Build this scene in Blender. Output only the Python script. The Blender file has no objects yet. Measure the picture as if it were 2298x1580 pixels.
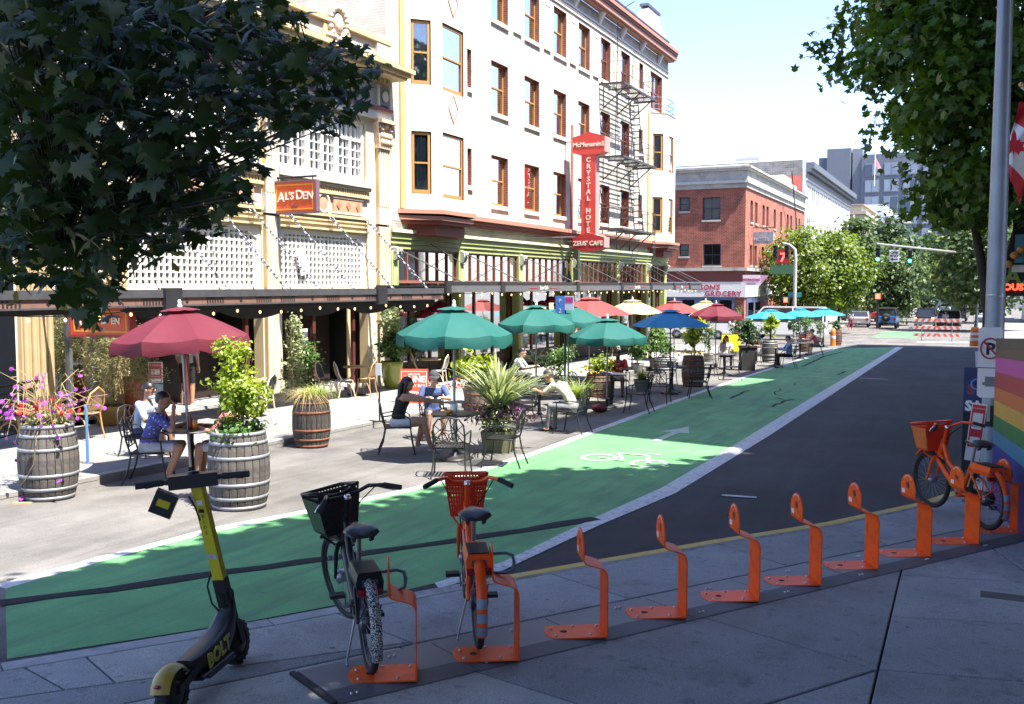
import bpy, bmesh, math, random
import numpy as np
from mathutils import Vector, Matrix
random.seed(7); RNG = np.random.default_rng(7)
SC = bpy.context.scene
COL = SC.collection
FPX, PCX, PCY, CAMZ, SLOPE = 2200., 1149., 790., 2.5, .017      # focal length in pixels of a 2298 px wide picture
PITCH = math.atan(150/FPX); YAW = math.atan(1036*math.cos(PITCH)/FPX)
_hf = Vector((-math.sin(YAW), math.cos(YAW), 0)); RT = Vector((math.cos(YAW), math.sin(YAW), 0)); _u = Vector((0, 0, 1))
FW = _hf*math.cos(PITCH)-_u*math.sin(PITCH); UP = _hf*math.sin(PITCH)+_u*math.cos(PITCH)
cam = bpy.data.cameras.new('camera'); co = bpy.data.objects.new('camera', cam); COL.objects.link(co)
cam.sensor_width = 36; cam.lens = 36*FPX/2298; cam.clip_start = .05; cam.clip_end = 3000
mw = Matrix((RT, UP, -FW)).transposed().to_4x4(); mw.translation = (0, 0, CAMZ); co.matrix_world = mw
SC.camera = co
SUNV = Vector((.47, -.10, 1)).normalized()                        # towards the sun
sun = bpy.data.lights.new('sun', 'SUN'); so = bpy.data.objects.new('sun', sun); COL.objects.link(so)
sun.energy = 5.0; sun.angle = math.radians(.53); sun.color = (1, .945, .86)
so.rotation_euler = SUNV.to_track_quat('Z', 'Y').to_euler(); so.location = (20, 5, 60)
W = bpy.data.worlds.new('World'); SC.world = W; W.use_nodes = True
_n = W.node_tree.nodes; _l = W.node_tree.links
sky = _n.new('ShaderNodeTexSky'); sky.sky_type = 'NISHITA'; sky.sun_disc = False
sky.sun_elevation = math.asin(SUNV.z); sky.sun_rotation = math.atan2(SUNV.x, SUNV.y)
sky.air_density = 1.0; sky.dust_density = .8; sky.ozone_density = 2.5; sky.altitude = 50
_tm = _n.new('ShaderNodeMix'); _tm.data_type = 'RGBA'; _tm.blend_type = 'MULTIPLY'; _tm.inputs[0].default_value = 1; _tm.inputs[7].default_value = (.95, .91, 1.01, 1)   # the photo's cool white balance
_l.new(sky.outputs[0], _tm.inputs[6]); _l.new(_tm.outputs[2], _n['Background'].inputs[0]); _n['Background'].inputs[1].default_value = .12
SC.view_settings.view_transform = 'Standard'; SC.view_settings.look = 'None'
SC.view_settings.exposure = 1.85; SC.view_settings.gamma = 1; SC.view_settings.use_curve_mapping = False
SC.cycles.max_bounces = 6; SC.cycles.transparent_max_bounces = 12; SC.cycles.diffuse_bounces = 3; SC.cycles.glossy_bounces = 3
SC.cycles.transmission_bounces = 4; SC.cycles.caustics_reflective = False; SC.cycles.caustics_refractive = False
SC.cycles.use_denoising = True
ROAD, WALK, FARWALK = -.06, .04, .07
def gz(y): return -SLOPE*y if y < 60 else -SLOPE*60-.011*(min(y,320)-60)   # the street falls away, less steeply past the terrace
def ray(px, py): return FW+RT*((px-PCX)/FPX)-UP*((py-PCY)/FPX)
def grd(px, py, h=0.):
    d = ray(px, py); t = (h-CAMZ)/(d.z+SLOPE*d.y)
    if t*d.y > 60: t = (h-SLOPE*60+.66-CAMZ)/(d.z+.011*d.y)
    return Vector((0, 0, CAMZ))+d*t
def onx(px, py, x):
    d = ray(px, py); return Vector((0, 0, CAMZ))+d*(x/d.x)
def ony(px, py, y):
    d = ray(px, py); return Vector((0, 0, CAMZ))+d*(y/d.y)
def scl(p): return FPX/((Vector(p)-Vector((0, 0, CAMZ))).dot(FW))   # photo pixels per metre there
class MB:
    def __init__(s): s.v = []; s.f = []; s.m = []; s.s = []
    def add(s, vs, fs, mi=0, sm=False):
        o = len(s.v); s.v += [tuple(p) for p in vs]
        for f in fs: s.f.append([i+o for i in f]); s.m.append(mi); s.s.append(sm)
    def face(s, pts, mi=0): s.add(pts, [range(len(pts))], mi)
    def box(s, x0, x1, y0, y1, z0, z1, mi=0, T=None):
        vs = [Vector(p) for p in ((x0,y0,z0),(x1,y0,z0),(x1,y1,z0),(x0,y1,z0),(x0,y0,z1),(x1,y0,z1),(x1,y1,z1),(x0,y1,z1))]
        if T is not None: vs = [T@p for p in vs]
        s.add(vs, [(0,3,2,1),(4,5,6,7),(0,1,5,4),(1,2,6,5),(2,3,7,6),(3,0,4,7)], mi)
    def cbox(s, c, d, mi=0, T=None):
        s.box(c[0]-d[0]/2, c[0]+d[0]/2, c[1]-d[1]/2, c[1]+d[1]/2, c[2]-d[2]/2, c[2]+d[2]/2, mi, T)
    def bar(s, a, b, w, h=None, mi=0, up=(0,0,1)):
        a = Vector(a); b = Vector(b); h = w if h is None else h; d = (b-a)
        if d.length < 1e-6: return
        d = d.normalized(); u = Vector(up)
        x = d.cross(u)
        if x.length < 1e-3: x = d.cross(Vector((1,0,0)))
        x.normalize(); y = x.cross(d).normalized()
        vs = [p+x*(sx*w/2)+y*(sy*h/2) for p in (a,b) for sx,sy in ((-1,-1),(1,-1),(1,1),(-1,1))]
        s.add(vs, [(0,1,2,3),(7,6,5,4),(0,4,5,1),(1,5,6,2),(2,6,7,3),(3,7,4,0)], mi)
    def tube(s, pts, r, n=8, mi=0, closed=False, caps=True, sm=True, flat=1.0):
        P = [Vector(p) for p in pts]; k = len(P)
        R = list(r) if hasattr(r, '__len__') else [r]*k
        vs = []; prev = None
        for i in range(k):
            if closed: t = P[(i+1)%k]-P[i-1]
            else: t = P[min(i+1,k-1)]-P[max(i-1,0)]
            if t.length < 1e-9: t = Vector((0,0,1))
            t.normalize()
            if prev is None:
                a = Vector((0,0,1)) if abs(t.z) < .9 else Vector((1,0,0))
                x = t.cross(a).normalized()
            else:
                x = prev-t*prev.dot(t)
                x = x.normalized() if x.length > 1e-6 else t.orthogonal().normalized()
            prev = x; y = t.cross(x)
            for j in range(n):
                an = 2*math.pi*j/n; vs.append(P[i]+x*(math.cos(an)*R[i])+y*(math.sin(an)*R[i]*flat))
        fs = []
        for i in range(k if closed else k-1):
            i2 = (i+1) % k
            for j in range(n): fs.append((i*n+j, i*n+(j+1)%n, i2*n+(j+1)%n, i2*n+j))
        s.add(vs, fs, mi, sm)
        if caps and not closed:
            s.add(vs[:n], [tuple(reversed(range(n)))], mi); s.add(vs[-n:], [tuple(range(n))], mi)
    def lathe(s, prof, n=16, c=(0,0,0), mi=0, T=None, sm=True, a0=0, a1=None):
        full = a1 is None; a1 = 2*math.pi if full else a1
        m = n if full else n+1; vs = []
        for r, z in prof:
            for j in range(m):
                an = a0+(a1-a0)*j/n; p = Vector((c[0]+r*math.cos(an), c[1]+r*math.sin(an), c[2]+z)); vs.append(T@p if T is not None else p)
        fs = []
        for i in range(len(prof)-1):
            for j in range(n):
                j2 = (j+1) % m if full else j+1
                fs.append((i*m+j, i*m+j2, (i+1)*m+j2, (i+1)*m+j))
        s.add(vs, fs, mi, sm)
    def disc(s, c, r, n=16, mi=0, T=None):
        vs = [Vector((c[0]+r*math.cos(2*math.pi*j/n), c[1]+r*math.sin(2*math.pi*j/n), c[2])) for j in range(n)]
        s.add([T@p for p in vs] if T is not None else vs, [tuple(range(n))], mi)
    def ext(s, poly, O, U, V, Wd, d0, d1, mi=0, mside=None):
        O = Vector(O); U = Vector(U); V = Vector(V); Wd = Vector(Wd); n = len(poly)
        vs = [O+U*a+V*b+Wd*d for d in (d0,d1) for a,b in poly]
        s.add(vs, [tuple(reversed(range(n))), tuple(range(n,2*n))], mi)
        s.add(vs, [(i,(i+1)%n,n+(i+1)%n,n+i) for i in range(n)], mi if mside is None else mside)
    def ell(s, c, r, n=10, k=7, mi=0, T=None, sm=True):
        prof = [(math.sin(math.pi*i/k), -math.cos(math.pi*i/k)) for i in range(k+1)]
        M4 = Matrix.Translation(c)@Matrix.Diagonal((r[0],r[1],r[2],1))
        s.lathe([(max(a,1e-3),b) for a,b in prof], n, (0,0,0), mi, (T@M4) if T is not None else M4, sm)
    def mesh(s, name, mats):
        me = bpy.data.meshes.new(name); me.from_pydata(s.v, [], s.f)
        for m in (mats if isinstance(mats,(list,tuple)) else [mats]): me.materials.append(m)
        if s.f:
            me.polygons.foreach_set('material_index', s.m); me.polygons.foreach_set('use_smooth', s.s)
        me.update()
        return me
    def build(s, name, mats, parent=None, world=False):
        me = s.mesh(name, mats); return link(name, me, parent, world)
def link(name, me, parent=None, world=False):
    o = bpy.data.objects.new(name, me); COL.objects.link(o)
    if parent is not None:
        o.parent = parent
        if world: o.matrix_parent_inverse = wmat(parent).inverted()
    return o
def wmat(o):
    m = o.matrix_parent_inverse@o.matrix_basis
    return wmat(o.parent)@m if o.parent is not None else m
def tag(o, label=None, cat=None, group=None, kind=None):
    if label: o['label'] = label
    if cat: o['category'] = cat
    if group: o['group'] = group
    if kind: o['kind'] = kind
    return o
def thing(name, label, cat, loc=(0,0,0), rz=0., group=None, s=1.):
    o = bpy.data.objects.new(name, None); COL.objects.link(o); o.empty_display_size = .2
    o.location = loc; o.rotation_euler = (0,0,rz)
    if s != 1.: o.scale = (s,s,s)
    return tag(o, label, cat, group)
KIDS = {}
def kids(o):
    return [c for c in COL.objects if c.parent == o]
def dup(root, loc, rz, label, group=None, s=None, tree=None):
    """copy of a thing with copies of its parts and sub-parts (meshes shared)"""
    tree = tree or snap(root)
    def rec(node, par):
        o, ch = node
        c = o.copy(); COL.objects.link(c)
        if par is not None: c.parent = par
        for n in ch: rec(n, c)
        return c
    r = rec(tree, None)
    r.location = loc; r.rotation_euler = (0,0,rz)
    if s is not None: r.scale = (s,s,s)
    r['label'] = label
    if group: r['group'] = group
    return r
def snap(root):
    ch = {}
    for o in COL.objects:
        if o.parent is not None: ch.setdefault(o.parent, []).append(o)
    def rec(o): return (o, [rec(c) for c in ch.get(o, [])])
    return rec(root)
def text(s, size, O, U, V, mat_, name='lettering', parent=None, depth=.01, align='CENTER', world=True, shear=0, space=1.0, bold=0.):
    """flat lettering on a plane: O centre of the baseline, U reading direction, V up"""
    cu = bpy.data.curves.new('lettering', 'FONT'); cu.body = s; cu.size = size; cu.align_x = align; cu.extrude = depth; cu.shear = shear
    cu.space_character = space; cu.resolution_u = 2; cu.offset = bold
    to = bpy.data.objects.new('lettering', cu); COL.objects.link(to)
    dg = bpy.context.evaluated_depsgraph_get()
    me = bpy.data.meshes.new_from_object(to.evaluated_get(dg)); bpy.data.objects.remove(to); bpy.data.curves.remove(cu)
    U = Vector(U).normalized(); V = Vector(V).normalized(); N = U.cross(V)
    m = Matrix((U,V,N)).transposed().to_4x4(); m.translation = Vector(O)
    me.transform(m); me.materials.clear(); me.materials.append(mat_)
    return link(name, me, parent, world)
MATS = {}
def mat(name, col, rough=.6, metal=0., var=.12, scale=6., bump=0., bscale=40., spec=.5, dirt=None, dscale=2., emis=None, estr=0., coat=0., objrand=0.):
    if name in MATS: return MATS[name]
    m = bpy.data.materials.new(name); m.use_nodes = True; MATS[name] = m
    nt = m.node_tree; b = nt.nodes['Principled BSDF']; L = nt.links.new
    b.inputs['Roughness'].default_value = rough; b.inputs['Metallic'].default_value = metal; b.inputs['Specular IOR Level'].default_value = spec
    if coat: b.inputs['Coat Weight'].default_value = coat; b.inputs['Coat Roughness'].default_value = .08
    c = (*col[:3], 1)
    tc = nt.nodes.new('ShaderNodeTexCoord')
    if var or objrand:
        no = nt.nodes.new('ShaderNodeTexNoise'); no.inputs['Scale'].default_value = scale; no.inputs['Detail'].default_value = 6; L(tc.outputs['Object'], no.inputs['Vector'])
        mr = nt.nodes.new('ShaderNodeMapRange'); mr.inputs[1].default_value = .25; mr.inputs[2].default_value = .75
        mr.inputs[3].default_value = 1-var; mr.inputs[4].default_value = 1+var; L(no.outputs['Fac'], mr.inputs[0])
        hs = nt.nodes.new('ShaderNodeHueSaturation'); hs.inputs['Color'].default_value = c
        if objrand:
            oi = nt.nodes.new('ShaderNodeObjectInfo'); m2 = nt.nodes.new('ShaderNodeMapRange'); m2.inputs[3].default_value = 1-objrand; m2.inputs[4].default_value = 1+objrand
            L(oi.outputs['Random'], m2.inputs[0]); mm = nt.nodes.new('ShaderNodeMath'); mm.operation = 'MULTIPLY'; L(mr.outputs[0], mm.inputs[0]); L(m2.outputs[0], mm.inputs[1]); L(mm.outputs[0], hs.inputs['Value'])
        else: L(mr.outputs[0], hs.inputs['Value'])
        out = hs.outputs[0]
        if dirt:
            n2 = nt.nodes.new('ShaderNodeTexNoise'); n2.inputs['Scale'].default_value = dscale; n2.inputs['Detail'].default_value = 8; n2.inputs['Roughness'].default_value = .7; L(tc.outputs['Object'], n2.inputs['Vector'])
            r2 = nt.nodes.new('ShaderNodeMapRange'); r2.inputs[1].default_value = .5; r2.inputs[2].default_value = .72; L(n2.outputs['Fac'], r2.inputs[0])
            mx = nt.nodes.new('ShaderNodeMix'); mx.data_type = 'RGBA'; L(r2.outputs[0], mx.inputs[0]); L(out, mx.inputs[6]); mx.inputs[7].default_value = (*dirt, 1); out = mx.outputs[2]
        L(out, b.inputs['Base Color'])
    else: b.inputs['Base Color'].default_value = c
    if bump:
        n3 = nt.nodes.new('ShaderNodeTexNoise'); n3.inputs['Scale'].default_value = bscale; n3.inputs['Detail'].default_value = 4; L(tc.outputs['Object'], n3.inputs['Vector'])
        bp = nt.nodes.new('ShaderNodeBump'); bp.inputs['Strength'].default_value = bump; bp.inputs['Distance'].default_value = .01; L(n3.outputs['Fac'], bp.inputs['Height']); L(bp.outputs[0], b.inputs['Normal'])
    if emis: b.inputs['Emission Color'].default_value = (*emis, 1); b.inputs['Emission Strength'].default_value = estr
    return m
def brickmat(name, c1, c2, mortar, axis='Y', bw=.21, bh=.075, rough=.85):
    """bricks laid on a wall whose length runs along world X or Y"""
    if name in MATS: return MATS[name]
    m = bpy.data.materials.new(name); m.use_nodes = True; MATS[name] = m; nt = m.node_tree; L = nt.links.new; b = nt.nodes['Principled BSDF']
    b.inputs['Roughness'].default_value = rough
    ge = nt.nodes.new('ShaderNodeNewGeometry'); sp = nt.nodes.new('ShaderNodeSeparateXYZ'); L(ge.outputs['Position'], sp.inputs[0])
    cb = nt.nodes.new('ShaderNodeCombineXYZ'); L(sp.outputs[axis], cb.inputs[0]); L(sp.outputs['Z'], cb.inputs[1])
    br = nt.nodes.new('ShaderNodeTexBrick'); br.inputs['Color1'].default_value = (*c1,1); br.inputs['Color2'].default_value = (*c2,1); br.inputs['Mortar'].default_value = (*mortar,1)
    br.inputs['Scale'].default_value = 1; br.inputs['Brick Width'].default_value = bw; br.inputs['Row Height'].default_value = bh; br.inputs['Mortar Size'].default_value = .008; br.inputs['Mortar Smooth'].default_value = .2
    L(cb.outputs[0], br.inputs['Vector'])
    no = nt.nodes.new('ShaderNodeTexNoise'); no.inputs['Scale'].default_value = 1.3; no.inputs['Detail'].default_value = 8; L(ge.outputs['Position'], no.inputs['Vector'])
    mr = nt.nodes.new('ShaderNodeMapRange'); mr.inputs[1].default_value = .3; mr.inputs[2].default_value = .7; mr.inputs[3].default_value = .72; mr.inputs[4].default_value = 1.22; L(no.outputs['Fac'], mr.inputs[0])
    hs = nt.nodes.new('ShaderNodeHueSaturation'); L(br.outputs['Color'], hs.inputs['Color']); L(mr.outputs[0], hs.inputs['Value']); L(hs.outputs[0], b.inputs['Base Color'])
    bp = nt.nodes.new('ShaderNodeBump'); bp.inputs['Strength'].default_value = .5; bp.inputs['Distance'].default_value = .008; bp.invert = True; L(br.outputs['Fac'], bp.inputs['Height']); L(bp.outputs[0], b.inputs['Normal'])
    return m
def leafmat(name, col, col2, trans=.35, rough=.45, spec=.5, vscale=1.5):
    if name in MATS: return MATS[name]
    m = bpy.data.materials.new(name); m.use_nodes = True; MATS[name] = m; nt = m.node_tree; L = nt.links.new; b = nt.nodes['Principled BSDF']
    b.inputs['Roughness'].default_value = rough; b.inputs['Specular IOR Level'].default_value = spec
    ge = nt.nodes.new('ShaderNodeNewGeometry')
    mx = nt.nodes.new('ShaderNodeMix'); mx.data_type = 'RGBA'; mx.inputs[6].default_value = (*col,1); mx.inputs[7].default_value = (*col2,1)
    no = nt.nodes.new('ShaderNodeTexNoise'); no.inputs['Scale'].default_value = vscale; no.inputs['Detail'].default_value = 5; L(ge.outputs['Position'], no.inputs['Vector'])
    ad = nt.nodes.new('ShaderNodeMath'); ad.operation = 'ADD'; ad.use_clamp = True
    m1 = nt.nodes.new('ShaderNodeMapRange'); m1.inputs[1].default_value = .3; m1.inputs[2].default_value = .7; m1.inputs[3].default_value = -.2; m1.inputs[4].default_value = .7; L(no.outputs['Fac'], m1.inputs[0])
    m2 = nt.nodes.new('ShaderNodeMath'); m2.operation = 'MULTIPLY'; m2.inputs[1].default_value = .5; L(ge.outputs['Random Per Island'], m2.inputs[0])
    L(m1.outputs[0], ad.inputs[0]); L(m2.outputs[0], ad.inputs[1]); L(ad.outputs[0], mx.inputs[0]); L(mx.outputs[2], b.inputs['Base Color'])
    tr = nt.nodes.new('ShaderNodeBsdfTranslucent')
    hs = nt.nodes.new('ShaderNodeHueSaturation'); hs.inputs['Hue'].default_value = .485; hs.inputs['Saturation'].default_value = 1.15; hs.inputs['Value'].default_value = 1.7; L(mx.outputs[2], hs.inputs['Color']); L(hs.outputs[0], tr.inputs['Color'])
    ms = nt.nodes.new('ShaderNodeMixShader'); ms.inputs[0].default_value = trans; L(b.outputs[0], ms.inputs[1]); L(tr.outputs[0], ms.inputs[2]); L(ms.outputs[0], nt.nodes['Material Output'].inputs['Surface'])
    return m
def glassmat(name, tint=(.55,.6,.62), refl=.12, rough=.02, ior=1.6):
    if name in MATS: return MATS[name]
    m = bpy.data.materials.new(name); m.use_nodes = True; MATS[name] = m; nt = m.node_tree; L = nt.links.new
    nt.nodes.remove(nt.nodes['Principled BSDF'])
    t = nt.nodes.new('ShaderNodeBsdfTransparent'); t.inputs[0].default_value = (*tint,1)
    g = nt.nodes.new('ShaderNodeBsdfGlossy'); g.inputs['Roughness'].default_value = rough
    no = nt.nodes.new('ShaderNodeTexNoise'); no.inputs['Scale'].default_value = .9; bp = nt.nodes.new('ShaderNodeBump'); bp.inputs['Strength'].default_value = .15; bp.inputs['Distance'].default_value = .02
    tc = nt.nodes.new('ShaderNodeTexCoord'); L(tc.outputs['Object'], no.inputs['Vector']); L(no.outputs['Fac'], bp.inputs['Height']); L(bp.outputs[0], g.inputs['Normal'])
    f = nt.nodes.new('ShaderNodeFresnel'); f.inputs[0].default_value = ior
    a = nt.nodes.new('ShaderNodeMath'); a.operation = 'ADD'; a.use_clamp = True; a.inputs[1].default_value = refl; L(f.outputs[0], a.inputs[0])
    ms = nt.nodes.new('ShaderNodeMixShader'); L(a.outputs[0], ms.inputs[0]); L(t.outputs[0], ms.inputs[1]); L(g.outputs[0], ms.inputs[2]); L(ms.outputs[0], nt.nodes['Material Output'].inputs['Surface'])
    return m
WHITEP = mat('white_paint', (.78,.76,.70), .6, var=.04, scale=2)
CREAM = mat('cream_paint', (.72,.60,.42), .6, var=.05, scale=2)
CREAML = mat('pale_cream_paint', (.74,.68,.55), .6, var=.05, scale=2)
TAN = mat('tan_shaded_return', (.52,.37,.17), .6, var=.06, scale=3)  # cream as it looks on shaded returns, shade put into the colour
GOLD = mat('ochre_frame_paint', (.42,.22,.065), .5, var=.06)
RUST = mat('rust_red_paint', (.28,.07,.045), .55, var=.08)
SALMON = mat('salmon_trim_paint', (.42,.20,.14), .55, var=.06)
LIME = mat('lime_green_paint', (.37,.42,.16), .55, var=.06)
BLACK = mat('black_metal', (.015,.015,.017), .45, var=.1, spec=.4)
BLACKM = mat('black_matte', (.02,.02,.022), .8, var=.15)
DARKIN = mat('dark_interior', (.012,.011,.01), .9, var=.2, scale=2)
STEEL = mat('grey_steel', (.36,.37,.39), .4, metal=.8, var=.1)
CHROME = mat('bright_metal', (.7,.7,.72), .18, metal=1., var=0)
ZINC = mat('galvanised_pole', (.27,.31,.38), .42, metal=.35, var=.12, scale=4)
GLASS = glassmat('window_glass',(.86,.89,.9),.17); GLASSD = glassmat('dark_glass', (.20,.22,.23), .02, .03, 1.22)
CURT = mat('white_curtain', (.72,.72,.74), .9, var=.06, scale=9)
CONC = mat('concrete', (.30,.30,.29), .85, var=.12, scale=5, bump=.2)
YELLOWP = mat('yellow_paint', (.60,.42,.04), .6, var=.2, scale=7)
def road_mat():
    m = bpy.data.materials.new('asphalt'); m.use_nodes = True; nt = m.node_tree; L = nt.links.new; b = nt.nodes['Principled BSDF']
    ge = nt.nodes.new('ShaderNodeNewGeometry'); P = ge.outputs['Position']
    def noise(s, d=8, r=.6, dist=0, vec=None):
        n = nt.nodes.new('ShaderNodeTexNoise'); n.inputs['Scale'].default_value = s; n.inputs['Detail'].default_value = d; n.inputs['Roughness'].default_value = r; n.inputs['Distortion'].default_value = dist; L(vec or P, n.inputs['Vector']); return n.outputs['Fac']
    def rng(x, a, b_, c, d):
        n = nt.nodes.new('ShaderNodeMapRange'); n.inputs[1].default_value = a; n.inputs[2].default_value = b_; n.inputs[3].default_value = c; n.inputs[4].default_value = d; L(x, n.inputs[0]); return n.outputs[0]
    def mul(a, c):
        n = nt.nodes.new('ShaderNodeMath'); n.operation = 'MULTIPLY'; L(a, n.inputs[0]); L(c, n.inputs[1]); return n.outputs[0]
    mp = nt.nodes.new('ShaderNodeMapping'); mp.inputs['Scale'].default_value = (1.6,.16,1); mp.inputs['Rotation'].default_value = (0,0,.25); L(P, mp.inputs[0])
    v = mul(mul(rng(noise(.55,7,.65), .3,.7,.62,1.4), rng(noise(90,2), .2,.8,.62,1.4)), rng(noise(1.1,6,.6,1.2,mp.outputs[0]), .35,.65,.84,1.16))
    v = mul(v, rng(noise(28,3), .62,.72,1.0,.7))
    sx = nt.nodes.new('ShaderNodeSeparateXYZ'); L(P, sx.inputs[0])
    sun_fac = rng(sx.outputs['X'], -6.9, -5.8, 1.0, 0.0)          # sunlight painted in: paler asphalt beside the walk, darker in the shaded lane
    wy = rng(sx.outputs['Y'], 61, 63.5, 0.0, 1.0); w2 = nt.nodes.new('ShaderNodeMath'); w2.operation = 'MAXIMUM'; L(sun_fac, w2.inputs[0]); L(wy, w2.inputs[1]); sun_fac = w2.outputs[0]   # the sunlit crossing is painted paler too
    mx = nt.nodes.new('ShaderNodeMix'); mx.data_type = 'RGBA'; mx.inputs[6].default_value = (.033,.034,.037,1); mx.inputs[7].default_value = (.122,.116,.108,1); L(sun_fac, mx.inputs[0])
    hs = nt.nodes.new('ShaderNodeHueSaturation'); L(mx.outputs[2], hs.inputs['Color']); L(v, hs.inputs['Value']); L(hs.outputs[0], b.inputs['Base Color'])
    b.inputs['Roughness'].default_value = .85; b.inputs['Specular IOR Level'].default_value = .3
    bp = nt.nodes.new('ShaderNodeBump'); bp.inputs['Strength'].default_value = .5; bp.inputs['Distance'].default_value = .006; L(noise(120,3), bp.inputs['Height']); L(bp.outputs[0], b.inputs['Normal'])
    return m
ASPH = road_mat()
GROUNDM = mat('far_ground', (.13,.13,.12), .9, var=.15, scale=.2)
def sheet(name, pts, h, m, kind='structure', parent=None):
    mb = MB(); mb.face([(p[0], p[1], gz(p[1])+h) for p in pts]); o = mb.build(name, m, parent)
    if kind: o['kind'] = kind
    return o
g_ = MB(); g_.add([(x,y,gz(y)-.35) for y in (-300,60,320,2600) for x in (-900,900)], [(0,1,3,2),(2,3,5,4),(4,5,7,6)])
tag(g_.build('ground', GROUNDM), kind='structure')
r_ = MB(); ys = [-30,0,10,20,40,60,80,120,200,320]
for a, b in zip(ys[:-1], ys[1:]): r_.face([(-60,a,gz(a)+ROAD),(40,a,gz(a)+ROAD),(40,b,gz(b)+ROAD),(-60,b,gz(b)+ROAD)])
road = tag(r_.build('road', ASPH), kind='structure')
def slabmat(name, col, var=.14):
    m = mat(name, col, .82, var=var, scale=1.6, bump=.6, bscale=110, objrand=.18, dirt=tuple(c*.66 for c in col), dscale=1.4, spec=.3)
    nt = m.node_tree; L = nt.links.new; b = nt.nodes['Principled BSDF']; src = b.inputs['Base Color'].links[0].from_socket; ge = nt.nodes.new('ShaderNodeNewGeometry')
    for kind, sc, a, c, k in (('V',2.3,.035,.05,.45),('N',170,.42,.62,1.35),('N',9,.30,.42,.72)):   # gum spots, aggregate, stains
        if kind == 'V': n = nt.nodes.new('ShaderNodeTexVoronoi'); o = n.outputs['Distance']
        else: n = nt.nodes.new('ShaderNodeTexNoise'); n.inputs['Detail'].default_value = 5; o = n.outputs['Fac']
        n.inputs['Scale'].default_value = sc; L(ge.outputs['Position'], n.inputs['Vector'])
        r = nt.nodes.new('ShaderNodeMapRange'); r.inputs[1].default_value = a; r.inputs[2].default_value = c; r.inputs[3].default_value = k if k < 1 else .72; r.inputs[4].default_value = 1 if k < 1 else k; L(o, r.inputs[0])
        h = nt.nodes.new('ShaderNodeHueSaturation'); L(src, h.inputs['Color']); L(r.outputs[0], h.inputs['Value']); src = h.outputs[0]
    L(src, b.inputs['Base Color'])
    return m
SLAB = slabmat('sidewalk_concrete', (.265,.275,.285)); SLABP = slabmat('pale_sidewalk_concrete', (.37,.37,.355)); SLABF = slabmat('far_sidewalk_concrete', (.235,.23,.218))
KERBM = mat('kerb_concrete', (.30,.30,.305), .85, var=.2, scale=6, bump=.3, dirt=(.12,.12,.12), dscale=5)
def clip(poly, p, q, keep):
    """part of a polygon on one side of the line p-q"""
    nx, ny = -(q[1]-p[1]), q[0]-p[0]; out = []
    sd = lambda a: (nx*(a[0]-p[0])+ny*(a[1]-p[1]))*keep
    for i in range(len(poly)):
        a, b = poly[i-1], poly[i]; sa, sb = sd(a), sd(b)
        if (sa >= 0) != (sb >= 0):
            t = sa/(sa-sb); out.append((a[0]+(b[0]-a[0])*t, a[1]+(b[1]-a[1])*t))
        if sb >= 0: out.append(b)
    return out
def area(p): return .5*sum(p[i-1][0]*p[i][1]-p[i][0]*p[i-1][1] for i in range(len(p)))
def inset(poly, d):
    """shrink a polygon by mitred offsets (works for concave slabs too)"""
    if area(poly) < 0: poly = poly[::-1]
    q = [p for i, p in enumerate(poly) if (Vector(p)-Vector(poly[i-1])).length > .012]
    n = len(q); out = []
    for i in range(n):
        a, b, c = Vector(q[i-1]), Vector(q[i]), Vector(q[(i+1)%n]); e1 = (b-a).normalized(); e2 = (c-b).normalized()
        n1 = Vector((-e1.y, e1.x)); n2 = Vector((-e2.y, e2.x)); m = n1+n2
        k = m.length_squared
        off = m*(2/k) if k > .15 else n1
        out.append(tuple(b+off*d))
    return out
def inside(poly, p):
    r = False
    for i in range(len(poly)):
        (x1,y1),(x2,y2) = poly[i-1], poly[i]
        if (y1 > p[1]) != (y2 > p[1]) and p[0] < (x2-x1)*(p[1]-y1)/(y2-y1)+x1: r = not r
    return r
def slab(poly, h, m, parent, name='paving_slab', gap=.008, th=.12):
    if abs(area(poly)) < .01: return
    pl = inset(poly, gap)
    if len(pl) < 3: return
    ch = inset(pl, .006)
    mb = MB()
    if len(ch) == len(pl):
        n = len(pl); vs = [(x,y,gz(y)+h-th) for x,y in pl]+[(x,y,gz(y)+h-.005) for x,y in pl]+[(x,y,gz(y)+h) for x,y in ch]
        fs = [(i,(i+1)%n,n+(i+1)%n,n+i) for i in range(n)]+[(n+i,n+(i+1)%n,2*n+(i+1)%n,2*n+i) for i in range(n)]+[tuple(range(2*n,3*n))]
        mb.add(vs, fs)
    else:
        n = len(pl); vs = [(x,y,gz(y)+h-th) for x,y in pl]+[(x,y,gz(y)+h) for x,y in pl]
        mb.add(vs, [(i,(i+1)%n,n+(i+1)%n,n+i) for i in range(n)]+[tuple(range(n,2*n))])
    return mb.build(name, m, parent)
def G2(px, py, h=0.): v = grd(px, py, h); return (v.x, v.y)
KL = [(-12.2,-6.6)]+[G2(*p,.0) for p in ((0,1500),(600,1400),(1080,1310),(1600,1220),(1850,1180),(2060,1135))]+[(-.05,14.3),(.12,17.5),(.16,24),(.16,56)]
base = MB(); base.face([(x,y,gz(y)+WALK-.05) for x,y in KL]+[(10,56,gz(56)+WALK-.05),(10,-9,gz(-9)+WALK-.05)])
walk = tag(base.build('sidewalk', mat('joint_grit', (.05,.05,.05), .95)), kind='structure')
KI = []                                                             # inner side of the kerb
for i, (x, y) in enumerate(KL):
    a = Vector(KL[max(i-1,0)]); b = Vector(KL[min(i+1,len(KL)-1)]); t = (b-a).normalized(); KI.append((x+t.y*.17, y-t.x*.17))
kerb = tag(MB().build('kerb', KERBM), kind='structure')
bpy.data.objects.remove(kerb)
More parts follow.
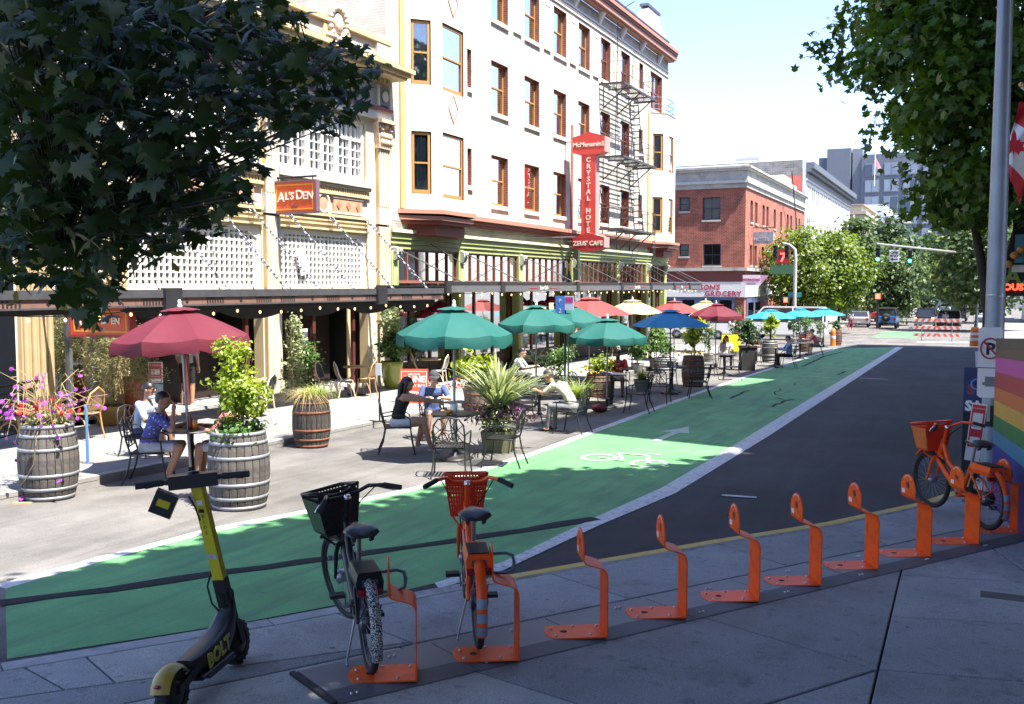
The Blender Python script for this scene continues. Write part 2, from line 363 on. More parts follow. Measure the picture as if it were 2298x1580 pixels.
kb = MB(); kb.face([(x,y,gz(y)+ROAD-.02) for x,y in KL]+[(x,y,gz(y)+ROAD-.02) for x,y in reversed(KI)])
kerb = tag(kb.build('kerb', KERBM), kind='structure')
def lerp2(a, b, t): return (a[0]+(b[0]-a[0])*t, a[1]+(b[1]-a[1])*t)
for i in range(len(KL)-1):
    L_ = (Vector(KL[i+1])-Vector(KL[i])).length; n = max(1, round(L_/1.5))
    for k in range(n):
        q = [lerp2(KL[i],KL[i+1],k/n), lerp2(KL[i],KL[i+1],(k+1)/n), lerp2(KI[i],KI[i+1],(k+1)/n), lerp2(KI[i],KI[i+1],k/n)]
        slab(q, WALK, KERBM, kerb, 'kerb_stone', .004, .2)
yl = [p for p in KL[3:7]]+[]
def strip(pts, w0, w1, h, m, name, parent=None, kind='structure', jag=0.):
    """painted line following pts, from w0 to w1 metres to its right"""
    mb = MB(); A = []; B = []
    P = []
    for i in range(len(pts)-1):
        n = max(1, int((Vector(pts[i+1])-Vector(pts[i])).length/.35)) if jag else 1
        P += [lerp2(pts[i],pts[i+1],k/n) for k in range(n)]
    P.append(pts[-1])
    for i, (x, y) in enumerate(P):
        a = Vector(P[max(i-1,0)]); b = Vector(P[min(i+1,len(P)-1)]); t = (b-a).normalized()
        ja, jb = random.uniform(-jag,jag), random.uniform(-jag,jag)
        A.append((x+t.y*(w0+ja), y-t.x*(w0+ja))); B.append((x+t.y*(w1+jb), y-t.x*(w1+jb)))
    n = len(P); vs = [(x,y,gz(y)+h) for x,y in A+B]
    mb.add(vs, [(i,i+1,n+i+1,n+i) for i in range(n-1)])
    o = mb.build(name, m, parent)
    if kind and parent is None: o['kind'] = kind
    return o
WORNY = mat('worn_yellow_paint', (.50,.34,.05), .7, var=.2, scale=9, dirt=(.30,.30,.30), dscale=3.2)
strip([lerp2(KL[3],KL[4],.02)]+KL[4:7]+[(-.05,14.3),(.12,17.5)], .012, .13, WALK+.004, WORNY, 'kerb_paint', kerb)
polys = [KI+[(10,56),(10,-9),(-9.5,-9)]]
def split(p, q, at=None):
    """cut the slabs along p-q (photo pixels on the walk); only the slab holding `at` when given"""
    global polys
    a, b = G2(*p), G2(*q); out = []
    w = None if at is None else G2(*at)
    for pl in polys:
        if w is not None and not inside(pl, w): out.append(pl); continue
        for k in (1,-1):
            c = clip(pl, a, b, k)
            if len(c) >= 3 and abs(area(c)) > 1e-3: out.append(c)
    polys = out
M1, M2 = (665,1510), (2180,1190)
split((665,1512),(2298,1168))                                       # kerb side | plaza side, along the mat
split((2020,1300),(1955,1580),(1800,1450))
split((1590,1400),(1968,1515),(1700,1500))
split((1968,1515),(1700,1600),(1800,1540))
split((1085,1525),(1262,1582),(1130,1560))
split((2005,1395),(2298,1412),(2200,1400)); split((1970,1515),(2298,1542),(2200,1500)); split((2015,1300),(2298,1316),(2200,1310))
split((2215,1230),(2298,1290),(2270,1240))
split((350,1440),(560,1610),(200,1480))
split((840,1420),(935,1458),(860,1400)); split((1245,1300),(1400,1350),(1300,1300)); split((1600,1225),(1800,1290),(1650,1230)); split((1850,1170),(1990,1230),(1880,1200))
split((480,1515),(800,1470),(600,1500)); split((170,1465),(300,1580),(120,1500)); split((20,1490),(180,1580),(40,1540))
for i in range(16):                                                 # ordinary square joints further along
    y = 15.5+i*2.4; polys = [c for pl in polys for c in ([c for k in (1,-1) for c in [clip(pl,(0,y),(9,y),k)] if len(c) >= 3 and abs(area(c)) > 1e-3] if max(p[1] for p in pl) > 14.9 and max(p[0] for p in pl) > .3 else [pl])]
for pl in polys:
    cx = sum(p[0] for p in pl)/len(pl); cy = sum(p[1] for p in pl)/len(pl)
    pale = inside(pl, G2(330,1520)) or inside(pl, G2(1100,1560)) or cy > 17
    slab(pl, WALK, SLABP if pale else SLAB, walk)
FK = -10.75
fb = MB(); fb.face([(FK,4,gz(4)+FARWALK-.06),(FK,54.5,gz(54.5)+FARWALK-.06),(-16.5,54.5,gz(54.5)+FARWALK-.06),(-16.5,10,gz(10)+FARWALK-.06),(-24,4,gz(4)+FARWALK-.06)])
fwalk = tag(fb.build('sidewalk', MATS['joint_grit']), kind='structure')
fk = MB(); fk.face([(FK,4,gz(4)+ROAD-.03),(FK,54.5,gz(54.5)+ROAD-.03),(FK-.17,54.5,gz(54.5)+ROAD-.03),(FK-.17,4,gz(4)+ROAD-.03)])
fkerb = tag(fk.build('kerb', KERBM), kind='structure')
KERBF = mat('pale_kerb_concrete', (.24,.23,.215), .85, var=.15, scale=6, bump=.3)
y = 4.
while y < 54.4:
    y2 = min(y+1.5, 54.5); slab([(FK,y),(FK,y2),(FK-.17,y2),(FK-.17,y)], FARWALK, KERBF, fkerb, 'kerb_stone', .004, .2); y = y2
y = 5.
while y < 54.4:
    y2 = min(y+1.5, 54.5)
    for x0, x1 in ((FK-.17,-12.3),(-12.3,-13.8),(-13.8,-15.25)): slab([(x0,y),(x0,y2),(x1,y2),(x1,y)], FARWALK, SLABF, fwalk)
    y = y2
slab([(-15.25,5),(-15.25,11.8),(-24,11.8),(-24,5)], FARWALK, SLABF, fwalk)
for nm, pts in (('sidewalk', [(FK,72.5),(FK,140),(-15.3,140),(-15.3,72.5)]), ('sidewalk', [(.2,72.5),(.2,200),(5,200),(5,72.5)]), ('sidewalk', [(FK,154),(FK,250),(-15.3,250),(-15.3,154)])):
    mb = MB(); mb.ext([(p[0],p[1]) for p in pts],(0,0,0),(1,0,0),(0,1,0),(0,0,1),-.3,FARWALK); mb.v = [(x,yy,z+gz(yy)) for x,yy,z in mb.v]; tag(mb.build(nm, SLABF), kind='structure')
def green_mat():
    m = bpy.data.materials.new('green_lane_paint'); m.use_nodes = True; nt = m.node_tree; L = nt.links.new; b = nt.nodes['Principled BSDF']; ge = nt.nodes.new('ShaderNodeNewGeometry')
    n1 = nt.nodes.new('ShaderNodeTexNoise'); n1.inputs['Scale'].default_value = 1.4; n1.inputs['Detail'].default_value = 8; L(ge.outputs['Position'], n1.inputs['Vector'])
    n2 = nt.nodes.new('ShaderNodeTexNoise'); n2.inputs['Scale'].default_value = 55; n2.inputs['Detail'].default_value = 4; L(ge.outputs['Position'], n2.inputs['Vector'])
    r1 = nt.nodes.new('ShaderNodeMapRange'); r1.inputs[1].default_value = .3; r1.inputs[2].default_value = .7; r1.inputs[3].default_value = .82; r1.inputs[4].default_value = 1.2; L(n1.outputs['Fac'], r1.inputs[0])
    r2 = nt.nodes.new('ShaderNodeMapRange'); r2.inputs[1].default_value = .56; r2.inputs[2].default_value = .74; L(n2.outputs['Fac'], r2.inputs[0])
    hs = nt.nodes.new('ShaderNodeHueSaturation'); hs.inputs['Color'].default_value = (.092,.275,.100,1); L(r1.outputs[0], hs.inputs['Value'])
    mx = nt.nodes.new('ShaderNodeMix'); mx.data_type = 'RGBA'; L(r2.outputs[0], mx.inputs[0]); L(hs.outputs[0], mx.inputs[6]); mx.inputs[7].default_value = (.06,.17,.08,1)
    mp = nt.nodes.new('ShaderNodeMapping'); mp.inputs['Scale'].default_value = (3.2,.30,1); L(ge.outputs['Position'], mp.inputs[0])
    n3 = nt.nodes.new('ShaderNodeTexNoise'); n3.inputs['Scale'].default_value = 1.5; n3.inputs['Detail'].default_value = 9; n3.inputs['Roughness'].default_value = .68; L(mp.outputs[0], n3.inputs['Vector'])
    r3 = nt.nodes.new('ShaderNodeMapRange'); r3.inputs[1].default_value = .47; r3.inputs[2].default_value = .66; r3.inputs[4].default_value = .75; L(n3.outputs['Fac'], r3.inputs[0])
    m3 = nt.nodes.new('ShaderNodeMix'); m3.data_type = 'RGBA'; L(r3.outputs[0], m3.inputs[0]); L(mx.outputs[2], m3.inputs[6]); m3.inputs[7].default_value = (.06,.145,.078,1)
    n4 = nt.nodes.new('ShaderNodeTexNoise'); n4.inputs['Scale'].default_value = 7; n4.inputs['Detail'].default_value = 8; n4.inputs['Roughness'].default_value = .8; L(ge.outputs['Position'], n4.inputs['Vector'])
    r4 = nt.nodes.new('ShaderNodeMapRange'); r4.inputs[1].default_value = .63; r4.inputs[2].default_value = .67; r4.inputs[4].default_value = .8; L(n4.outputs['Fac'], r4.inputs[0])
    m4 = nt.nodes.new('ShaderNodeMix'); m4.data_type = 'RGBA'; L(r4.outputs[0], m4.inputs[0]); L(m3.outputs[2], m4.inputs[6]); m4.inputs[7].default_value = (.05,.055,.055,1); L(m4.outputs[2], b.inputs['Base Color'])
    b.inputs['Roughness'].default_value = .8
    bp = nt.nodes.new('ShaderNodeBump'); bp.inputs['Strength'].default_value = .4; bp.inputs['Distance'].default_value = .004; L(n2.outputs['Fac'], bp.inputs['Height']); L(bp.outputs[0], b.inputs['Normal'])
    return m
GREENL = green_mat()
LINEW = mat('road_marking_white', (.46,.47,.48), .7, var=.12, scale=12, dirt=(.10,.10,.11), dscale=13)
SEAL = mat('crack_sealant', (.028,.028,.032), .9, var=.2, scale=20, spec=.15)
R_ = ROAD
LL = [G2(*p,R_) for p in ((12,1322),(250,1255),(500,1190),(720,1147),(940,1100),(1075,1062))]+[(-6.5,15),(-6.6,19),(-6.75,24),(-6.9,34),(-6.85,46),(-6.75,57.5)]
LR = [G2(*p,R_) for p in ((16,1480),(300,1436),(560,1395),(800,1350),(975,1310),(1130,1262),(1330,1165),(1480,1098))]+[(-3.78,16),(-3.8,19),(-3.86,28.4),(-3.9,45),(-3.95,61)]
LO = [G2(*p,R_) for p in ((985,1322),(1130,1281),(1345,1180))]+[(-3.52,12.6),(-3.46,19),(-3.5,35),(-3.58,61)]
sheet('bike_lane', LL+LR[::-1], R_+.004, GREENL)
sheet('bike_lane', [(-6.6,75),(-6.6,88),(-3.6,88),(-3.6,75)], R_+.004, GREENL)
strip(LL, -.17, .0, R_+.006, LINEW, 'lane_line', jag=.012)
mb = MB(); q = LR[4:]+[]; pl = [(x,y,gz(y)+R_+.008) for x,y in q]; pr = [(x,y,gz(y)+R_+.008) for x,y in LO]
sheet('lane_line', LO+q[::-1], R_+.008, LINEW)
def seam(pxs, w, name='crack_seal'):
    strip([G2(*p,R_) for p in pxs], -w/2, w/2, R_+.012, SEAL, name, jag=w*.18)
seam([(0,1356),(250,1323),(500,1286),(760,1252),(1000,1218),(1180,1191),(1335,1164)], .16)
seam([(1640,895),(1648,890),(1660,886),(1668,880),(1680,877)], .07); seam([(1733,914),(1742,908),(1752,906),(1760,900),(1775,898)], .06); seam([(1742,893),(1758,897),(1772,896),(1785,899)], .05); seam([(1760,890),(1740,886),(1738,880),(1752,877),(1750,872)], .04)
seam([(1722,860),(1750,861),(1785,860),(1783,866)], .035); seam([(1800,823),(1825,812),(1850,800),(1890,790)], .10); seam([(1880,842),(1890,838),(1897,834)], .08)
for a, b in (((1795,845),(1860,848)),((1925,849),(1992,852)),((1620,1113),(1698,1118)),((1840,826),(1960,830))):
    strip([G2(*a,R_), G2(*b,R_)], -.05, .05, R_+.012, LINEW, 'road_mark')
sheet('traffic_stripe', [(-3.2,68),(-.2,69.4),(-.2,70.2),(-3.2,68.8)], R_+.004, LINEW)
def ring(c, ro, ri, sy=1.):
    mb = MB(); n = 28; vs = []
    for r in (ri, ro):
        for k in range(n):
            an = 2*math.pi*k/n; y = c[1]+r*sy*math.sin(an); vs.append((c[0]+r*math.cos(an), y, gz(y)+R_+.012))
    mb.add(vs, [(k,(k+1)%n,n+(k+1)%n,n+k) for k in range(n)]); return mb
sym = ring((-4.55,14.75), .30, .23, 1.2)
s2 = ring((-5.45,14.95), .30, .23, 1.2); sym.add(s2.v, s2.f)
def sbar(a, b, w):
    a = Vector(a); b = Vector(b); t = (b-a).normalized(); n = Vector((t.y,-t.x))*w/2
    sym.face([(p.x,p.y,gz(p.y)+R_+.0145+.0012*len(sym.f)/30) for p in (a-n,b-n,b+n,a+n)])
for a, b, w in (((-4.55,14.75),(-4.8,15.5),.07),((-4.8,15.5),(-5.3,15.5),.07),((-5.3,15.5),(-5.0,14.8),.07),((-5.0,14.8),(-5.45,14.95),.07),((-4.82,15.65),(-4.62,15.7),.07)): sbar(a, b, w)
WORNW = mat('worn_white_paint', (.36,.42,.36), .75, var=.2, scale=9, dirt=(.14,.30,.13), dscale=7)
tag(sym.build('bicycle_symbol', WORNW), kind='structure')
ar = MB(); ap = [(-5.25,17.2),(-5.10,17.2),(-5.10,18.5),(-4.9,18.5),(-5.18,19.5),(-5.46,18.5),(-5.25,18.5)]
ar.face([(x,y,gz(y)+R_+.012) for x,y in ap]); tag(ar.build('lane_arrow', WORNW), kind='structure')
def round_lid(p, r, name, label, m):
    o = thing(name, label, 'manhole cover', p); mb = MB(); mb.lathe([(.01,.006),(r*.86,.006),(r*.88,.0),(r*.92,.0),(r*.93,.008),(r,.008),(r,-.02)], 28); mb.build('rim', m, o)
    mb = MB()
    for k in range(-4,5): w = math.sqrt(max(.01,(r*.8)**2-(k*r*.18)**2)); mb.box(-w,w,k*r*.18-.02,k*r*.18+.02,.006,.012)
    mb.build('rib', m, o); return o
IRON = mat('cast_iron', (.10,.10,.10), .6, metal=.5, var=.2)
p = grd(1078,1040,R_); round_lid((p.x,p.y,gz(p.y)+R_+.004), .36, 'manhole_cover', 'round iron manhole cover in the road beside the two-person table', IRON)
p = grd(2265,1352); o = thing('vault_lid', 'rectangular utility lid set into the plaza paving', 'utility lid', (p.x,p.y,gz(p.y)+WALK))
mb = MB(); mb.box(-.30,.30,-.16,.16,-.02,.004); mb.build('lid_frame', CONC, o); mb = MB(); mb.box(-.22,.22,-.09,.09,.0,.008); mb.build('lid', mat('lid_steel', (.07,.07,.07), .6, var=.2), o)
def wall_holes(mb, O, U, V, Wn, us, vs, holes, depth, mi=0, mr=1, room=None, rd=.9):
    """wall face with openings; reveals go `depth` inwards, a closed dark room lies behind each"""
    O = Vector(O); U = Vector(U); V = Vector(V); Wn = Vector(Wn)
    P = lambda u, v, w=0: O+U*u+V*v+Wn*w
    cu = sorted(set([us[0],us[1]]+[x for h in holes for x in h[:2]])); cv = sorted(set([vs[0],vs[1]]+[x for h in holes for x in h[2:4]]))
    for i in range(len(cu)-1):
        for j in range(len(cv)-1):
            a, b, c, d = cu[i], cu[i+1], cv[j], cv[j+1]; m = ((a+b)/2,(c+d)/2)
            if any(h[0]-1e-6 < m[0] < h[1]+1e-6 and h[2]-1e-6 < m[1] < h[3]+1e-6 for h in holes): continue
            mb.face([P(a,c),P(b,c),P(b,d),P(a,d)], mi)
    for a, b, c, d in [h[:4] for h in holes]:
        for p, q in (((a,c),(a,d)),((b,d),(b,c)),((a,d),(b,d)),((b,c),(a,c))):
            mb.face([P(*p),P(*q),P(*q,-depth),P(*p,-depth)], mr)
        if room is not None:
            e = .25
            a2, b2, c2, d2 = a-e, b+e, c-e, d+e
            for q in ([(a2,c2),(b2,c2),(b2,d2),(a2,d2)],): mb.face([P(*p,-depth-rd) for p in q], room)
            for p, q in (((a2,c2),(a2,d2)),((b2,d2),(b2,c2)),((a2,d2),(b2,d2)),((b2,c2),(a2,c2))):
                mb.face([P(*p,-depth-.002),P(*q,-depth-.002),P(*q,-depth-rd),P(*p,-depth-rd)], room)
class Fr:
    """a facade's own frame: u along, v up, w out of the wall"""
    def __init__(s, O, U, Wn): s.O = Vector(O); s.U = Vector(U).normalized(); s.V = Vector((0,0,1)); s.W = Vector(Wn).normalized()
    def T(s): m = Matrix((s.U,s.W,s.V)).transposed().to_4x4(); m.translation = s.O; return m
    def box(s, mb, u0,u1,v0,v1,w0,w1,mi=0): mb.box(u0,u1,w0,w1,v0,v1,mi,s.T())
    def P(s, u, v, w=0): return s.O+s.U*u+s.V*v+s.W*w
PANE_CACHE = {}
def sash_window(par, F, u0,u1,v0,v1, rec, frame, curtain=.5, split_=.5, fw=.07, glass=None, sill=None, cols=1, rows=0, red=None):
    """double-hung window set `rec` behind the wall face: frame with sashes > panes, curtain, sill"""
    mb = MB(); w0, w1 = -rec-.05, -rec+.03
    F.box(mb,u0,u0+fw,v0,v1,w0,w1); F.box(mb,u1-fw,u1,v0,v1,w0,w1); F.box(mb,u0+fw,u1-fw,v1-fw,v1,w0,w1); F.box(mb,u0+fw,u1-fw,v0,v0+fw*1.4,w0,w1)
    vm = v0+(v1-v0)*split_
    if split_ < 1: F.box(mb,u0+fw,u1-fw,vm-fw*.35,vm+fw*.35,w0+.01,w1+.012)
    for k in range(1, cols): u = u0+(u1-u0)*k/cols; F.box(mb,u-.016,u+.016,v0+fw,v1-fw,w0+.02,w1-.008)
    for k in range(1, rows): v = v0+(v1-v0)*k/rows; F.box(mb,u0+fw,u1-fw,v-.016,v+.016,w0+.022,w1-.01)
    o = mb.build('window', frame, par, True)
    g = glass or GLASS
    for a, b, w in ((v0+fw*1.4,vm,-rec-.012),(vm,v1-fw,-rec+.004)) if split_ < 1 else ((v0+fw,v1-fw,-rec),):
        m2 = MB(); F.box(m2,u0+fw,u1-fw,a,b,w-.004,w); m2.build('pane', g, o, True)
    if curtain:
        mc = MB(); n = 14; vs = []; top = v0+(v1-v0)*(curtain if curtain < 1 else .97)
        for k in range(n+1):
            u = u0+fw+(u1-u0-2*fw)*k/n; w = -rec-.10-.025*math.sin(k*1.9)
            vs += [F.P(u,v0+.05,w),F.P(u,top-(.10*abs(math.sin(k*1.1)) if curtain < 1 else 0),w)]
        mc.add(vs, [(2*k,2*k+2,2*k+3,2*k+1) for k in range(n)], 0, True); mc.build('curtain', CURT, o, True)
    if sill is not None:
        ms = MB(); F.box(ms,u0-.06,u1+.06,v0-.14,v0-.002,-rec,.07); ms.build('sill', sill, o, True)
    return o
XF = -15.2
BRICKG = brickmat('grey_brick', (.34,.32,.29),(.28,.27,.25),(.20,.19,.18)); REDJ = brickmat('red_jamb_brick', (.30,.09,.06),(.25,.07,.05),(.36,.26,.22), axis='X')
HOTW = brickmat('hotel_white_brick', (.60,.565,.50),(.55,.52,.46),(.45,.42,.37))
hotel = thing('hotel_building', 'four-storey white hotel with ochre sash windows, rust-red cornice and green storefront band', 'building', (XF,38.7,gz(38.7)))
FH = Fr((XF,0,0),(0,1,0),(1,0,0))
mb = MB(); holes = []
colsY = [(30.67,32.02),(33.44,34.80),(36.21,37.53),(38.89,40.21),(41.60,42.86),(44.33,45.64)]
rowsZ = [(5.28,7.0),(8.46,10.22),(11.62,13.44)]
for r, (z0,z1) in enumerate(rowsZ):
    for a, b in colsY: holes.append((a,b,z0,z1))
    holes.append((28.63,29.2,z0+.5,z1)); 
    if r < 3: holes.append((47.1,47.72,z0+.55,z1))
holes.append((48.95,51.0,11.55,13.4))
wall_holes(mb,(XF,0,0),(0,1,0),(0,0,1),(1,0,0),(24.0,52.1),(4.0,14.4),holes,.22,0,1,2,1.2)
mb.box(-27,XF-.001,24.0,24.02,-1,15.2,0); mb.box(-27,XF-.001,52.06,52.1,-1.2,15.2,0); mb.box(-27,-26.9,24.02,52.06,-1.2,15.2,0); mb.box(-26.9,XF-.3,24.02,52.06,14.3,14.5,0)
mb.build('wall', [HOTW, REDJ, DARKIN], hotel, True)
for r, (z0,z1) in enumerate(rowsZ):
    for i, (a,b) in enumerate(colsY):
        hang = [.45,.4,.55,.5,0,0][i] if r < 2 else [.55,.5,.45,.45,0,0][i]
        if r == 0 and i in (0,1,2): hang = [.97,.75,.9][i]
        sash_window(hotel,FH,a+.03,b-.03,z0,z1,.2,GOLD if i < 4 else mat('dark_red_frame_paint',(.22,.07,.05),.5,var=.08),hang,.52,.075,sill=WHITEP)
    for a, b in ((28.63,29.2),(47.1,47.72)): sash_window(hotel,FH,a+.02,b-.02,z0+.5 if a < 40 else z0+.55,z1,.2,GOLD if a < 40 else MATS['dark_red_frame_paint'],0,.45,.06,sill=WHITEP)
sash_window(hotel,FH,48.98,49.95,11.55,13.4,.2,RUST,0,.5,.09); sash_window(hotel,FH,50.0,50.97,11.55,13.4,.2,RUST,0,.5,.09)
for a in (32.5,35.25,37.95,40.65,43.35,46.1):
    m2 = MB(); FH.box(m2,a,a+.06,11.7,13.3,.001,.03); FH.box(m2,a+.52,a+.58,11.7,13.3,.001,.03); FH.box(m2,a+.06,a+.52,13.24,13.3,.001,.03); FH.box(m2,a+.06,a+.52,11.7,11.76,.001,.03); FH.box(m2,a-.05,a+.63,11.55,11.66,.001,.06)
    m2.build('panel_moulding', CREAML, hotel, True)
    m2 = MB(); FH.box(m2,a+.06,a+.52,11.76,13.24,.001,.012); m2.build('panel', mat('pale_lime_panel',(.62,.60,.40),.6,var=.05), hotel, True)
for zz, w in ((13.62,.05),(13.74,.03),(13.86,.05)):
    m2 = MB(); FH.box(m2,24.02,52.1,zz,zz+.06,.001,w); m2.build('string_course', WHITEP, hotel, True)
m2 = MB(); FH.box(m2,24.0,52.2,14.42,14.50,.001,.30); FH.box(m2,24.0,52.3,14.50,14.72,.001,.42); FH.box(m2,24.0,52.35,14.84,14.98,.001,.54); m2.build('cornice', SALMON, hotel, True)
m2 = MB(); FH.box(m2,24.0,52.3,14.725,14.835,.001,.47); FH.box(m2,24.0,52.33,14.985,15.02,.001,.52); m2.build('cornice_gutter', RUST, hotel, True)
for k in range(9):
    u = 26.6+k*2.95; m2 = MB(); m2.ext([(0,0),(.06,0),(.28,.42),(.28,.5),(0,.5)],(XF,u-.09,13.92),(1,0,0),(0,0,1),(0,1,0),0,.18); m2.build('bracket', WHITEP, hotel, True)
m2 = MB(); FH.box(m2,24.0,52.0,15.02,15.42,-.35,.05); FH.box(m2,24.0,52.0,15.42,15.5,-.38,.1,1)
m2.ext([(46.9,15.42),(51.5,15.42),(51.2,15.75),(50.6,15.82),(50.2,16.3),(49.9,16.42),(48.4,16.42),(48.1,16.28),(47.6,15.8),(47.1,15.72)],(XF,0,0),(0,1,0),(0,0,1),(1,0,0),-.3,.06,0)
m2.ext([(48.05,16.42),(50.3,16.42),(50.25,16.56),(48.1,16.56)],(XF,0,0),(0,1,0),(0,0,1),(1,0,0),-.34,.1,1)
m2.build('parapet', [CREAML, mat('dark_roof_cap',(.06,.07,.11),.5)], hotel, True)
def bay(y0,y1,dp,inset_,z0,z1,wins,cap):
    b = MB(); a1, b1 = y0+inset_, y1-inset_
    pl = [(XF,y0),(XF+dp,a1),(XF+dp,b1),(XF,y1)]
    faces = [(Vector((*pl[0],0)),Vector((*pl[1],0)),wins[0]),(Vector((*pl[1],0)),Vector((*pl[2],0)),wins[1]),(Vector((*pl[2],0)),Vector((*pl[3],0)),wins[2])]
    frs = []
    for p, q, hs in faces:
        U = (q-p).normalized(); Wn = Vector((U.y,-U.x,0)); ln = (q-p).length
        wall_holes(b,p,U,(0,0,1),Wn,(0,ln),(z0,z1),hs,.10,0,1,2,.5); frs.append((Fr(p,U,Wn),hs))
    return b, frs, pl
lw = [(.18,.63,z0-.1,z1+.0) for z0,z1 in ((5.3,7.02),(8.5,10.25),(11.65,13.4))]
def fw_(a,b): return [(a,b,z0-.05,z1+.02) for z0,z1 in ((5.3,7.0),(8.5,10.22),(11.65,13.4))]
for bi, (y0,y1,dp,ins,ztop) in enumerate(((24.95,28.25,.72,.72,14.35),(48.85,51.95,.70,.72,11.25))):
    ln = math.hypot(dp,ins); k = 3 if bi == 0 else 2
    wl = [(ln*.20,ln*.80,z0-.08,z1+.02) for z0,z1 in rowsZ[:k]]; wf = ([(.28,1.62,z0-.15,z1+.06) for z0,z1 in rowsZ[:k]] if bi == 0 else [(.45,1.25,z0-.1,z1) for z0,z1 in rowsZ[:k]])
    b, frs, pl = bay(y0,y1,dp,ins,4.72,ztop,(wl,wf,wl),1)
    b.ext([(p[0],p[1]) for p in pl],(0,0,0),(1,0,0),(0,1,0),(0,0,1),ztop-.04,ztop+.06 if bi == 0 else ztop+.05,3 if bi else 0)
    bo = b.build('bay', [CREAML if bi == 0 else mat('warm_cream_paint',(.74,.66,.50),.6,var=.05), RUST, DARKIN, mat('slate_ledge',(.2,.19,.19),.6)], hotel, True)
    for fi, (F, hs) in enumerate(frs[:2]):
        for h in hs: sash_window(bo,F,h[0]+.03,h[1]-.03,h[2]+.02,h[3]-.03,.07,GOLD,.80 if fi else .96,.5,.07)
    m2 = MB(); m2.box(XF+.002,XF+.05,y0-.28,y0-.02,4.75,ztop); m2.build('corner_strip', TAN, bo, True)  # stands in for the bay's shaded return, its shade painted tan
    for zz, gr, mi in ((4.60,.26,0),(4.42,.18,0),(4.30,.08,0)):
        q = [(XF,y0-.15-gr),(XF+dp+gr,y0+ins-gr*.4),(XF+dp+gr,y1-ins+gr*.4),(XF,y1+.15+gr)]
        m2 = MB(); m2.ext(q,(0,0,0),(1,0,0),(0,1,0),(0,0,1),zz,zz+.12); m2.build('base_moulding', SALMON if gr > .1 else RUST, bo, True)
    q0 = [(XF,y0+.1),(XF+dp*.85,y0+ins),(XF+dp*.85,y1-ins),(XF,y1-.1)]; m2 = MB(); m2.ext(q0,(0,0,0),(1,0,0),(0,1,0),(0,0,1),3.98,4.30); m2.build('base', RUST, bo, True)
    F = frs[1][0]
    for zc in ([7.83,11.0] if bi == 0 else [8.6]):
        uu = .95 if bi == 0 else .84; m2 = MB(); a, c = (.30,.42) if bi == 0 else (.2,.32)
        ps = [(-a,0),(0,c),(a,0),(0,-c)]
        for i in range(4): m2.bar(F.P(uu+ps[i][0],zc+ps[i][1],.012),F.P(uu+ps[(i+1)%4][0],zc+ps[(i+1)%4][1],.012),.035,.02,0,(1,0,0))
        m2.build('diamond_outline', SALMON, bo, True)
        m2 = MB(); m2.face([F.P(uu+x*.9,zc+z*.9,.006) for x,z in ps]); m2.build('diamond_panel', mat('pale_pink_panel',(.72,.55,.52),.6,var=.04), bo, True)
m2 = MB()
for z in (11.5,11.75,12.1): m2.tube([(XF+.1,49.0,z),(XF+.62,49.7,z),(XF+.62,51.1,z),(XF+.1,51.8,z)],.018,6)
for k in range(5): m2.tube([(XF+.62,49.7+k*.35,11.3),(XF+.62,49.95+k*.35,12.1)],.014,5)
m2.build('balcony_rail', mat('blue_grey_rail',(.16,.22,.33),.5), hotel, True)
for a, b in ((28.35,36.6),(36.62,37.0),(37.05,48.75)):
    m2 = MB(); FH.box(m2,a,b,4.62,4.76,.001,.34); FH.box(m2,a,b,4.52,4.62,.001,.22,1); FH.box(m2,a,b,4.42,4.52,.001,.12,1); m2.build('belt_cornice', [SALMON, RUST], hotel, True)
m2 = MB(); FH.box(m2,24.02,52.08,4.12,4.415,.001,.02); m2.build('brick_band', BRICKG, hotel, True)
for a, b in ((24.0,28.15),(28.2,38.05),(38.35,52.1)):
    m2 = MB(); FH.box(m2,a,b,4.02,4.115,.001,.20,1); FH.box(m2,a,b,3.84,4.015,.001,.13); FH.box(m2,a,b,3.70,3.835,.001,.09); FH.box(m2,a,b,3.56,3.695,.001,.05); m2.build('fascia', [LIME, mat('pale_lime_cap',(.62,.66,.42),.6)], hotel, True)
pil = [24.25,28.32,32.97,38.21,43.98,48.49,51.75]
TRG = glassmat('transom_glass',(.22,.23,.24),.015,.06,1.22)
mbk = MB(); mbk.box(XF-1.6,XF-1.5,24.1,52.0,-1.2,4.0); mbk.box(XF-1.5,XF-.12,24.1,52.0,3.98,4.0); mbk.box(XF-1.5,XF-.1,24.05,24.1,-1,4); mbk.box(XF-1.5,XF-.1,52.0,52.05,-1,4); mbk.build('interior', DARKIN, hotel, True)
GREYG = mat('dusty_blind', (.16,.17,.17), .8, var=.3, scale=1.5)
for i in range(len(pil)-1):
    a, b = pil[i]+.2, pil[i+1]-.2; n = max(3, round((b-a)/.6))
    m2 = MB()
    FH.box(m2,a,b,3.50,3.56,-.12,.02); FH.box(m2,a,b,2.56,2.64,-.12,.04)
    for k in range(n+1): u = a+(b-a)*k/n; FH.box(m2,u-.024,u+.024,2.64,3.50,-.06,.01)
    o = m2.build('transom_window', mat('brick_red_mullion',(.26,.10,.07),.6,var=.08), hotel, True)
    for k in range(n):
        m3 = MB(); FH.box(m3,a+(b-a)*k/n+.024,a+(b-a)*(k+1)/n-.024,2.64,3.50,-.045,-.04); m3.build('pane', TRG, o, True)
    m3 = MB(); FH.box(m3,a,b,2.64,3.3,-.5,-.48); m3.build('blind', GREYG, o, True)
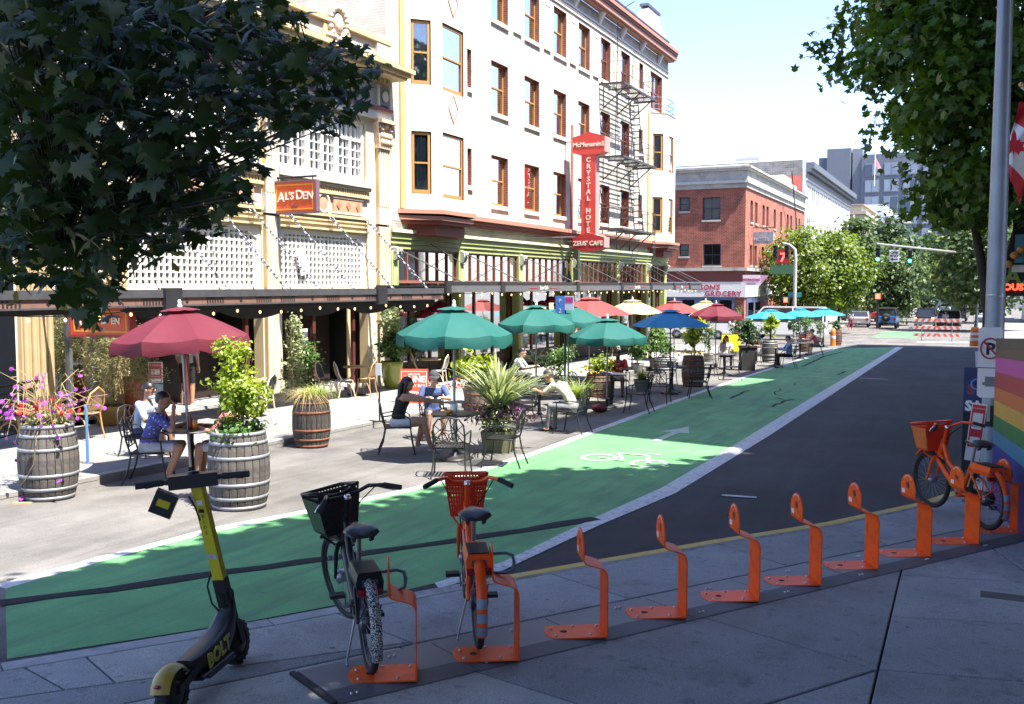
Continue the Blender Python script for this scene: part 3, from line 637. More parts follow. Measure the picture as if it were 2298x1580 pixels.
for i, u in enumerate(pil):
    m2 = MB(); w = .2
    FH.box(m2,u-w,u+w,gz(u)+FARWALK,3.55,-.2,.08); FH.box(m2,u-w*.5,u+w*.5,gz(u)+.4,3.4,.08,.1,1); m2.build('pilaster', [LIME, mat('pale_green_panel',(.45,.5,.25),.6)], hotel, True)
    m2 = MB(); m2.ext([(.08,0),(.2,.05),(.26,.2),(.22,.36),(.08,.42)],(XF,u-.11,3.2),(1,0,0),(0,0,1),(0,1,0),0,.22); m2.ext([(.2,.22),(.3,.26),(.3,.34),(.2,.38)],(XF,u-.08,3.2),(1,0,0),(0,0,1),(0,1,0),0,.16)
    m2.build('scroll_bracket', mat('grey_green_stone',(.50,.52,.44),.7,var=.1), hotel, True)
m2 = MB(); FH.box(m2,38.12,38.32,2.7,4.5,.02,.32); m2.build('dark_conduit', mat('dark_green_conduit',(.05,.07,.05),.7), hotel, True)
m2 = MB(); FH.box(m2,38.42,38.47,2.62,3.6,.03,.08); FH.box(m2,38.83,38.88,2.62,3.6,.03,.08)
for k in range(9): FH.box(m2,38.47,38.83,2.66+k*.105,2.71+k*.105,.03,.08)
m2.build('slatted_vent', SALMON, hotel, True)
m2 = MB(); FH.box(m2,38.05,38.28,4.78,9.1,.001,.03); m2.build('exposed_brick_strip', REDJ, hotel, True)
for i in range(len(pil)-1):
    a, b = pil[i]+.2, pil[i+1]-.2; zb = gz((a+b)/2)+FARWALK
    m2 = MB(); FH.box(m2,a,b,zb,zb+.55,-.35,-.28); m2.build('stall_riser', mat('dark_brown_wood',(.09,.045,.025),.6,var=.2,scale=6), hotel, True)
    m2 = MB()
    for k in range(4): u = a+(b-a)*k/3; FH.box(m2,u-.05,u+.05,zb+.55,2.56,-.36,-.27)
    o = m2.build('shop_window', mat('brown_frame_wood',(.16,.075,.04),.5,var=.15), hotel, True)
    for k in range(3):
        m3 = MB(); FH.box(m3,a+(b-a)*k/3+.05,a+(b-a)*(k+1)/3-.05,zb+.55,2.56,-.32,-.315); m3.build('pane', GLASSD, o, True)
REDB = mat('red_awning_cloth', (.40,.02,.05), .8, var=.15)
for u, z, r in ((26.3,1.75,.5),(34.3,1.75,.32),(35.2,1.9,.32),(36.1,1.75,.32),(25.4,1.6,.4)):
    m2 = MB(); m2.lathe([(.02,r*.55),(r*.45,r*.4),(r*.8,.0),(r*.82,-.08)],14,(XF+.35,u,z)); m2.build('red_lamp_shade', REDB, hotel, True)
CANB = mat('canopy_black', (.022,.022,.024), .5, var=.2); CANG = mat('canopy_grey_fascia', (.11,.11,.12), .45, var=.15)
XE = -12.9
can = MB(); c0, c1 = 23.35, 50.8
can.box(XF+.01,XE-.03,c0,c1,2.44,2.50); can.box(XE-.03,XE,c0,c1,2.50,2.60); can.box(XE-.16,XE-.03,c0,c1,2.36,2.44)
for k in range(13): y = c0+.3+k*(c1-c0-.6)/12; can.box(XF+.02,-13.0,y-.04,y+.04,2.36,2.439)
cano = can.build('canopy', CANB, hotel, True)
jo = [c0,26.75,33.0,37.9,41.9,45.6,48.4,c1]
for i in range(len(jo)-1):
    m2 = MB(); m2.box(XE,XE+.02,jo[i]+.14,jo[i+1]-.14,2.30,2.49); m2.build('fascia_panel', CANG, cano, True)
    m2 = MB(); m2.box(XE-.02,XE+.05,jo[i]-.14,jo[i]+.14,2.27,2.61); m2.build('canopy_clamp', CANB, cano, True)
REDT = mat('red_sign_letters', (.5,.03,.05), .5); IVT = mat('ivory_sign_letters', (.85,.80,.66), .5)
for y in (29.9,39.9,47.0):
    text("Zeus Café" if y < 45 else "Bar", .17, (XE+.022,y,2.36), (0,1,0),(0,0,1), IVT, 'lettering', cano, .004)
    for k in (-1,1): m2 = MB(); m2.box(XE+.02,XE+.03,y+k*.85-.35,y+k*.85+.35,2.40,2.43); m2.build('neon_tube', REDT, cano, True)
CHN0 = mat('dull_rod_steel',(.055,.056,.06),.6,metal=0.,var=.1)
for i, u in enumerate(pil[:7]):                                     # tie rods from the scrolls down to the edge
    for dy in (-.05,.05): m2 = MB(); m2.tube([(XF+.28,u+dy,3.5),(XE-.1,u+.25+dy,2.56)],.010,5); m2.build('tie_rod', CHN0, cano, True)
    if i < 6: 
        v = (pil[i]+pil[i+1])/2; m2 = MB(); m2.tube([(XF+.06,v,3.78),(XE-.1,v+.2,2.56)],.009,5)
        m2.build('tie_rod', CHN0, cano, True)
BULB = mat('warm_bulb', (1,.8,.5), .4, var=0, emis=(1,.62,.25), estr=1.0)
bm_ = MB(); bm_.ell((0,0,0),(.024,.024,.034),8,5); BULBM = bm_.mesh('bulb', BULB)
def lights(name, label, pts, sag, per, group, host=None):
    o = thing(name, label, 'string lights', pts[0], 0, group); m = MB(); bp = []
    for a, b in zip(pts[:-1], pts[1:]):
        a = Vector(a); b = Vector(b); n = max(2, int((b-a).length/per)); q = []
        for k in range(n+1):
            t = k/n; p = a.lerp(b,t); p.z -= sag*4*t*(1-t); q.append(p)
        m.tube(q,.008,5); bp += q[:-1]
    m.build('cable', BLACKM, o, True)
    for p in bp: c = link('bulb', BULBM, o); c.location = Vector((p.x,p.y,p.z-.06))-Vector(pts[0])
    return o
lights('string_lights','warm bulbs strung along the edge of the hotel canopy',[(XE-.06,23.5+k*2.7,2.32) for k in range(11)],.06,.55,None)
FE = thing('fire_escape','black iron fire escape with three slatted landings on the white hotel','fire escape',(XF,41.4,5))
FEB = mat('fire_escape_iron',(.055,.055,.058),.6,var=.2)
for li, z in enumerate((4.98,8.15,11.32)):
    m2 = MB(); y0, y1, x1 = 41.35, 46.25, XF+1.15
    m2.bar((XF,y0,z),(x1,y0,z),.05,.09); m2.bar((XF,y1,z),(x1,y1,z),.05,.09); m2.bar((x1,y0,z),(x1,y1,z),.05,.09)
    k = 0
    while XF+.1+k*.1 < x1: m2.bar((XF+.1+k*.1,y0,z+.03),(XF+.1+k*.1,y1,z+.03),.028,.02); k += 1
    for yy in (42.6,43.8,45.0): m2.bar((XF,yy,z-.02),(x1,yy,z-.02),.04,.06)
    lo = m2.build('landing', FEB, FE, True)
    m2 = MB()
    for h in (.45,.95):
        m2.tube([(XF,y0,z+h),(x1,y0,z+h),(x1,y1,z+h),(XF,y1,z+h)],.014,6)
    for yy in (y0,42.5,43.8,45.0,y1): m2.tube([(x1,yy,z),(x1,yy,z+.95)],.014,6)
    for yy in (y0,y1): m2.tube([(XF+.5,yy,z),(XF+.5,yy,z+.95)],.018,6)
    m2.build('railing', FEB, lo, True)
    for yy in (41.9,43.8,45.7): m2 = MB(); m2.bar((x1-.05,yy,z-.04),(XF,yy,z-.95),.045,.045); m2.bar((XF+.03,yy,z-.95),(XF+.03,yy,z),.03,.03); m2.build('brace', FEB, lo, True)
    if li < 2:
        m2 = MB(); a = (XF+.55,45.6,z+.05); b = (XF+.55,44.4,z+3.15)
        for dx in (-.22,.22): m2.bar((a[0]+dx,a[1],a[2]),(b[0]+dx,b[1],b[2]),.03,.06)
        for k in range(11): t = (k+.5)/11; p = Vector(a).lerp(Vector(b),t); m2.bar((p.x-.22,p.y,p.z),(p.x+.22,p.y,p.z),.025,.05)
        m2.build('ladder', FEB, lo, True)
m2 = MB()
for yy in (46.05,46.35): m2.tube([(XF+1.1,yy,3.7),(XF+1.1,yy,6.0)],.02,6)
for k in range(8): m2.tube([(XF+1.1,46.05,3.8+k*.28),(XF+1.1,46.35,3.8+k*.28)],.014,5)
m2.build('drop_ladder', FEB, FE, True)
m2 = MB(); m2.tube([(XF+.2,43.0,8.2),(XF+.2,43.3,14.9),(XF+.95,43.35,15.3)],.02,6); m2.build('roof_ladder_rail', FEB, FE, True)
SIGNR = mat('sign_red_enamel', (.62,.055,.045), .4, var=.06, scale=3); SIGNP = mat('sign_pink_side', (.70,.26,.24), .5, var=.08); SIGND = mat('sign_deep_red', (.45,.03,.03), .4, var=.06)
ys = 37.25; bs = thing('blade_sign','tall red vertical hotel sign with widened head and foot on the white facade','sign',(-14.2,ys,4))
def blade(name, poly, y0, y1, m, ms, par):
    b = MB(); b.ext(poly,(0,0,0),(1,0,0),(0,0,1),(0,1,0),y0,y1,0,1); return b.build(name,[m,ms],par,True)
blade('shaft',[(-14.42,4.2),(-13.80,4.2),(-13.80,8.15),(-14.42,8.15)],ys,ys+.42,SIGNR,SIGNP,bs)
blade('head',[(-14.80,7.82),(-14.5,7.72),(-13.72,7.72),(-13.42,7.82),(-13.42,8.42),(-13.72,8.5),(-14.1,8.62),(-14.5,8.5),(-14.80,8.42)],ys-.03,ys+.6,SIGNR,SIGNP,bs)
ft = blade('foot',[(-14.80,4.02),(-14.5,3.90),(-14.1,3.84),(-13.72,3.90),(-13.42,4.02),(-13.42,4.42),(-13.72,4.50),(-14.1,4.60),(-14.5,4.50),(-14.80,4.42)],ys-.03,ys+.6,SIGND,SIGNP,bs)
text('McMenaminS',.25,(-14.11,ys-.035,8.04),(1,0,0),(0,0,1),IVT,'lettering',bs,.008,bold=.004)
text("ZEUS' CAFE",.25,(-14.11,ys-.035,4.10),(1,0,0),(0,0,1),IVT,'lettering',ft,.008,bold=.006)
LETP = mat('pale_pink_letters', (.88,.62,.52), .5)
z = 7.42
for ch in 'CRYSTAL HOTEL':
    if ch != ' ': text(ch,.275,(-14.11,ys-.004,z),(1,0,0),(0,0,1),LETP,'lettering',bs,.02,bold=.008)
    z -= .255
m2 = MB(); m2.tube([(XF,ys+.2,8.3),(-14.8,ys+.2,8.3)],.03,6); m2.tube([(XF,ys+.2,4.3),(-14.8,ys+.2,4.3)],.03,6); m2.tube([(XF,ys-3,4.3),(-14.7,ys+.1,4.45)],.02,6); m2.build('mounting_arm', STEEL, bs, True)
als = thing('bar_building','two-storey cream and tan corner building with lattice grilles and fluted pilasters','building',(XF,18,gz(18)))
CR1 = mat('cream_stucco', (.58,.52,.42), .65, var=.14, scale=1.2, dirt=(.46,.40,.31), dscale=1.6); CR2 = mat('yellow_cream_stucco', (.55,.43,.24), .65, var=.10, scale=2); PINKP = mat('terracotta_panel', (.55,.27,.17), .65, var=.1)
GREYF = mat('grey_frieze', (.42,.41,.40), .7, var=.05); MAROON = mat('maroon_moulding', (.24,.06,.07), .6)
FA = FH
mb = MB()
bays = [(14.35,18.5),(19.1,22.95)]
hol = []
for a, b in bays: hol += [(a,b,2.46,3.86),(a+.02,b-.02,5.32,6.92),(a,b,-1,2.40)]
hol.append((12.6,13.85,-1,2.40))
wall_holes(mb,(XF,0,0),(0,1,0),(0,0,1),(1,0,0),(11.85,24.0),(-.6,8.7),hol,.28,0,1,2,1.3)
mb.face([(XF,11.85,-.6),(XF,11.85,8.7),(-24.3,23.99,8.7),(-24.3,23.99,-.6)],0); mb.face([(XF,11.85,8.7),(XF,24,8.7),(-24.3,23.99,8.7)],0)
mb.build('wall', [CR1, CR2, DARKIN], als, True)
def pilaster(u0,u1,z0,z1,cap=True,shade=CR1,n=5,par=als):
    m2 = MB(); w = (u1-u0)
    FA.box(m2,u0,u1,z0,z1,.001,.10); FA.box(m2,u0-.03,u1+.03,z0,z0+.45,.001,.13)
    for k in range(n): u = u0+w*(k+.5)/n; m2.tube([(XF+.10,u,z0+.5),(XF+.10,u,z1-.05)],w/n*.36,6)
    FA.box(m2,u0-.012,u0-.004,z0+.5,z1,.0,.11,1)  # shade on the pilaster's near return, painted as a tan strip
    o = m2.build('pilaster',[shade,TAN],par,True)
    if cap:
        m3 = MB(); c = (u0+u1)/2; zc = z1
        FA.box(m3,u0-.05,u1+.05,zc-.08,zc,.0,.18); FA.box(m3,u0-.10,u1+.10,zc+.62,zc+.72,.0,.30)
        m3.ext([(u0-.02,zc),(u1+.02,zc),(u1+.12,zc+.62),(u0-.12,zc+.62)],(XF,0,0),(0,1,0),(0,0,1),(1,0,0),.0,.16)
        for s_ in (-1,1):
            q = [(XF+.2,c+s_*(w*.42+.10*math.cos(t)*(1-t/9)),zc+.48+.10*math.sin(t)*(1-t/9)) for t in [i*.6 for i in range(14)]]
            m3.tube(q,.03,6)
        for r_ in range(2):
            for k in range(5): m3.ell((XF+.19,u0+w*(k+.5)/5,zc+.10+r_*.17),(.05,w*.11,.10),7,5)
        m3.ell((XF+.2,c,zc+.55),(.06,.09,.09),8,6); m3.build('capital', mat('weathered_capital',(.55,.42,.30),.8,var=.25,scale=14), o, True)
    return o
for u0,u1 in ((18.55,19.07),(23.4,23.97),(13.88,14.32)): pilaster(u0,u1,4.2,6.38)
for u0,u1 in ((18.55,19.07),(23.4,23.97),(13.88,14.32)): pilaster(u0,u1,gz(u0)+FARWALK,4.15,False,CR2 if u0 < 15 else CR1)
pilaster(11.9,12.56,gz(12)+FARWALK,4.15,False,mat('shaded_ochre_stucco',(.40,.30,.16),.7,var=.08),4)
pilaster(11.9,12.56,4.2,6.38)
m2 = MB(); FA.box(m2,11.85,24.0,7.10,7.34,.001,.16,0); FA.box(m2,11.85,24.0,7.34,7.42,.001,.22,1); m2.build('architrave',[mat('pale_grey_architrave',(.58,.57,.54),.65,var=.04), MAROON],als,True)
m2 = MB(); FA.box(m2,11.85,24.0,7.42,8.08,.001,.10); m2.build('frieze', GREYF, als, True)
for u in (14.1,18.8,23.68):
    m2 = MB(); FA.box(m2,u-.22,u+.22,7.5,8.0,.10,.14); FA.box(m2,u-.34,u-.26,7.46,8.04,.10,.16,1); FA.box(m2,u+.26,u+.34,7.46,8.04,.10,.16,1); m2.lathe([(.01,.0),(.13,.0),(.16,.03),(.12,.05),(.01,.04)],14,(0,0,0),1,Matrix.Translation((XF+.14,u,7.75))@Matrix.Rotation(math.pi/2,4,'Y')); m2.build('frieze_medallion',[mat('blue_grey_block',(.22,.22,.25),.7),CREAML],als,True)
m2 = MB()
for k in range(60): u = 11.9+k*.2; FA.box(m2,u,u+.11,8.09,8.22,.10,.24)
tag(m2.build('dentil_course', CR2, als, True), kind='stuff')
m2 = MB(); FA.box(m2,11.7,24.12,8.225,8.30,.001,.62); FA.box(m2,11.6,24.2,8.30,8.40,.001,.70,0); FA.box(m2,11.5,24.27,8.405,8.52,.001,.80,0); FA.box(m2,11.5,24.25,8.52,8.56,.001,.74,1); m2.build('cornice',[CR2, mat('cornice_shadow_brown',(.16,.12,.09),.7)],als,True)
m2 = MB(); FA.box(m2,11.85,23.97,8.56,9.2,-.25,.08,0); FA.box(m2,11.85,24.0,9.2,9.32,-.28,.18,1); FA.box(m2,11.85,24.0,8.66,8.74,.08,.14,1); FA.box(m2,23.3,23.98,8.57,9.42,-.26,.16,0); m2.build('parapet',[CR1,CR2],als,True)
m2 = MB(); m2.ext([(20.85,8.76),(22.05,8.76),(22.0,9.35),(21.8,9.62),(21.45,9.75),(21.1,9.62),(20.9,9.35)],(XF,0,0),(0,1,0),(0,0,1),(1,0,0),.0,.14)
co_ = m2.build('cartouche', CR2, als, True); m3 = MB()
for k in range(18):
    t = 2*math.pi*k/18; m3.ell((XF+.17,21.45+.36*math.cos(t),9.22+.40*math.sin(t)),(.09,.10,.10),7,5)
for k in (-1,1): m3.ell((XF+.16,21.45+k*.36,8.86),(.10,.15,.10),8,6)
m3.ell((XF+.16,21.45,9.22),(.12,.19,.27),12,8); m3.build('carved_wreath', mat('carved_stone',(.55,.45,.36),.85,var=.25,scale=16,bump=.5,bscale=30), co_, True)
WW = mat('white_window_paint', (.80,.79,.75), .5, var=.03)
PG = glassmat('leaded_glass',(.42,.47,.47),.12)
for a, b in bays:
    n = 3; ww = (b-a-.1)/n
    for k in range(n):
        u0 = a+.05+k*ww; m2 = MB(); e = .09 
        FA.box(m2,u0,u0+e,5.32,6.92,-.22,-.06); FA.box(m2,u0+ww-e,u0+ww,5.32,6.92,-.22,-.06); FA.box(m2,u0+e,u0+ww-e,5.32,5.46,-.22,-.06)
        rise = [0,.12,0][k]
        FA.box(m2,u0+e,u0+ww-e,6.38,6.46,-.22,-.06); FA.box(m2,u0+e,u0+ww-e,6.84,6.92,-.22,-.06); FA.box(m2,u0+ww/2-.05,u0+ww/2+.05,5.46,6.38,-.2,-.07)
        hw = (ww-2*e-.1)/2
        for s_ in (0,1):
            q0 = u0+e+s_*(hw+.1); FA.box(m2,q0+hw/2-.018,q0+hw/2+.018,5.46,6.38,-.16,-.10)
            for r_ in range(1,4): FA.box(m2,q0,q0+hw,5.46+.92*r_/4-.018,5.46+.92*r_/4+.018,-.158,-.102)
        for k2 in range(1,5): u = u0+e+(ww-2*e)*k2/5; FA.box(m2,u-.018,u+.018,6.46,6.84,-.16,-.10)
        o = m2.build('window', WW, als, True)
        for s_ in (0,1):
            q0 = u0+e+s_*(hw+.1)
            for c_ in range(2):
                for r_ in range(4):
                    m3 = MB(); FA.box(m3,q0+hw*c_/2+.018,q0+hw*(c_+1)/2-.018,5.46+.23*r_+.018,5.46+.23*(r_+1)-.018,-.134,-.13); m3.build('pane', PG, o, True)
        m3 = MB(); FA.box(m3,u0+e,u0+ww-e,6.46,6.84,-.134,-.13); m3.build('transom_pane', PG, o, True)
        m3 = MB(); vs = []
        for j in range(13): vs += [FA.P(u0+e+(ww-2*e)*j/12,5.4,-.30-.03*math.sin(j*2.1)),FA.P(u0+e+(ww-2*e)*j/12,6.0 if k != 2 else 6.4,-.30-.03*math.sin(j*2.1))]
        m3.add(vs,[(2*j,2*j+2,2*j+3,2*j+1) for j in range(12)],0,True); m3.build('curtain', mat('grey_green_curtain',(.38,.44,.42),.9,var=.1), o, True)
    m2 = MB(); FA.box(m2,a-.1,b+.1,5.14,5.31,.001,.18); FA.box(m2,a-.05,b+.05,5.05,5.14,.001,.12); m2.build('sill', CR1, als, True)
    m2 = MB()
    for k in range(int((b-a)/.105)): u = a+k*.105; FA.box(m2,u,u+.06,4.93,5.05,.001,.09)
    tag(m2.build('dentil_course', CR2, als, True), kind='stuff')
    m2 = MB(); FA.box(m2,a,b,4.85,4.93,.001,.10); FA.box(m2,a,b,4.27,4.34,.001,.08); FA.box(m2,a,b,4.05,4.10,.001,.06); FA.box(m2,a,b,3.92,3.97,.001,.06); FA.box(m2,a,b,4.16,4.20,.001,.05); m2.build('moulding', CR2, als, True)
    c = (a+b)/2-.15
    for u0,u1 in ((a+.25,c-.45),(c+.45,b-.3)):
        m2 = MB(); FA.box(m2,u0,u1,4.42,4.78,.001,.05); FA.box(m2,u0-.05,u1+.05,4.37,4.42,.001,.07,1); FA.box(m2,u0-.05,u1+.05,4.78,4.83,.001,.07,1)
        o = m2.build('terracotta_panel',[PINKP,CR1],als,True)
        for k in range(3):
            u = u0+(u1-u0)*(k+.5)/3; m3 = MB(); m3.ext([(u-.10,4.6),(u,4.48),(u+.10,4.6),(u,4.72)],(XF,0,0),(0,1,0),(0,0,1),(1,0,0),.05,.07); m3.build('diamond_ornament', mat('brown_ornament',(.36,.17,.09),.7), o, True)
    T = Matrix.Translation((XF,c,4.6))@Matrix.Rotation(math.pi/2,4,'Y')
    m2 = MB(); m2.lathe([(.01,.04),(.10,.04),(.13,.05),(.2,.05),(.22,.08),(.27,.08),(.29,.0)],20,(0,0,0),0,T); o = m2.build('round_medallion', CR1, als, True)
    m3 = MB(); m3.lathe([(.01,.06),(.12,.055),(.19,.05)],14,(0,0,0),0,T); m3.build('rosette', PINKP, o, True)
    m2 = MB(); nu = round((b-a)/.165); nv = 9
    for k in range(1,nu): u = a+(b-a)*k/nu; FA.box(m2,u-.028,u+.028,2.50,3.78,-.16,-.10)
    for k in range(1,nv): v = 2.48+(3.84-2.48)*k/nv; FA.box(m2,a,b,v-.022,v+.022,-.162,-.098)
    FA.box(m2,a,a+.1,2.46,3.86,-.2,-.05); FA.box(m2,b-.1,b,2.46,3.86,-.2,-.05); FA.box(m2,a+.1,b-.1,3.76,3.86,-.2,-.05); FA.box(m2,a+.1,b-.1,2.46,2.53,-.2,-.05)
    for s_, uu in ((1,a+.1),(-1,b-.1)): m2.ext([(uu,3.76),(uu+s_*.3,3.76),(uu,3.6)],(XF,0,0),(0,1,0),(0,0,1),(1,0,0),-.19,-.06)
    tag(m2.build('lattice_grille', WW, als, True), kind='stuff')
    m2 = MB(); FA.box(m2,a,b,2.46,3.86,-.62,-.6); m2.build('grille_backing', mat('dim_blind',(.055,.055,.052),.9,var=.6,scale=1.2), als, True)
m2 = MB(); FA.box(m2,19.15,19.55,2.5,3.1,-.4,-.38); m2.build('red_sheet', REDB, als, True)
PAPER = mat('paper_white', (.75,.75,.74), .8, var=.04)
m2 = MB(); m2.box(-.16,.16,-.006,.006,-.34,.34,0,Matrix.Translation((XF+.0,20.05,3.1))@Matrix.Rotation(.25,4,'X')@Matrix.Rotation(math.pi/2,4,'Z')); m2.build('loose_notice', PAPER, als, True)
for a, b, zf in ((14.35,18.5,0),(19.1,22.95,0)):
    z0 = gz((a+b)/2)+FARWALK
    m2 = MB(); FA.box(m2,a,b,z0,z0+.06,-1.5,.0); m2.build('threshold', CONC, als, True)
    m2 = MB(); FA.box(m2,a+.05,a+.16,z0,2.35,-.5,-.4); FA.box(m2,b-.16,b-.05,z0,2.35,-.5,-.4); FA.box(m2,a+.16,b-.16,2.2,2.35,-.5,-.4); FA.box(m2,(a+b)/2-.06,(a+b)/2+.06,z0,2.2,-.5,-.4); m2.build('door_frame', mat('dark_red_wood',(.10,.03,.025),.5,var=.15), als, True)
    for k in range(4): m2 = MB(); u = a+.2+k*(b-a-.4)/4; m2.box(XF-1.2,XF-1.12,u,u+.8,z0+.06,2.3); m2.build('interior_panel', mat('interior_red_panel',(.022,.012,.010),.7,var=.3), als, True)
m2 = MB(); m2.tube([(XF+.15,21.78,gz(21.8)+.07),(XF+.15,21.78,2.3)],.055,10); m2.build('slim_column', CR2, als, True)
m2 = MB(); m2.box(XF-.38,XF-.37,20.45,20.7,1.02,1.38); m2.build('door_notice', PAPER, als, True)
m2 = MB(); FA.box(m2,12.62,13.82,gz(13)+.1,2.2,-.30,-.28); o = m2.build('shop_window', glassmat('street_reflecting_glass',(.06,.07,.08),.32), als, True)
m2 = MB()
for u in (12.66,13.2,13.78): FA.box(m2,u-.035,u+.035,gz(13),2.3,-.29,-.22)
m2.build('window_bar', STEEL, o, True)
can = MB(); c0, c1 = 9.6, 23.1
can.box(-13.95,XE-.02,c0,c1,2.22,2.30); can.box(-13.95,-13.85,c0,c1,2.0,2.22); can.box(-15.1,-15.0,12.0,c1,2.2,2.30)
for k in range(9): y = 12.3+k*1.33; can.box(XF,-13.95,y-.04,y+.04,2.2,2.28)
can.box(-14.3,-13.95,c0,11.9,2.2,2.28)
cana = can.build('canopy', CANB, als, True)
m2 = MB(); m2.box(XE-.02,XE+.03,c0,c1,2.28,2.42); m2.box(XE-.02,XE+.02,c0,c1,2.12,2.15); m2.build('canopy_edge', mat('canopy_steel_edge',(.12,.12,.13),.35,metal=.5,var=.2), cana, True)
BRZ = mat('brown_fascia', (.19,.105,.08), .5, var=.15, scale=3)
jo = [9.6,12.4,14.0,16.1,17.75,19.2,20.9,23.1]
for i in range(len(jo)-1):
    m2 = MB(); m2.box(XE-.015,XE+.0,jo[i]+.004,jo[i+1]-.004,2.15,2.275); o = m2.build('fascia_panel', BRZ, cana, True)
    m3 = MB(); n = int((jo[i+1]-jo[i])/.7)
    for k in range(n):
        u = jo[i]+(jo[i+1]-jo[i])*(k+.5)/n
        if k % 2: m3.ext([(u-.04,2.215),(u,2.18),(u+.04,2.215),(u,2.25)],(XE,0,0),(0,1,0),(0,0,1),(1,0,0),.0,.012)
        else:
            for j in range(7): m3.box(XE,XE+.01,u-.24+j*.07,u-.21+j*.07,2.17,2.265)
    m3.build('fascia_ornament', CANB, o, True)
for y in (20.0,13.2): m2 = MB(); m2.box(XE-.03,XE+.09,y-.2,y+.2,2.05,2.45); m2.build('canopy_joint_box', CANB, cana, True)
CHN = mat('chain_steel', (.22,.23,.27), .4, metal=.7, var=.2)
def chain(a, b, par):
    a = Vector(a); b = Vector(b); d = b-a; n = int(d.length/.115); m = MB(); t = d.normalized(); s_ = t.cross(Vector((0,0,1))).normalized(); q = t.cross(s_)
    for k in range(n):
        c = a+d*((k+.5)/n); x = s_ if k % 2 else q; big = 1.0+.35*math.sin(k*.9)
        pts = [c+t*(.075*math.cos(p_))+x*(.034*big*math.sin(p_)) for p_ in [2*math.pi*i/8 for i in range(8)]]
        m.tube(pts,.011,4,closed=True)
    pts = [a+t*(.09*math.cos(p_))+s_*(.085*math.sin(p_)) for p_ in [2*math.pi*i/14 for i in range(14)]]; m.tube(pts,.014,5,closed=True)
    return m.build('chain', CHN, par, True)
for y in (15.1,16.9,18.05,19.4,21.15,22.85): chain((XF+.12,y,4.22),(-13.15,y,2.32),cana)
lights('string_lights','warm bulbs strung under the canopy of the cream bar building',[(XE-.1,9.7+k*2.68,2.06) for k in range(6)],.05,.62,None)
m2 = MB()
for k in range(5):
    a, b = 12.6+k*2.1, 12.6+(k+1)*2.1; vs = []
    for j in range(9):
        t = j/8; y = a+(b-a)*t; vs += [(XE-.25,y,2.12),(XE-.25,y,1.98-.16*4*t*(1-t))]
    m2.add(vs,[(2*j,2*j+2,2*j+3,2*j+1) for j in range(8)],0,True)
m2.build('fabric_swag', BLACKM, cana, True)
def den_sign(name, label, y, x0, x1, z0, z1, arm, frame_m, sc=1.):
    o = thing(name,label,'sign',((x0+x1)/2,y,z0)); 
    m2 = MB(); m2.box(x0,x1,y-.05,y+.05,z0,z1); m2.build('board', mat('orange_red_enamel',(.66,.10,.03),.45,var=.05), o, True)
    b = .045*sc; m2 = MB()
    for d, w in ((0,.05),): m2.box(x0-.03,x1+.03,y-.07,y+.07,z1,z1+.04); m2.box(x0-.03,x1+.03,y-.07,y+.07,z0-.04,z0); m2.box(x0-.04,x0,y-.07,y+.07,z0,z1); m2.box(x1,x1+.04,y-.07,y+.07,z0,z1)
    m2.build('frame', frame_m, o, True)
    m2 = MB(); e = .05; m2.box(x0+e,x1-e,y-.056,y-.05,z1-e-.03,z1-e); m2.box(x0+e,x1-e,y-.056,y-.05,z0+e,z0+e+.03); m2.box(x0+e,x0+e+.03,y-.056,y-.05,z0+e+.03,z1-e-.03); m2.box(x1-e-.03,x1-e,y-.056,y-.05,z0+e+.03,z1-e-.03); m2.build('border_line', mat('yellow_orange_line',(.80,.35,.04),.5), o, True)
    w = x1-x0; h = z1-z0
    for ch, fx, sz, dz in (('A',.09,.44,.0),("L'S",.265,.34,.06),('D',.53,.44,.06),('EN',.70,.35,.06)):
        text(ch,h*sz,(x0+w*fx,y-.06,z0+h*(.36+dz)),(1,0,0),(0,0,1),IVT,'lettering',o,.006,bold=.004,align='LEFT')
    cx, cz = (x0+x1)/2, z0+h*.20; m2 = MB(); m2.ext([(cx-.1,cz),(cx,cz-.05),(cx+.1,cz),(cx,cz+.05)],(0,y-.055,0),(1,0,0),(0,0,1),(0,1,0),-.006,.004); m2.build('diamond_mark', MAROON, o, True)
    if arm: m2 = MB(); m2.tube([(XF,y,z1+.12),(x1,y,z1+.12)],.025,6); m2.tube([(XF,y,z0-.1),(x0,y,z0-.02)],.02,6); m2.tube([(x0+.1,y,z1),(x0+.1,y,z1+.12)],.015,5); m2.tube([(x1-.1,y,z1),(x1-.1,y,z1+.12)],.015,5); m2.build('bracket', BLACK, o, True)
    return o
den_sign('blade_sign',"orange-red hanging sign with AL'S DEN lettering above the lattice grille",18.93,-15.12,-13.93,4.22,4.92,True,mat('purple_grey_frame',(.16,.10,.13),.5))
p = onx(72,712,-15.0)
den_sign('blade_sign',"red AL'S DEN sign partly behind maple leaves by the corner column",12.62,-14.65,-13.25,1.62,2.10,False,mat('dark_red_frame',(.30,.03,.03),.5))
BRICKR = brickmat('red_brick_street', (.34,.085,.045),(.25,.055,.03),(.42,.30,.24),bw=.26,bh=.10); BRICKX = brickmat('red_brick_side', (.30,.07,.038),(.20,.045,.026),(.36,.25,.20), axis='X',bw=.26,bh=.10)
STONE = mat('grey_cornice_stone', (.40,.38,.34), .85, var=.22, scale=1.5, dirt=(.2,.19,.17), dscale=1.2); DKFR = mat('dark_window_frame', (.03,.035,.05), .5)
def offs(o): return o
y0, y1 = 72.4, 99.4
bb = thing('brick_building','two-storey red brick corner building with heavy grey stone cornice and grocery at street level','building',(XF,y0,gz(y0)))
FS = Fr((0,y0,0),(1,0,0),(0,-1,0))
street = []
for px in (1684,1694.5,1711,1720,1736.5,1751,1766,1774,1785,1792.5):
    u = onx(px,480,XF).y; street.append(u)
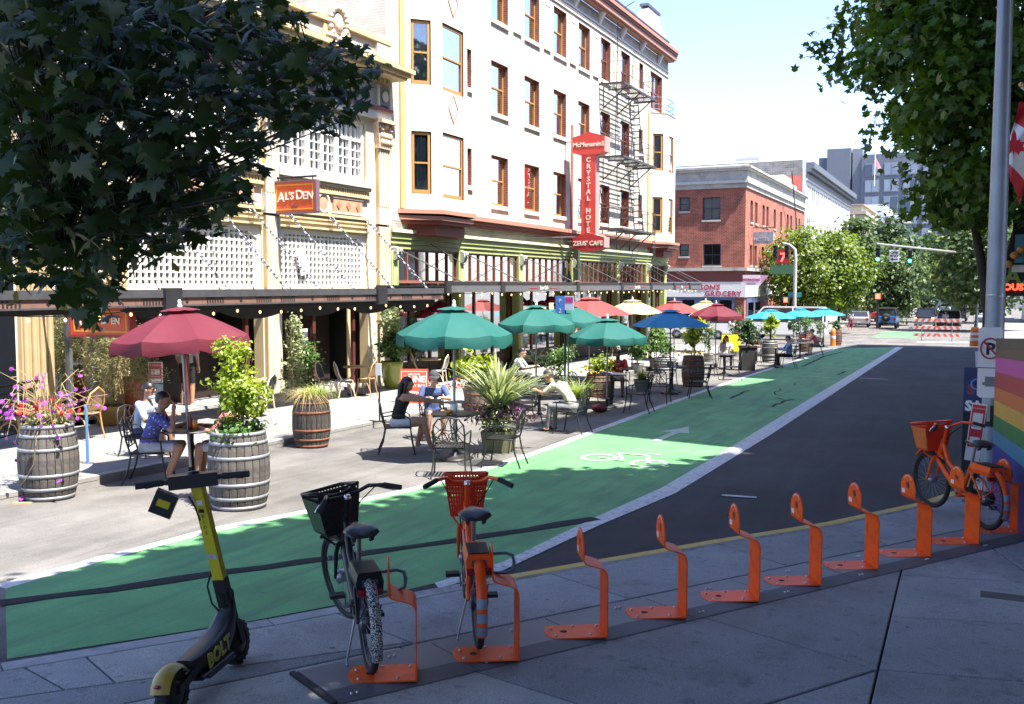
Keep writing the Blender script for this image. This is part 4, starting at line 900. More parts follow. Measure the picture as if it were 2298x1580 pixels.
hol = [(u,u+(.95 if abs(u-onx(1744,480,XF).y) > .6 else .95),7.2,8.8) for u in street]+[(u,u+.95,3.98,5.5) for u in street]
mb = MB()
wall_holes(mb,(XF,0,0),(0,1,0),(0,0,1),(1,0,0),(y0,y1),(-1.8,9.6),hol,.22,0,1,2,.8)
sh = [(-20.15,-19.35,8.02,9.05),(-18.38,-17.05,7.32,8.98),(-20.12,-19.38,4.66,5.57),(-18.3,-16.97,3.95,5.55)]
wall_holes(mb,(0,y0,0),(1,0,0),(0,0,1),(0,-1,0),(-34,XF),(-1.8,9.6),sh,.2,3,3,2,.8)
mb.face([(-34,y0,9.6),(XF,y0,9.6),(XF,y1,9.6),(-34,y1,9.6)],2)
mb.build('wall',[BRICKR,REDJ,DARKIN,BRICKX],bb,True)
for h in hol: sash_window(bb,FH,h[0]+.02,h[1]-.02,h[2],h[3],.17,mat('oxblood_frame',(.20,.05,.04),.5),0,.5,.07,GLASSD,STONE)
for h in sh: sash_window(bb,FS,h[0]+.02,h[1]-.02,h[2],h[3],.14,DKFR,0,.5,.07,glassmat('pale_window_glass',(.6,.65,.66),.10) if h[3] > 6 or h[1] < -19 else GLASSD,STONE,2 if h[1]-h[0] > 1 else 1)
m2 = MB(); m2.box(-18.3,-17.1,y0+.3,y0+.32,7.3,9.0); m2.box(-20.1,-19.4,y0+.3,y0+.32,4.6,9.05); m2.build('blind', mat('pale_blind',(.62,.63,.60),.9), bb, True)
for za, zb, w, mi in ((9.6,9.95,.10,0),(9.95,10.15,.22,1),(10.15,10.85,.14,0),(10.85,11.0,.3,1),(11.0,11.15,.42,0)):
    m2 = MB(); m2.ext([(XF+w,y0-w),(XF+w,y1),(-34,y1),(-34,y0-w)],(0,0,0),(1,0,0),(0,1,0),(0,0,1),za,zb); m2.build('cornice',[STONE,mat('pale_stone_band',(.5,.48,.43),.85,var=.15)][mi],bb,True)
m2 = MB(); m2.box(-34,XF+.1,y0-.1,y1,11.15,11.28); m2.build('parapet_cap', mat('white_flashing',(.75,.75,.74),.5), bb, True)
for a, b, z in ((83.0,86.5,11.55),(86.5,90.5,11.95),(90.5,93.5,11.55)): m2 = MB(); m2.box(XF-.3,XF+.2,a+.002,b-.002,11.28,z); m2.build('raised_parapet', mat('pale_stone_band',(.5,.48,.43)), bb, True)
for za, zb, w, m in ((3.55,3.78,.2,STONE),(2.75,3.545,.05,mat('dark_red_band',(.16,.045,.035),.7,var=.15)),(1.62,2.745,.10,mat('grocery_fascia_white',(.66,.65,.64),.6,var=.06))):
    m2 = MB(); m2.ext([(XF+w,y0-w),(XF+w,y1-(8 if za < 2 else 0)),(-34,y1),(-34,y0-w)],(0,0,0),(1,0,0),(0,1,0),(0,0,1),za,zb); m2.build('shop_fascia',m,bb,True)
m2 = MB(); m2.box(-22,-15.9,y0-.06,y0-.02,-1.3,1.615); m2.box(XF+.02,XF+.05,y0+.7,y0+9,-1.3,1.615); m2.build('shop_front', mat('blue_shop_front',(.10,.13,.25),.35,var=.3,scale=1.2), bb, True)
for x in (-21.2,-19.8,-18.4,-17.0): m2 = MB(); m2.box(x,x+.9,y0-.08,y0-.065,-.6,1.4); m2.build('shop_window', GLASSD, bb, True)
for u, m in ((73.6,GLASSD),(76.2,GLASSD),(78.6,mat('red_poster',(.6,.06,.08),.6,var=.3,scale=3))): m2 = MB(); m2.box(XF+.05,XF+.07,u,u+1.9,-.7,1.2); m2.build('shop_window', m, bb, True)
CRIM = mat('crimson_letters', (.42,.03,.08), .5)
text("PETERSON'S",.55,(-17.0,y0-.115,2.16),(1,0,0),(0,0,1),CRIM,'lettering',bb,.01,bold=.012,shear=.15,align='RIGHT'); text("GROCERY",.55,(-16.75,y0-.115,1.68),(1,0,0),(0,0,1),CRIM,'lettering',bb,.01,bold=.012,space=1.12)
o = thing('blade_sign',"small white grocery sign on the corner of the red brick building",'sign',(-14.6,y0-.3,2.4)); m2 = MB(); m2.box(-15.25,-14.0,y0-.38,y0-.3,2.46,3.24); m2.ext([(-14.0,2.5),(-13.4,3.2),(-14.0,3.24)],(0,y0-.3,0),(1,0,0),(0,0,1),(0,1,0),-.05,.05,1); m2.build('board',[mat('pinkish_white_enamel',(.70,.62,.66),.5),mat('lilac_enamel',(.55,.30,.42),.5)],o,True)
text("PETERSON'S",.23,(-14.62,y0-.39,2.82),(1,0,0),(0,0,1),CRIM,'lettering',o,.006,bold=.008); text("GROCERY",.15,(-14.62,y0-.39,2.58),(1,0,0),(0,0,1),CRIM,'lettering',o,.006)
ys = 75.2; a = ony(1684,522,ys); b = ony(1735,547,ys)
o = thing('blade_sign','weathered grey HOTEL sign hanging from the red brick building','sign',(a.x,ys,b.z)); m2 = MB(); w = b.x-a.x
m2.ext([(a.x+.1,b.z),(a.x,b.z+.15),(a.x,a.z),(b.x,a.z+.05),(b.x,b.z+.25),(b.x-.3,b.z+.02)],(0,0,0),(1,0,0),(0,0,1),(0,1,0),ys,ys+.3); m2.build('board', mat('blue_grey_enamel',(.26,.29,.33),.5,var=.2,scale=3), o, True)
text("HOTEL",.38,((a.x+b.x)/2,ys-.01,b.z+.22),(1,0,0),(0,0,1),mat('pale_grey_letters',(.45,.48,.52),.5),'lettering',o,.01)
m2 = MB(); m2.tube([(XF,ys+.1,a.z+.35),(b.x,ys+.1,a.z+.35)],.04,6); m2.build('bracket', BLACK, o, True)
FE2 = thing('fire_escape','thin black fire escape on the far end of the red brick building','fire escape',(XF,92,4))
m2 = MB()
for z in (3.7,6.9): 
    m2.box(XF,XF+1.0,91.5,96.5,z,z+.08)
    for h in (.5,1.0): m2.tube([(XF,91.5,z+h),(XF+1,91.5,z+h),(XF+1,96.5,z+h),(XF,96.5,z+h)],.03,5)
    for k in range(6): m2.tube([(XF+1,91.5+k,z),(XF+1,91.5+k,z+1)],.025,5)
m2.build('landing', FEB, FE2, True); m2 = MB(); m2.bar((XF+.5,95.5,3.8),(XF+.5,92.5,6.9),.5,.06); m2.bar((XF+.6,92.0,6.9),(XF+.9,86.5,12.2),.08,.08); m2.build('stair', FEB, FE2, True)
wb = thing('white_building','white three-storey building with slate cornice beyond the red brick corner','building',(XF,100,gz(100)))
WB = mat('bright_white_render', (.62,.61,.58), .7, var=.05, scale=.6); mb = MB(); y0, y1 = 100.0, 138.
us = [101.3+k*3.0 for k in range(12)]; hol = []
for u in us:
    for d in (0,1.35): hol += [(u+d,u+d+.75,10.4,12.4),(u+d,u+d+.75,7.3,9.2),(u+d,u+d+.75,3.6,5.5)]
wall_holes(mb,(XF,0,0),(0,1,0),(0,0,1),(1,0,0),(y0,y1),(-2.5,14.2),hol,.3,0,0,1,.5)
DKB = brickmat('dark_party_wall_brick', (.10,.10,.105),(.17,.16,.155),(.26,.25,.24), axis='X', bw=.5, bh=.2)
mb.box(-40,XF-.32,y0-.02,y0,-2.5,14.75,2); mb.box(-40,XF-.5,y0+.01,y1,13.9,14.1,1)
mb.box(XF-.3,XF,y0-.03,y0-.021,-2.5,14.8,3)
mb.build('wall',[WB,DARKIN,DKB,mat('grey_corner_strip',(.42,.42,.41),.8)],wb,True)
m2 = MB(); m2.box(-17.6,-15.55,y0-.06,y0-.03,9.8,13.3); m2.build('red_painted_wall', mat('red_painted_brick',(.40,.09,.07),.8,var=.2), wb, True)
for h in hol: m2 = MB(); FH.box(m2,h[0],h[1],h[2],h[3],-.24,-.22); m2.build('window', GLASSD, wb, True)
SLATEC = mat('slate_cornice', (.09,.10,.125), .6, var=.1)
for za, zb, w in ((12.75,12.95,.15),(12.95,13.6,.1),(13.6,13.9,.5),(13.9,14.5,.8)): m2 = MB(); FH.box(m2,y0+.05,y1+.4,za,zb,.001,w); m2.build('cornice', SLATEC if za > 12.9 else mat('pale_stone_band',(.5,.48,.43)), wb, True)
m2 = MB(); m2.box(-22.3,-19.9,101,104,14.75,16.35); m2.box(-24,XF-.4,99.98,100.3,14.75,14.95); m2.build('penthouse', mat('weathered_white_shed',(.55,.54,.52),.8,var=.2), wb, True)
for x in (-17.6,-17.4): m2 = MB(); m2.tube([(x,101,14.7),(x,101,16.2)],.04,5); m2.build('vent_pipe', WHITEP, wb, True)
o = thing('beige_building','small beige stone building with bracketed cornice beyond the white block','building',(-17,158,gz(158)))
m2 = MB(); m2.box(-30,-15.6,158,180,-4,13.2); m2.build('wall', mat('beige_stone',(.50,.44,.34),.8,var=.1), o, True)
for k, (z, w) in enumerate(((12.0,.15),(12.6,.4),(13.2,.6),(14.6,.3))): m2 = MB(); m2.box(-30,-15.6+w,158-w,180,z,z+.45 if k < 3 else z+.15); m2.build('cornice', mat('beige_cornice',(.42,.34,.25),.8,var=.15), o, True)
m2 = MB(); m2.box(-30,-15.7,158.1,180,13.65,14.6); m2.build('parapet', MATS['beige_stone'], o, True)
for k in range(6): m2 = MB(); m2.box(-15.6,-15.55,160+k*3.2,161.6+k*3.2,8,11); m2.build('window', GLASSD, o, True)
o = thing('modern_white_building','low modern white building with glazed corner and thin balcony roof','building',(-13,186,gz(186)))
s_ = 186/160.
m2 = MB(); m2.box(-17.6*1.1,-14.6,186,205,-4,16.8); m2.box(-14.6,-9.8,186.5,205,-4,11.0); m2.box(-14.6,-11.0,186,200,14.2,14.8); m2.build('wall', mat('modern_white_render',(.66,.66,.66),.6,var=.02), o, True)
m2 = MB(); m2.box(-14.6,-11.8,187.5,199,11.0,14.2); m2.build('glazed_corner', glassmat('blue_glass',(.25,.35,.45),.3), o, True)
tw = thing('grey_tower','tall blue-grey concrete tower with bands of square windows far down the street','building',(-20,230,gz(230)))
GT = mat('tower_concrete', (.13,.148,.18), .8, var=.05, scale=.3); GT2 = mat('tower_panel_light', (.20,.22,.255), .8, var=.04); GW = mat('tower_window', (.20,.24,.31), .15, var=.2, scale=.4); GW2 = mat('tower_dark_window',(.05,.07,.12),.15)
m2 = MB(); m2.box(-30.3,-25.3,229,240,-6,32.6); m2.build('stair_shaft', GT, tw, True); m2 = MB(); m2.box(-25.0,-22.9,230,240,-6,32.5); m2.build('stair_shaft', GT2, tw, True)
m2 = MB(); m2.box(-22.9,-2,228.5,250,-6,30.9); m2.build('wall', GT, tw, True)
m2 = MB(); m2.box(-32.3,-30.35,231,236,27.5,31); m2.build('roof_plant', GW2, tw, True)
for r_ in range(7):
    z = 26.3-r_*3.55
    for k in range(5):
        x = -22.2+k*3.9
        if x > -3: continue
        m3 = MB(); m3.box(x,x+3.0,228.35,228.49,z-.15,z+2.6); f = m3.build('window', GT2, tw, True)
        for j in range(2):
            m3 = MB(); m3.box(x+.12+j*1.4,x+1.4+j*1.4,228.25,228.34,z,z+2.4); m3.build('pane', GW if (r_+k+j) % 4 else GW2, f, True)
o = thing('flag','small pinkish flag on a pole in front of the grey tower','flag',(-19.6,228,23)); p = ony(1970,375,225); m2 = MB(); m2.tube([(p.x-.6,225,p.z-4),(p.x-.6,225,p.z+3)],.08,6); m2.build('flagpole', WHITEP, o, True); m2 = MB(); m2.face([(p.x-.5,225,p.z+2.2),(p.x+.9,225.1,p.z-.6),(p.x+.4,225,p.z-1.6),(p.x-.5,225,p.z+.4)]); m2.build('cloth', mat('pink_cloth',(.6,.3,.33),.8), o, True)
def plain(name,label,x0,x1,y0,y1,z1,m,wins=True,z0=None):
    o = thing(name,label,'building',((x0+x1)/2,y0,gz(y0))); z0 = gz(y1)-1.5
    b = MB(); b.box(x0,x1,y0,y1,z0,z1); b.build('wall',m,o,True)
    if wins:
        n = max(1,int((x1-x0)/3)); nf = max(1,int((z1-gz(y0)-4)/3.4))
        for i in range(n):
            for j in range(nf):
                x = x0+(x1-x0)*(i+.5)/n; z = gz(y0)+4.2+j*3.4; b = MB(); b.box(x-.6,x+.6,y0-.05,y0-.01,z,z+1.8); b.build('window',GLASSD,o,True)
    b = MB(); b.box(x0-.2,x1+.2,y0-.2,y1,z1,z1+.3); b.build('roof',STONE,o,True)
    return o
plain('far_building','pale stone block closing the far end of the street',-9,-2,262,290,24,mat('pale_far_stone',(.56,.54,.50),.8))
plain('far_building','grey office block behind the street trees at the far end',-1.5,12,270,300,17,mat('grey_far_stone',(.36,.36,.37),.8))
plain('far_building','low white shopfront block right of the street far away',6,20,120,150,9,mat('white_far_render',(.62,.61,.58),.8))
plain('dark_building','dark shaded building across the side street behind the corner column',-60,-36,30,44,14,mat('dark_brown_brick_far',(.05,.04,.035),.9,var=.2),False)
o = thing('round_sign','round red and white sign with a B on the side street','sign',(-23.2,18.6,1.2)); p = ony(14,682,18.5); m2 = MB(); T = Matrix.Translation(p)@Matrix.Rotation(math.pi/2,4,'X'); m2.lathe([(.01,.0),(.44,.0),(.44,.08),(.01,.08)],24,(0,0,0),0,T); m2.lathe([(.30,.085),(.36,.085)],24,(0,0,0),1,T); m2.lathe([(.01,.086),(.22,.086)],24,(0,0,0),1,T); m2.build('board',[REDB,WHITEP],o,True)
text('B',.3,(p.x+.05,p.y-.1,p.z-.1),(1,0,0),(0,0,1),REDB,'lettering',o,.005)
m2 = MB(); m2.tube([(p.x,p.y+.1,p.z+.4),(p.x+2.5,p.y+2,p.z+.8)],.03,6); m2.build('bracket', BLACK, o, True)
SB = brickmat('south_brick', (.30,.27,.23),(.26,.23,.2),(.2,.19,.18)); 
def south(label, y0, y1, xa, xb, x=5.2):
    """block whose roof edge shades the street out to xa (near end) .. xb (far end)"""
    k = SUNV.x/SUNV.z; dy = SUNV.y/SUNV.z; h0 = (x-xa)/k; h1 = (x-xb)/k; y0 += dy*h0; y1 += dy*h1
    o = thing('south_building', label, 'building', (x,y0,gz(y0)))
    b = MB(); b.ext([(y0,gz(y1)-.5),(y1,gz(y1)-.5),(y1,h1+gz(y1)),(y0,h0+gz(y0))],(x,0,0),(0,1,0),(0,0,1),(1,0,0),0,16); b.build('wall',SB,o,True)
    n = int((y1-y0)/2.6)
    for i in range(n):
        for f in range(6):
            z = gz(y0)+4.8+f*3.3; u = y0+(y1-y0)*(i+.5)/n; m2 = MB(); m2.box(x-.05,x-.005,u-.6,u+.6,z,z+1.9); m2.build('window',GLASSD,o,True)
    return o
south('six-storey brick block opposite the hotel',18.05,33.3,-8.4,-5.75)
south('brick block with sloping parapet further along the south side',33.35,46.8,-7.7,-6.65)
south('brick block at the next corner of the south side',46.85,63.4,-7.9,-6.2)
south('unseen brick block added to fill the shade at the camera corner',-30,10.2,-3.2,-3.2)  # unseen block, added to fill out the foreground shade
def leaf_mesh(name, m, C, Nn, S, tmpl='diamond', roll=None, aspect=1.):
    """one mesh of many small leaves: centres C, normals Nn, sizes S"""
    C = np.asarray(C,float); Nn = np.asarray(Nn,float); S = np.asarray(S,float); n = len(C)
    T, Fc = LEAF[tmpl]
    Nn = Nn/np.maximum(np.linalg.norm(Nn,axis=1,keepdims=True),1e-6)
    a = RNG.normal(size=(n,3)) if roll is None else np.asarray(roll,float)
    X = a-Nn*np.sum(a*Nn,axis=1,keepdims=True); X /= np.maximum(np.linalg.norm(X,axis=1,keepdims=True),1e-6); Y = np.cross(Nn,X)
    V = (C[:,None,:]+S[:,None,None]*(T[None,:,0,None]*Y[:,None,:]*aspect+T[None,:,1,None]*X[:,None,:]+T[None,:,2,None]*Nn[:,None,:])).reshape(-1,3)
    k = len(T); me = bpy.data.meshes.new(name)
    idx = []; tot = []
    for f in Fc: tot.append(len(f)); idx += f
    idx = np.array(idx); L1 = len(idx); nf = len(Fc)
    me.vertices.add(len(V)); me.vertices.foreach_set('co', V.astype(np.float32).ravel())
    li = (idx[None,:]+np.arange(n)[:,None]*k).ravel().astype(np.int32); me.loops.add(len(li)); me.loops.foreach_set('vertex_index', li)
    st = np.concatenate([[0],np.cumsum(tot)[:-1]]); ls = (st[None,:]+np.arange(n)[:,None]*L1).ravel().astype(np.int32)
    me.polygons.add(n*nf); me.polygons.foreach_set('loop_start', ls)
    me.polygons.foreach_set('loop_total', np.tile(np.array(tot,np.int32),n))
    me.materials.append(m); me.update(calc_edges=True); me.validate()
    return me
def _maple():
    r = [(0,-.42),(.04,-.12),(.24,-.30),(.30,-.16),(.52,-.14),(.40,.04),(.50,.22),(.30,.20),(.26,.34),(.14,.28),(.10,.52),(0,.74)]
    out = r+[(-x,y) for x,y in r[::-1][1:-1]]
    V = [(0,.05,.05)]+[(x,y,-.18*(x*x+y*y)-.05*abs(x)) for x,y in out]; n = len(out)
    return np.array(V), [[0,1+i,1+(i+1)%n] for i in range(n)]
LEAF = {'diamond': (np.array([(0,-.5,0),(.32,0,.06),(0,.5,0),(-.32,0,.06)]), [[0,1,2],[0,2,3]]),
        'oval': (np.array([(0,-.5,0),(.22,-.2,.05),(.22,.2,.05),(0,.5,-.06),(-.22,.2,.05),(-.22,-.2,.05)]), [[0,1,2,3],[0,3,4,5]]),
        'maple': _maple(),
        'needle': (np.array([(0,-.5,0),(.07,0,.02),(0,.5,0),(-.07,0,.02)]), [[0,1,2],[0,2,3]]),
        'petal': (np.array([(.0,.0,.1),(.5,.0,0),(.35,.35,0),(0,.5,0),(-.35,.35,0),(-.5,0,0),(-.35,-.35,0),(0,-.5,0),(.35,-.35,0)]), [[0,1,2],[0,2,3],[0,3,4],[0,4,5],[0,5,6],[0,6,7],[0,7,8],[0,8,1]]),
        'lobed': (np.array([(0,-.5,0),(.14,-.12,.03),(.5,-.2,-.04),(.3,.12,.03),(.34,.34,-.03),(0,.55,-.05),(-.34,.34,-.03),(-.3,.12,.03),(-.5,-.2,-.04),(-.14,-.12,.03)]), [[0,1,3,5],[1,2,3],[3,4,5],[0,5,7,9],[9,7,8],[7,5,6]])}
def crown_points(c, r, n, clumps, spread, shell=.55, flat=.0, rng=None):
    """leaf positions in clumps through an ellipsoid, denser towards the outside"""
    rng = rng or RNG
    d = rng.normal(size=(clumps,3)); d /= np.linalg.norm(d,axis=1,keepdims=True)
    rad = (shell+(1-shell)*rng.random(clumps))**.7; rad *= 1+.14*rng.normal(size=clumps)
    cc = np.array(c)+d*rad[:,None]*np.array(r)
    w = rng.integers(0,clumps,n); sp = spread*(.6+.8*rng.random(clumps))
    P = cc[w]+rng.normal(size=(n,3))*sp[w][:,None]*np.array([1,1,.75])
    N = (P-np.array(c))/np.array(r); N = N/np.maximum(np.linalg.norm(N,axis=1,keepdims=True),1e-6)*.6+rng.normal(size=(n,3))*.55+np.array([0,0,.55])
    return P, N, cc
BARK = mat('grey_brown_bark', (.045,.036,.03), .9, var=.3, scale=9, bump=.8, bscale=22)
def tree(name, label, base, h0, c, r, n, clumps, spread, size, m, tr=.16, tm='diamond', bark=None, limbs=7, cat='tree', group=None, shell=.5, extra=None):
    o = thing(name, label, cat, base, 0, group); B = Vector(base); c = Vector(c)
    P, N, cc = crown_points(c, r, n, clumps, spread, shell)
    if extra is not None: P, N = extra(P, N)
    me = leaf_mesh('crown', m, P-np.array(base), N, size*(.65+.7*RNG.random(len(P))), tm); link('crown', me, o)
    b = MB(); top = Vector((c.x,c.y,c.z+r[2]*.2)); mid = B.lerp(top,.45)+Vector((random.uniform(-.15,.15),random.uniform(-.15,.15),0))
    b.tube([(0,0,-.1),(0,0,.15),(mid-B)*.5+Vector((.03,0,0)),mid-B,top-B],[tr*1.35,tr,tr*.85,tr*.7,tr*.2],9); b.build('trunk',bark or BARK,o)
    for k in range(limbs):
        q = Vector(cc[k % len(cc)]); s = B.lerp(top,.38+.4*k/max(1,limbs)); b = MB(); e = s.lerp(q,.85); b.tube([s-B,(s.lerp(e,.5)+Vector((0,0,.25*r[2]*.2)))-B,e-B],[tr*.4,tr*.28,tr*.08],6); b.build('limb',bark or BARK,o)
    return o
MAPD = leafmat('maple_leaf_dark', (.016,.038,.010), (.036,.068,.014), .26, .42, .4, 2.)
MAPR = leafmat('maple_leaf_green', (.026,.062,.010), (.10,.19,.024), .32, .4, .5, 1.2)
LTGR = leafmat('light_green_leaf', (.08,.14,.02), (.16,.215,.035), .35, .45, .5, .9)
MIDG = leafmat('mid_green_leaf', (.05,.09,.03), (.09,.14,.045), .3, .5, .4, .8)
DKG = leafmat('deep_green_leaf', (.025,.055,.02), (.05,.09,.03), .25, .5, .4, .8)
mt = thing('maple_tree','dark near maple whose leafy boughs hang across the upper left','tree',(-5.6,1.4,gz(1.4)+WALK)); MB0 = Vector(mt.location)
def at(px,py,z): d = ray(px,py); return Vector((0,0,CAMZ))+d*(z/d.dot(FW))
OUT = [(-40,-30),(640,-30),(682,55),(640,105),(735,100),(790,92),(842,118),(836,205),(800,268),(705,292),(640,312),(612,345),(556,400),(545,470),(486,515),(400,548),(330,560),(268,602),(262,648),(255,716),(205,728),(160,668),(100,640),(-40,650)]
rr = np.random.default_rng(11); tw = []
while len(tw) < 430:
    px, py = rr.uniform(-40,845), rr.uniform(-40,728)
    if not inside(OUT,(px,py)): continue
    if 470 < px < 680 and 150 < py < 420 and rr.random() < .5: continue      # thinner foliage where the facade shows through
    for _ in range(12):
        z = rr.uniform(4.4,8.6); q = at(px,py,z)
        if q.x-q.z*SUNV.x/SUNV.z > np.interp(q.y-q.z*SUNV.y/SUNV.z,[0,5.7,8.4,12.1,13.4,14.7,17.7],[-7.9,-7.4,-6.8,-6.0,-5.4,-3.8,-2.9])+.25: break
    tw.append((px,py,z))
tips = [at(*t) for t in tw]
P = []; N = []; 
for (px,py,z), t in zip(tw,tips):
    edge = not all(inside(OUT,(px+dx,py+dy)) for dx,dy in ((45,0),(-45,0),(0,45),(0,-45)))
    k = 6 if edge else 11
    for _ in range(k):
        q = t+Vector(rr.normal(size=3))*(.09 if edge else .24); P.append(q); N.append(Vector(rr.normal(size=3))*.55+Vector((.25,-.35,.75)))
P = np.array([tuple(p) for p in P]); N = np.array([tuple(p) for p in N])
Rl = P-np.array([0,0,CAMZ]); zc_ = Rl@np.array(FW); ppx = PCX+FPX*(Rl@np.array(RT))/zc_; ppy = PCY-FPX*(Rl@np.array(UP))/zc_
kp = np.array([inside(OUT,(a_+rr.normal()*16,b_+rr.normal()*16)) for a_,b_ in zip(ppx,ppy)]); P = P[kp]; N = N[kp]; S = .108*(.65+.7*rr.random(len(P)))
roll = np.tile(np.array([[0,0,-1.]]),(len(P),1))+rr.normal(size=(len(P),3))*.8
C0 = np.array([0,0,CAMZ]); dist = np.linalg.norm(P-C0,axis=1); order = np.argsort(dist/S); big = order[:290]; rest = order[290:]
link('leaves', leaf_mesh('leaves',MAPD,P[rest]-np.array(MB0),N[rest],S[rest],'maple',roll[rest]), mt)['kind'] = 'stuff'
LM = [leaf_mesh('leaf',MAPD,np.zeros((1,3)),np.array([[0.,0,1.]]),np.array([1.]),'maple',np.array([[0,1.,0]])) for _ in range(1)]
for i in big:
    lo = link('leaf',LM[0],mt); nz = Vector(N[i]).normalized(); rx = Vector(roll[i]); x = (rx-nz*rx.dot(nz)).normalized(); y = nz.cross(x)
    M4 = Matrix((-y,x,nz)).transposed().to_4x4(); M4.translation = Vector(P[i])-MB0; lo.matrix_basis = M4@Matrix.Scale(S[i],4)
b = MB(); fork = Vector((-5.2,2.2,3.4)); b.tube([(0,0,-.1),(0,0,.3),(.1,.3,1.6),fork-MB0,Vector((-4.2,3.4,8.0))-MB0],[.30,.22,.19,.16,.08],10); b.build('trunk',BARK,mt)
for px,py,z in ((120,120,6.5),(420,60,6.2),(300,330,6.6),(700,170,6.8),(470,430,7.2),(150,560,5.6),(600,250,7.6)):
    e = at(px,py,z); m_ = fork.lerp(e,.5)+Vector((0,0,.35)); b = MB(); b.tube([fork-MB0,m_-MB0,e-MB0],[.05,.03,.008],7); b.build('bough',BARK,mt)
b = MB(); hubs = [at(*q) for q in ((120,120,6.5),(420,60,6.2),(300,330,6.6),(700,170,6.8),(470,430,7.2),(150,560,5.6),(600,250,7.6))]
for t in tips:
    h = min(hubs,key=lambda v:(v-t).length); b.tube([h-MB0,h.lerp(t,.5)-MB0+Vector((0,0,.05)),t-MB0],[.007,.005,.003],4)
tag(b.build('twigs',BARK,mt),kind='stuff')
SEED = leafmat('maple_seed_wing', (.22,.22,.06), (.30,.27,.10), .3, .5)
sp = []; 
for i in range(46):
    t = tips[rr.integers(0,len(tips))]
    for j in range(5): sp.append(t+Vector(rr.normal(size=3))*.06+Vector((0,0,-.08)))
sp = np.array([tuple(p) for p in sp]); link('seed_wings', leaf_mesh('seed_wings',SEED,sp-np.array(MB0),rr.normal(size=sp.shape),np.full(len(sp),.075),'oval'), mt)['kind'] = 'stuff'
def above(P, N):  # keeps leaves out of view and cuts the crown to the wanted shade edge
    d = np.hypot(P[:,0],P[:,1]); k = P[:,2] > CAMZ+.34*d+.35
    xs = P[:,0]-P[:,2]*SUNV.x/SUNV.z; ys = P[:,1]-P[:,2]*SUNV.y/SUNV.z; k &= xs > np.interp(ys,[0,5.7,8.4,12.1,13.4,14.7,17.7],[-7.9,-7.4,-6.8,-6.0,-5.4,-3.8,-2.9])+RNG.normal(size=len(P))*.22
    return P[k], N[k]
Pc, Nc, _ = crown_points((-2.4,4.4,8.8),(4.0,5.6,2.8),16000,240,.65,.05); Pc, Nc = above(Pc,Nc)
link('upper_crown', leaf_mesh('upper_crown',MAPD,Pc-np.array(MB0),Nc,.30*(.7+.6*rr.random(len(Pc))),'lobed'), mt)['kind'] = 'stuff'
tree('maple_tree','unseen tall maple beside the camera, crown shaped to shade the plaza',(5.4,8.2,gz(8)+WALK),3,(3.0,10.4,11.2),(6.2,9.6,4.0),30000,420,.75,.36,MAPD,.2,'lobed',extra=above,shell=.05)  # unseen tree, crown shaped to cast the foreground shade
tb = grd(2203,800); base = (.38,27.,gz(27.)+WALK)
rt = thing('maple_tree','large street maple behind the grey pole on the right, crown leaning over the road','tree',base); B = Vector(base)
nc = 520; zc = 4.35+13.5*RNG.random(nc)**1.1; rc = np.interp(zc,[3.2,4,5,6.4,8,10,13,16,18],[.9,2.1,2.8,3.4,3.9,4.0,3.8,2.8,1.2])*(.25+.75*RNG.random(nc))**.55; ac = RNG.random(nc)*6.283
cc = np.c_[1.3+rc*np.cos(ac),24.8+rc*np.sin(ac),zc]; wi = RNG.integers(0,nc,58000); Pc = cc[wi]+RNG.normal(size=(58000,3))*.34; Nc = (Pc-np.array((1.,24.8,8)))*.12+RNG.normal(size=Pc.shape)*.55+np.array([0,0,.6])
ex = []
for (px,py) in ((1838,105),(1860,110),(1885,170),(1890,150),(1895,30),(1900,60),(1915,120)): ex += [np.array(tuple(at(px,py,25)))+RNG.normal(size=3)*.22 for _ in range(28)]
ex = np.array(ex); Pc = np.vstack([Pc,ex]); Nc = np.vstack([Nc,RNG.normal(size=ex.shape)+np.array([0,0,.6])])
k = (Pc[:,2] > 3.8); Pc = Pc[k]; Nc = Nc[k]
link('crown', leaf_mesh('crown',MAPR,Pc-np.array(base),Nc,.22*(.65+.7*RNG.random(len(Pc))),'lobed'), rt)
b = MB(); b.tube([(0,0,-.1),(-.02,0,.3),(.0,0,2.2),(-.10,.05,2.8)],[.21,.18,.165,.155],10); b.build('trunk',BARK,rt)
for q in ((-.55,.2,5.2),(.25,0,5.6),(.9,.5,6.0)): b = MB(); b.tube([(-.08,.03,2.6),(q[0]*.45,q[1]*.4,3.6),q,(q[0]*2.4+.3,q[1]*2,9.5)],[.13,.11,.09,.03],8); b.build('limb',BARK,rt)
for i in range(14): q = Vector(cc[i])-B; b = MB(); b.tube([(.1,.1,4.2+i*.25),(Vector((.1,.1,4.2+i*.25)).lerp(q,.5)),q*.95],[.06,.045,.015],6); b.build('limb',BARK,rt)
tree('linden_tree','bright yellow-green tree on the corner beyond the crossing',(-11.6,79,gz(79)),2,(-12.0,79,3.7),(2.7,2.7,3.2),11000,200,.42,.30,LTGR,.12)
tree('linden_tree','second yellow-green tree just behind, lit from the right',(-9.6,81,gz(81)),2,(-9.6,81,3.3),(2.0,2.2,2.9),9000,160,.42,.30,LTGR,.12)
tree('conifer_tree','grey-green pointed tree in front of the white building',(-10.6,104,gz(104)),2,(-10.7,104,5.2),(2.2,2.2,4.0),5000,110,.42,.42,MIDG,.14)
tree('street_tree','dark round tree far along the left kerb',(-10.2,132,gz(132)),3,(-9.4,132,6.2),(3.6,3.6,4.6),5000,100,.65,.6,DKG,.2)
tree('street_tree','drooping grey-green tree left of the far signal pole',(-8.4,108,gz(108)),2.5,(-7.6,108,2.9),(3.2,3.2,4.0),7000,140,.5,.42,MIDG,.16)
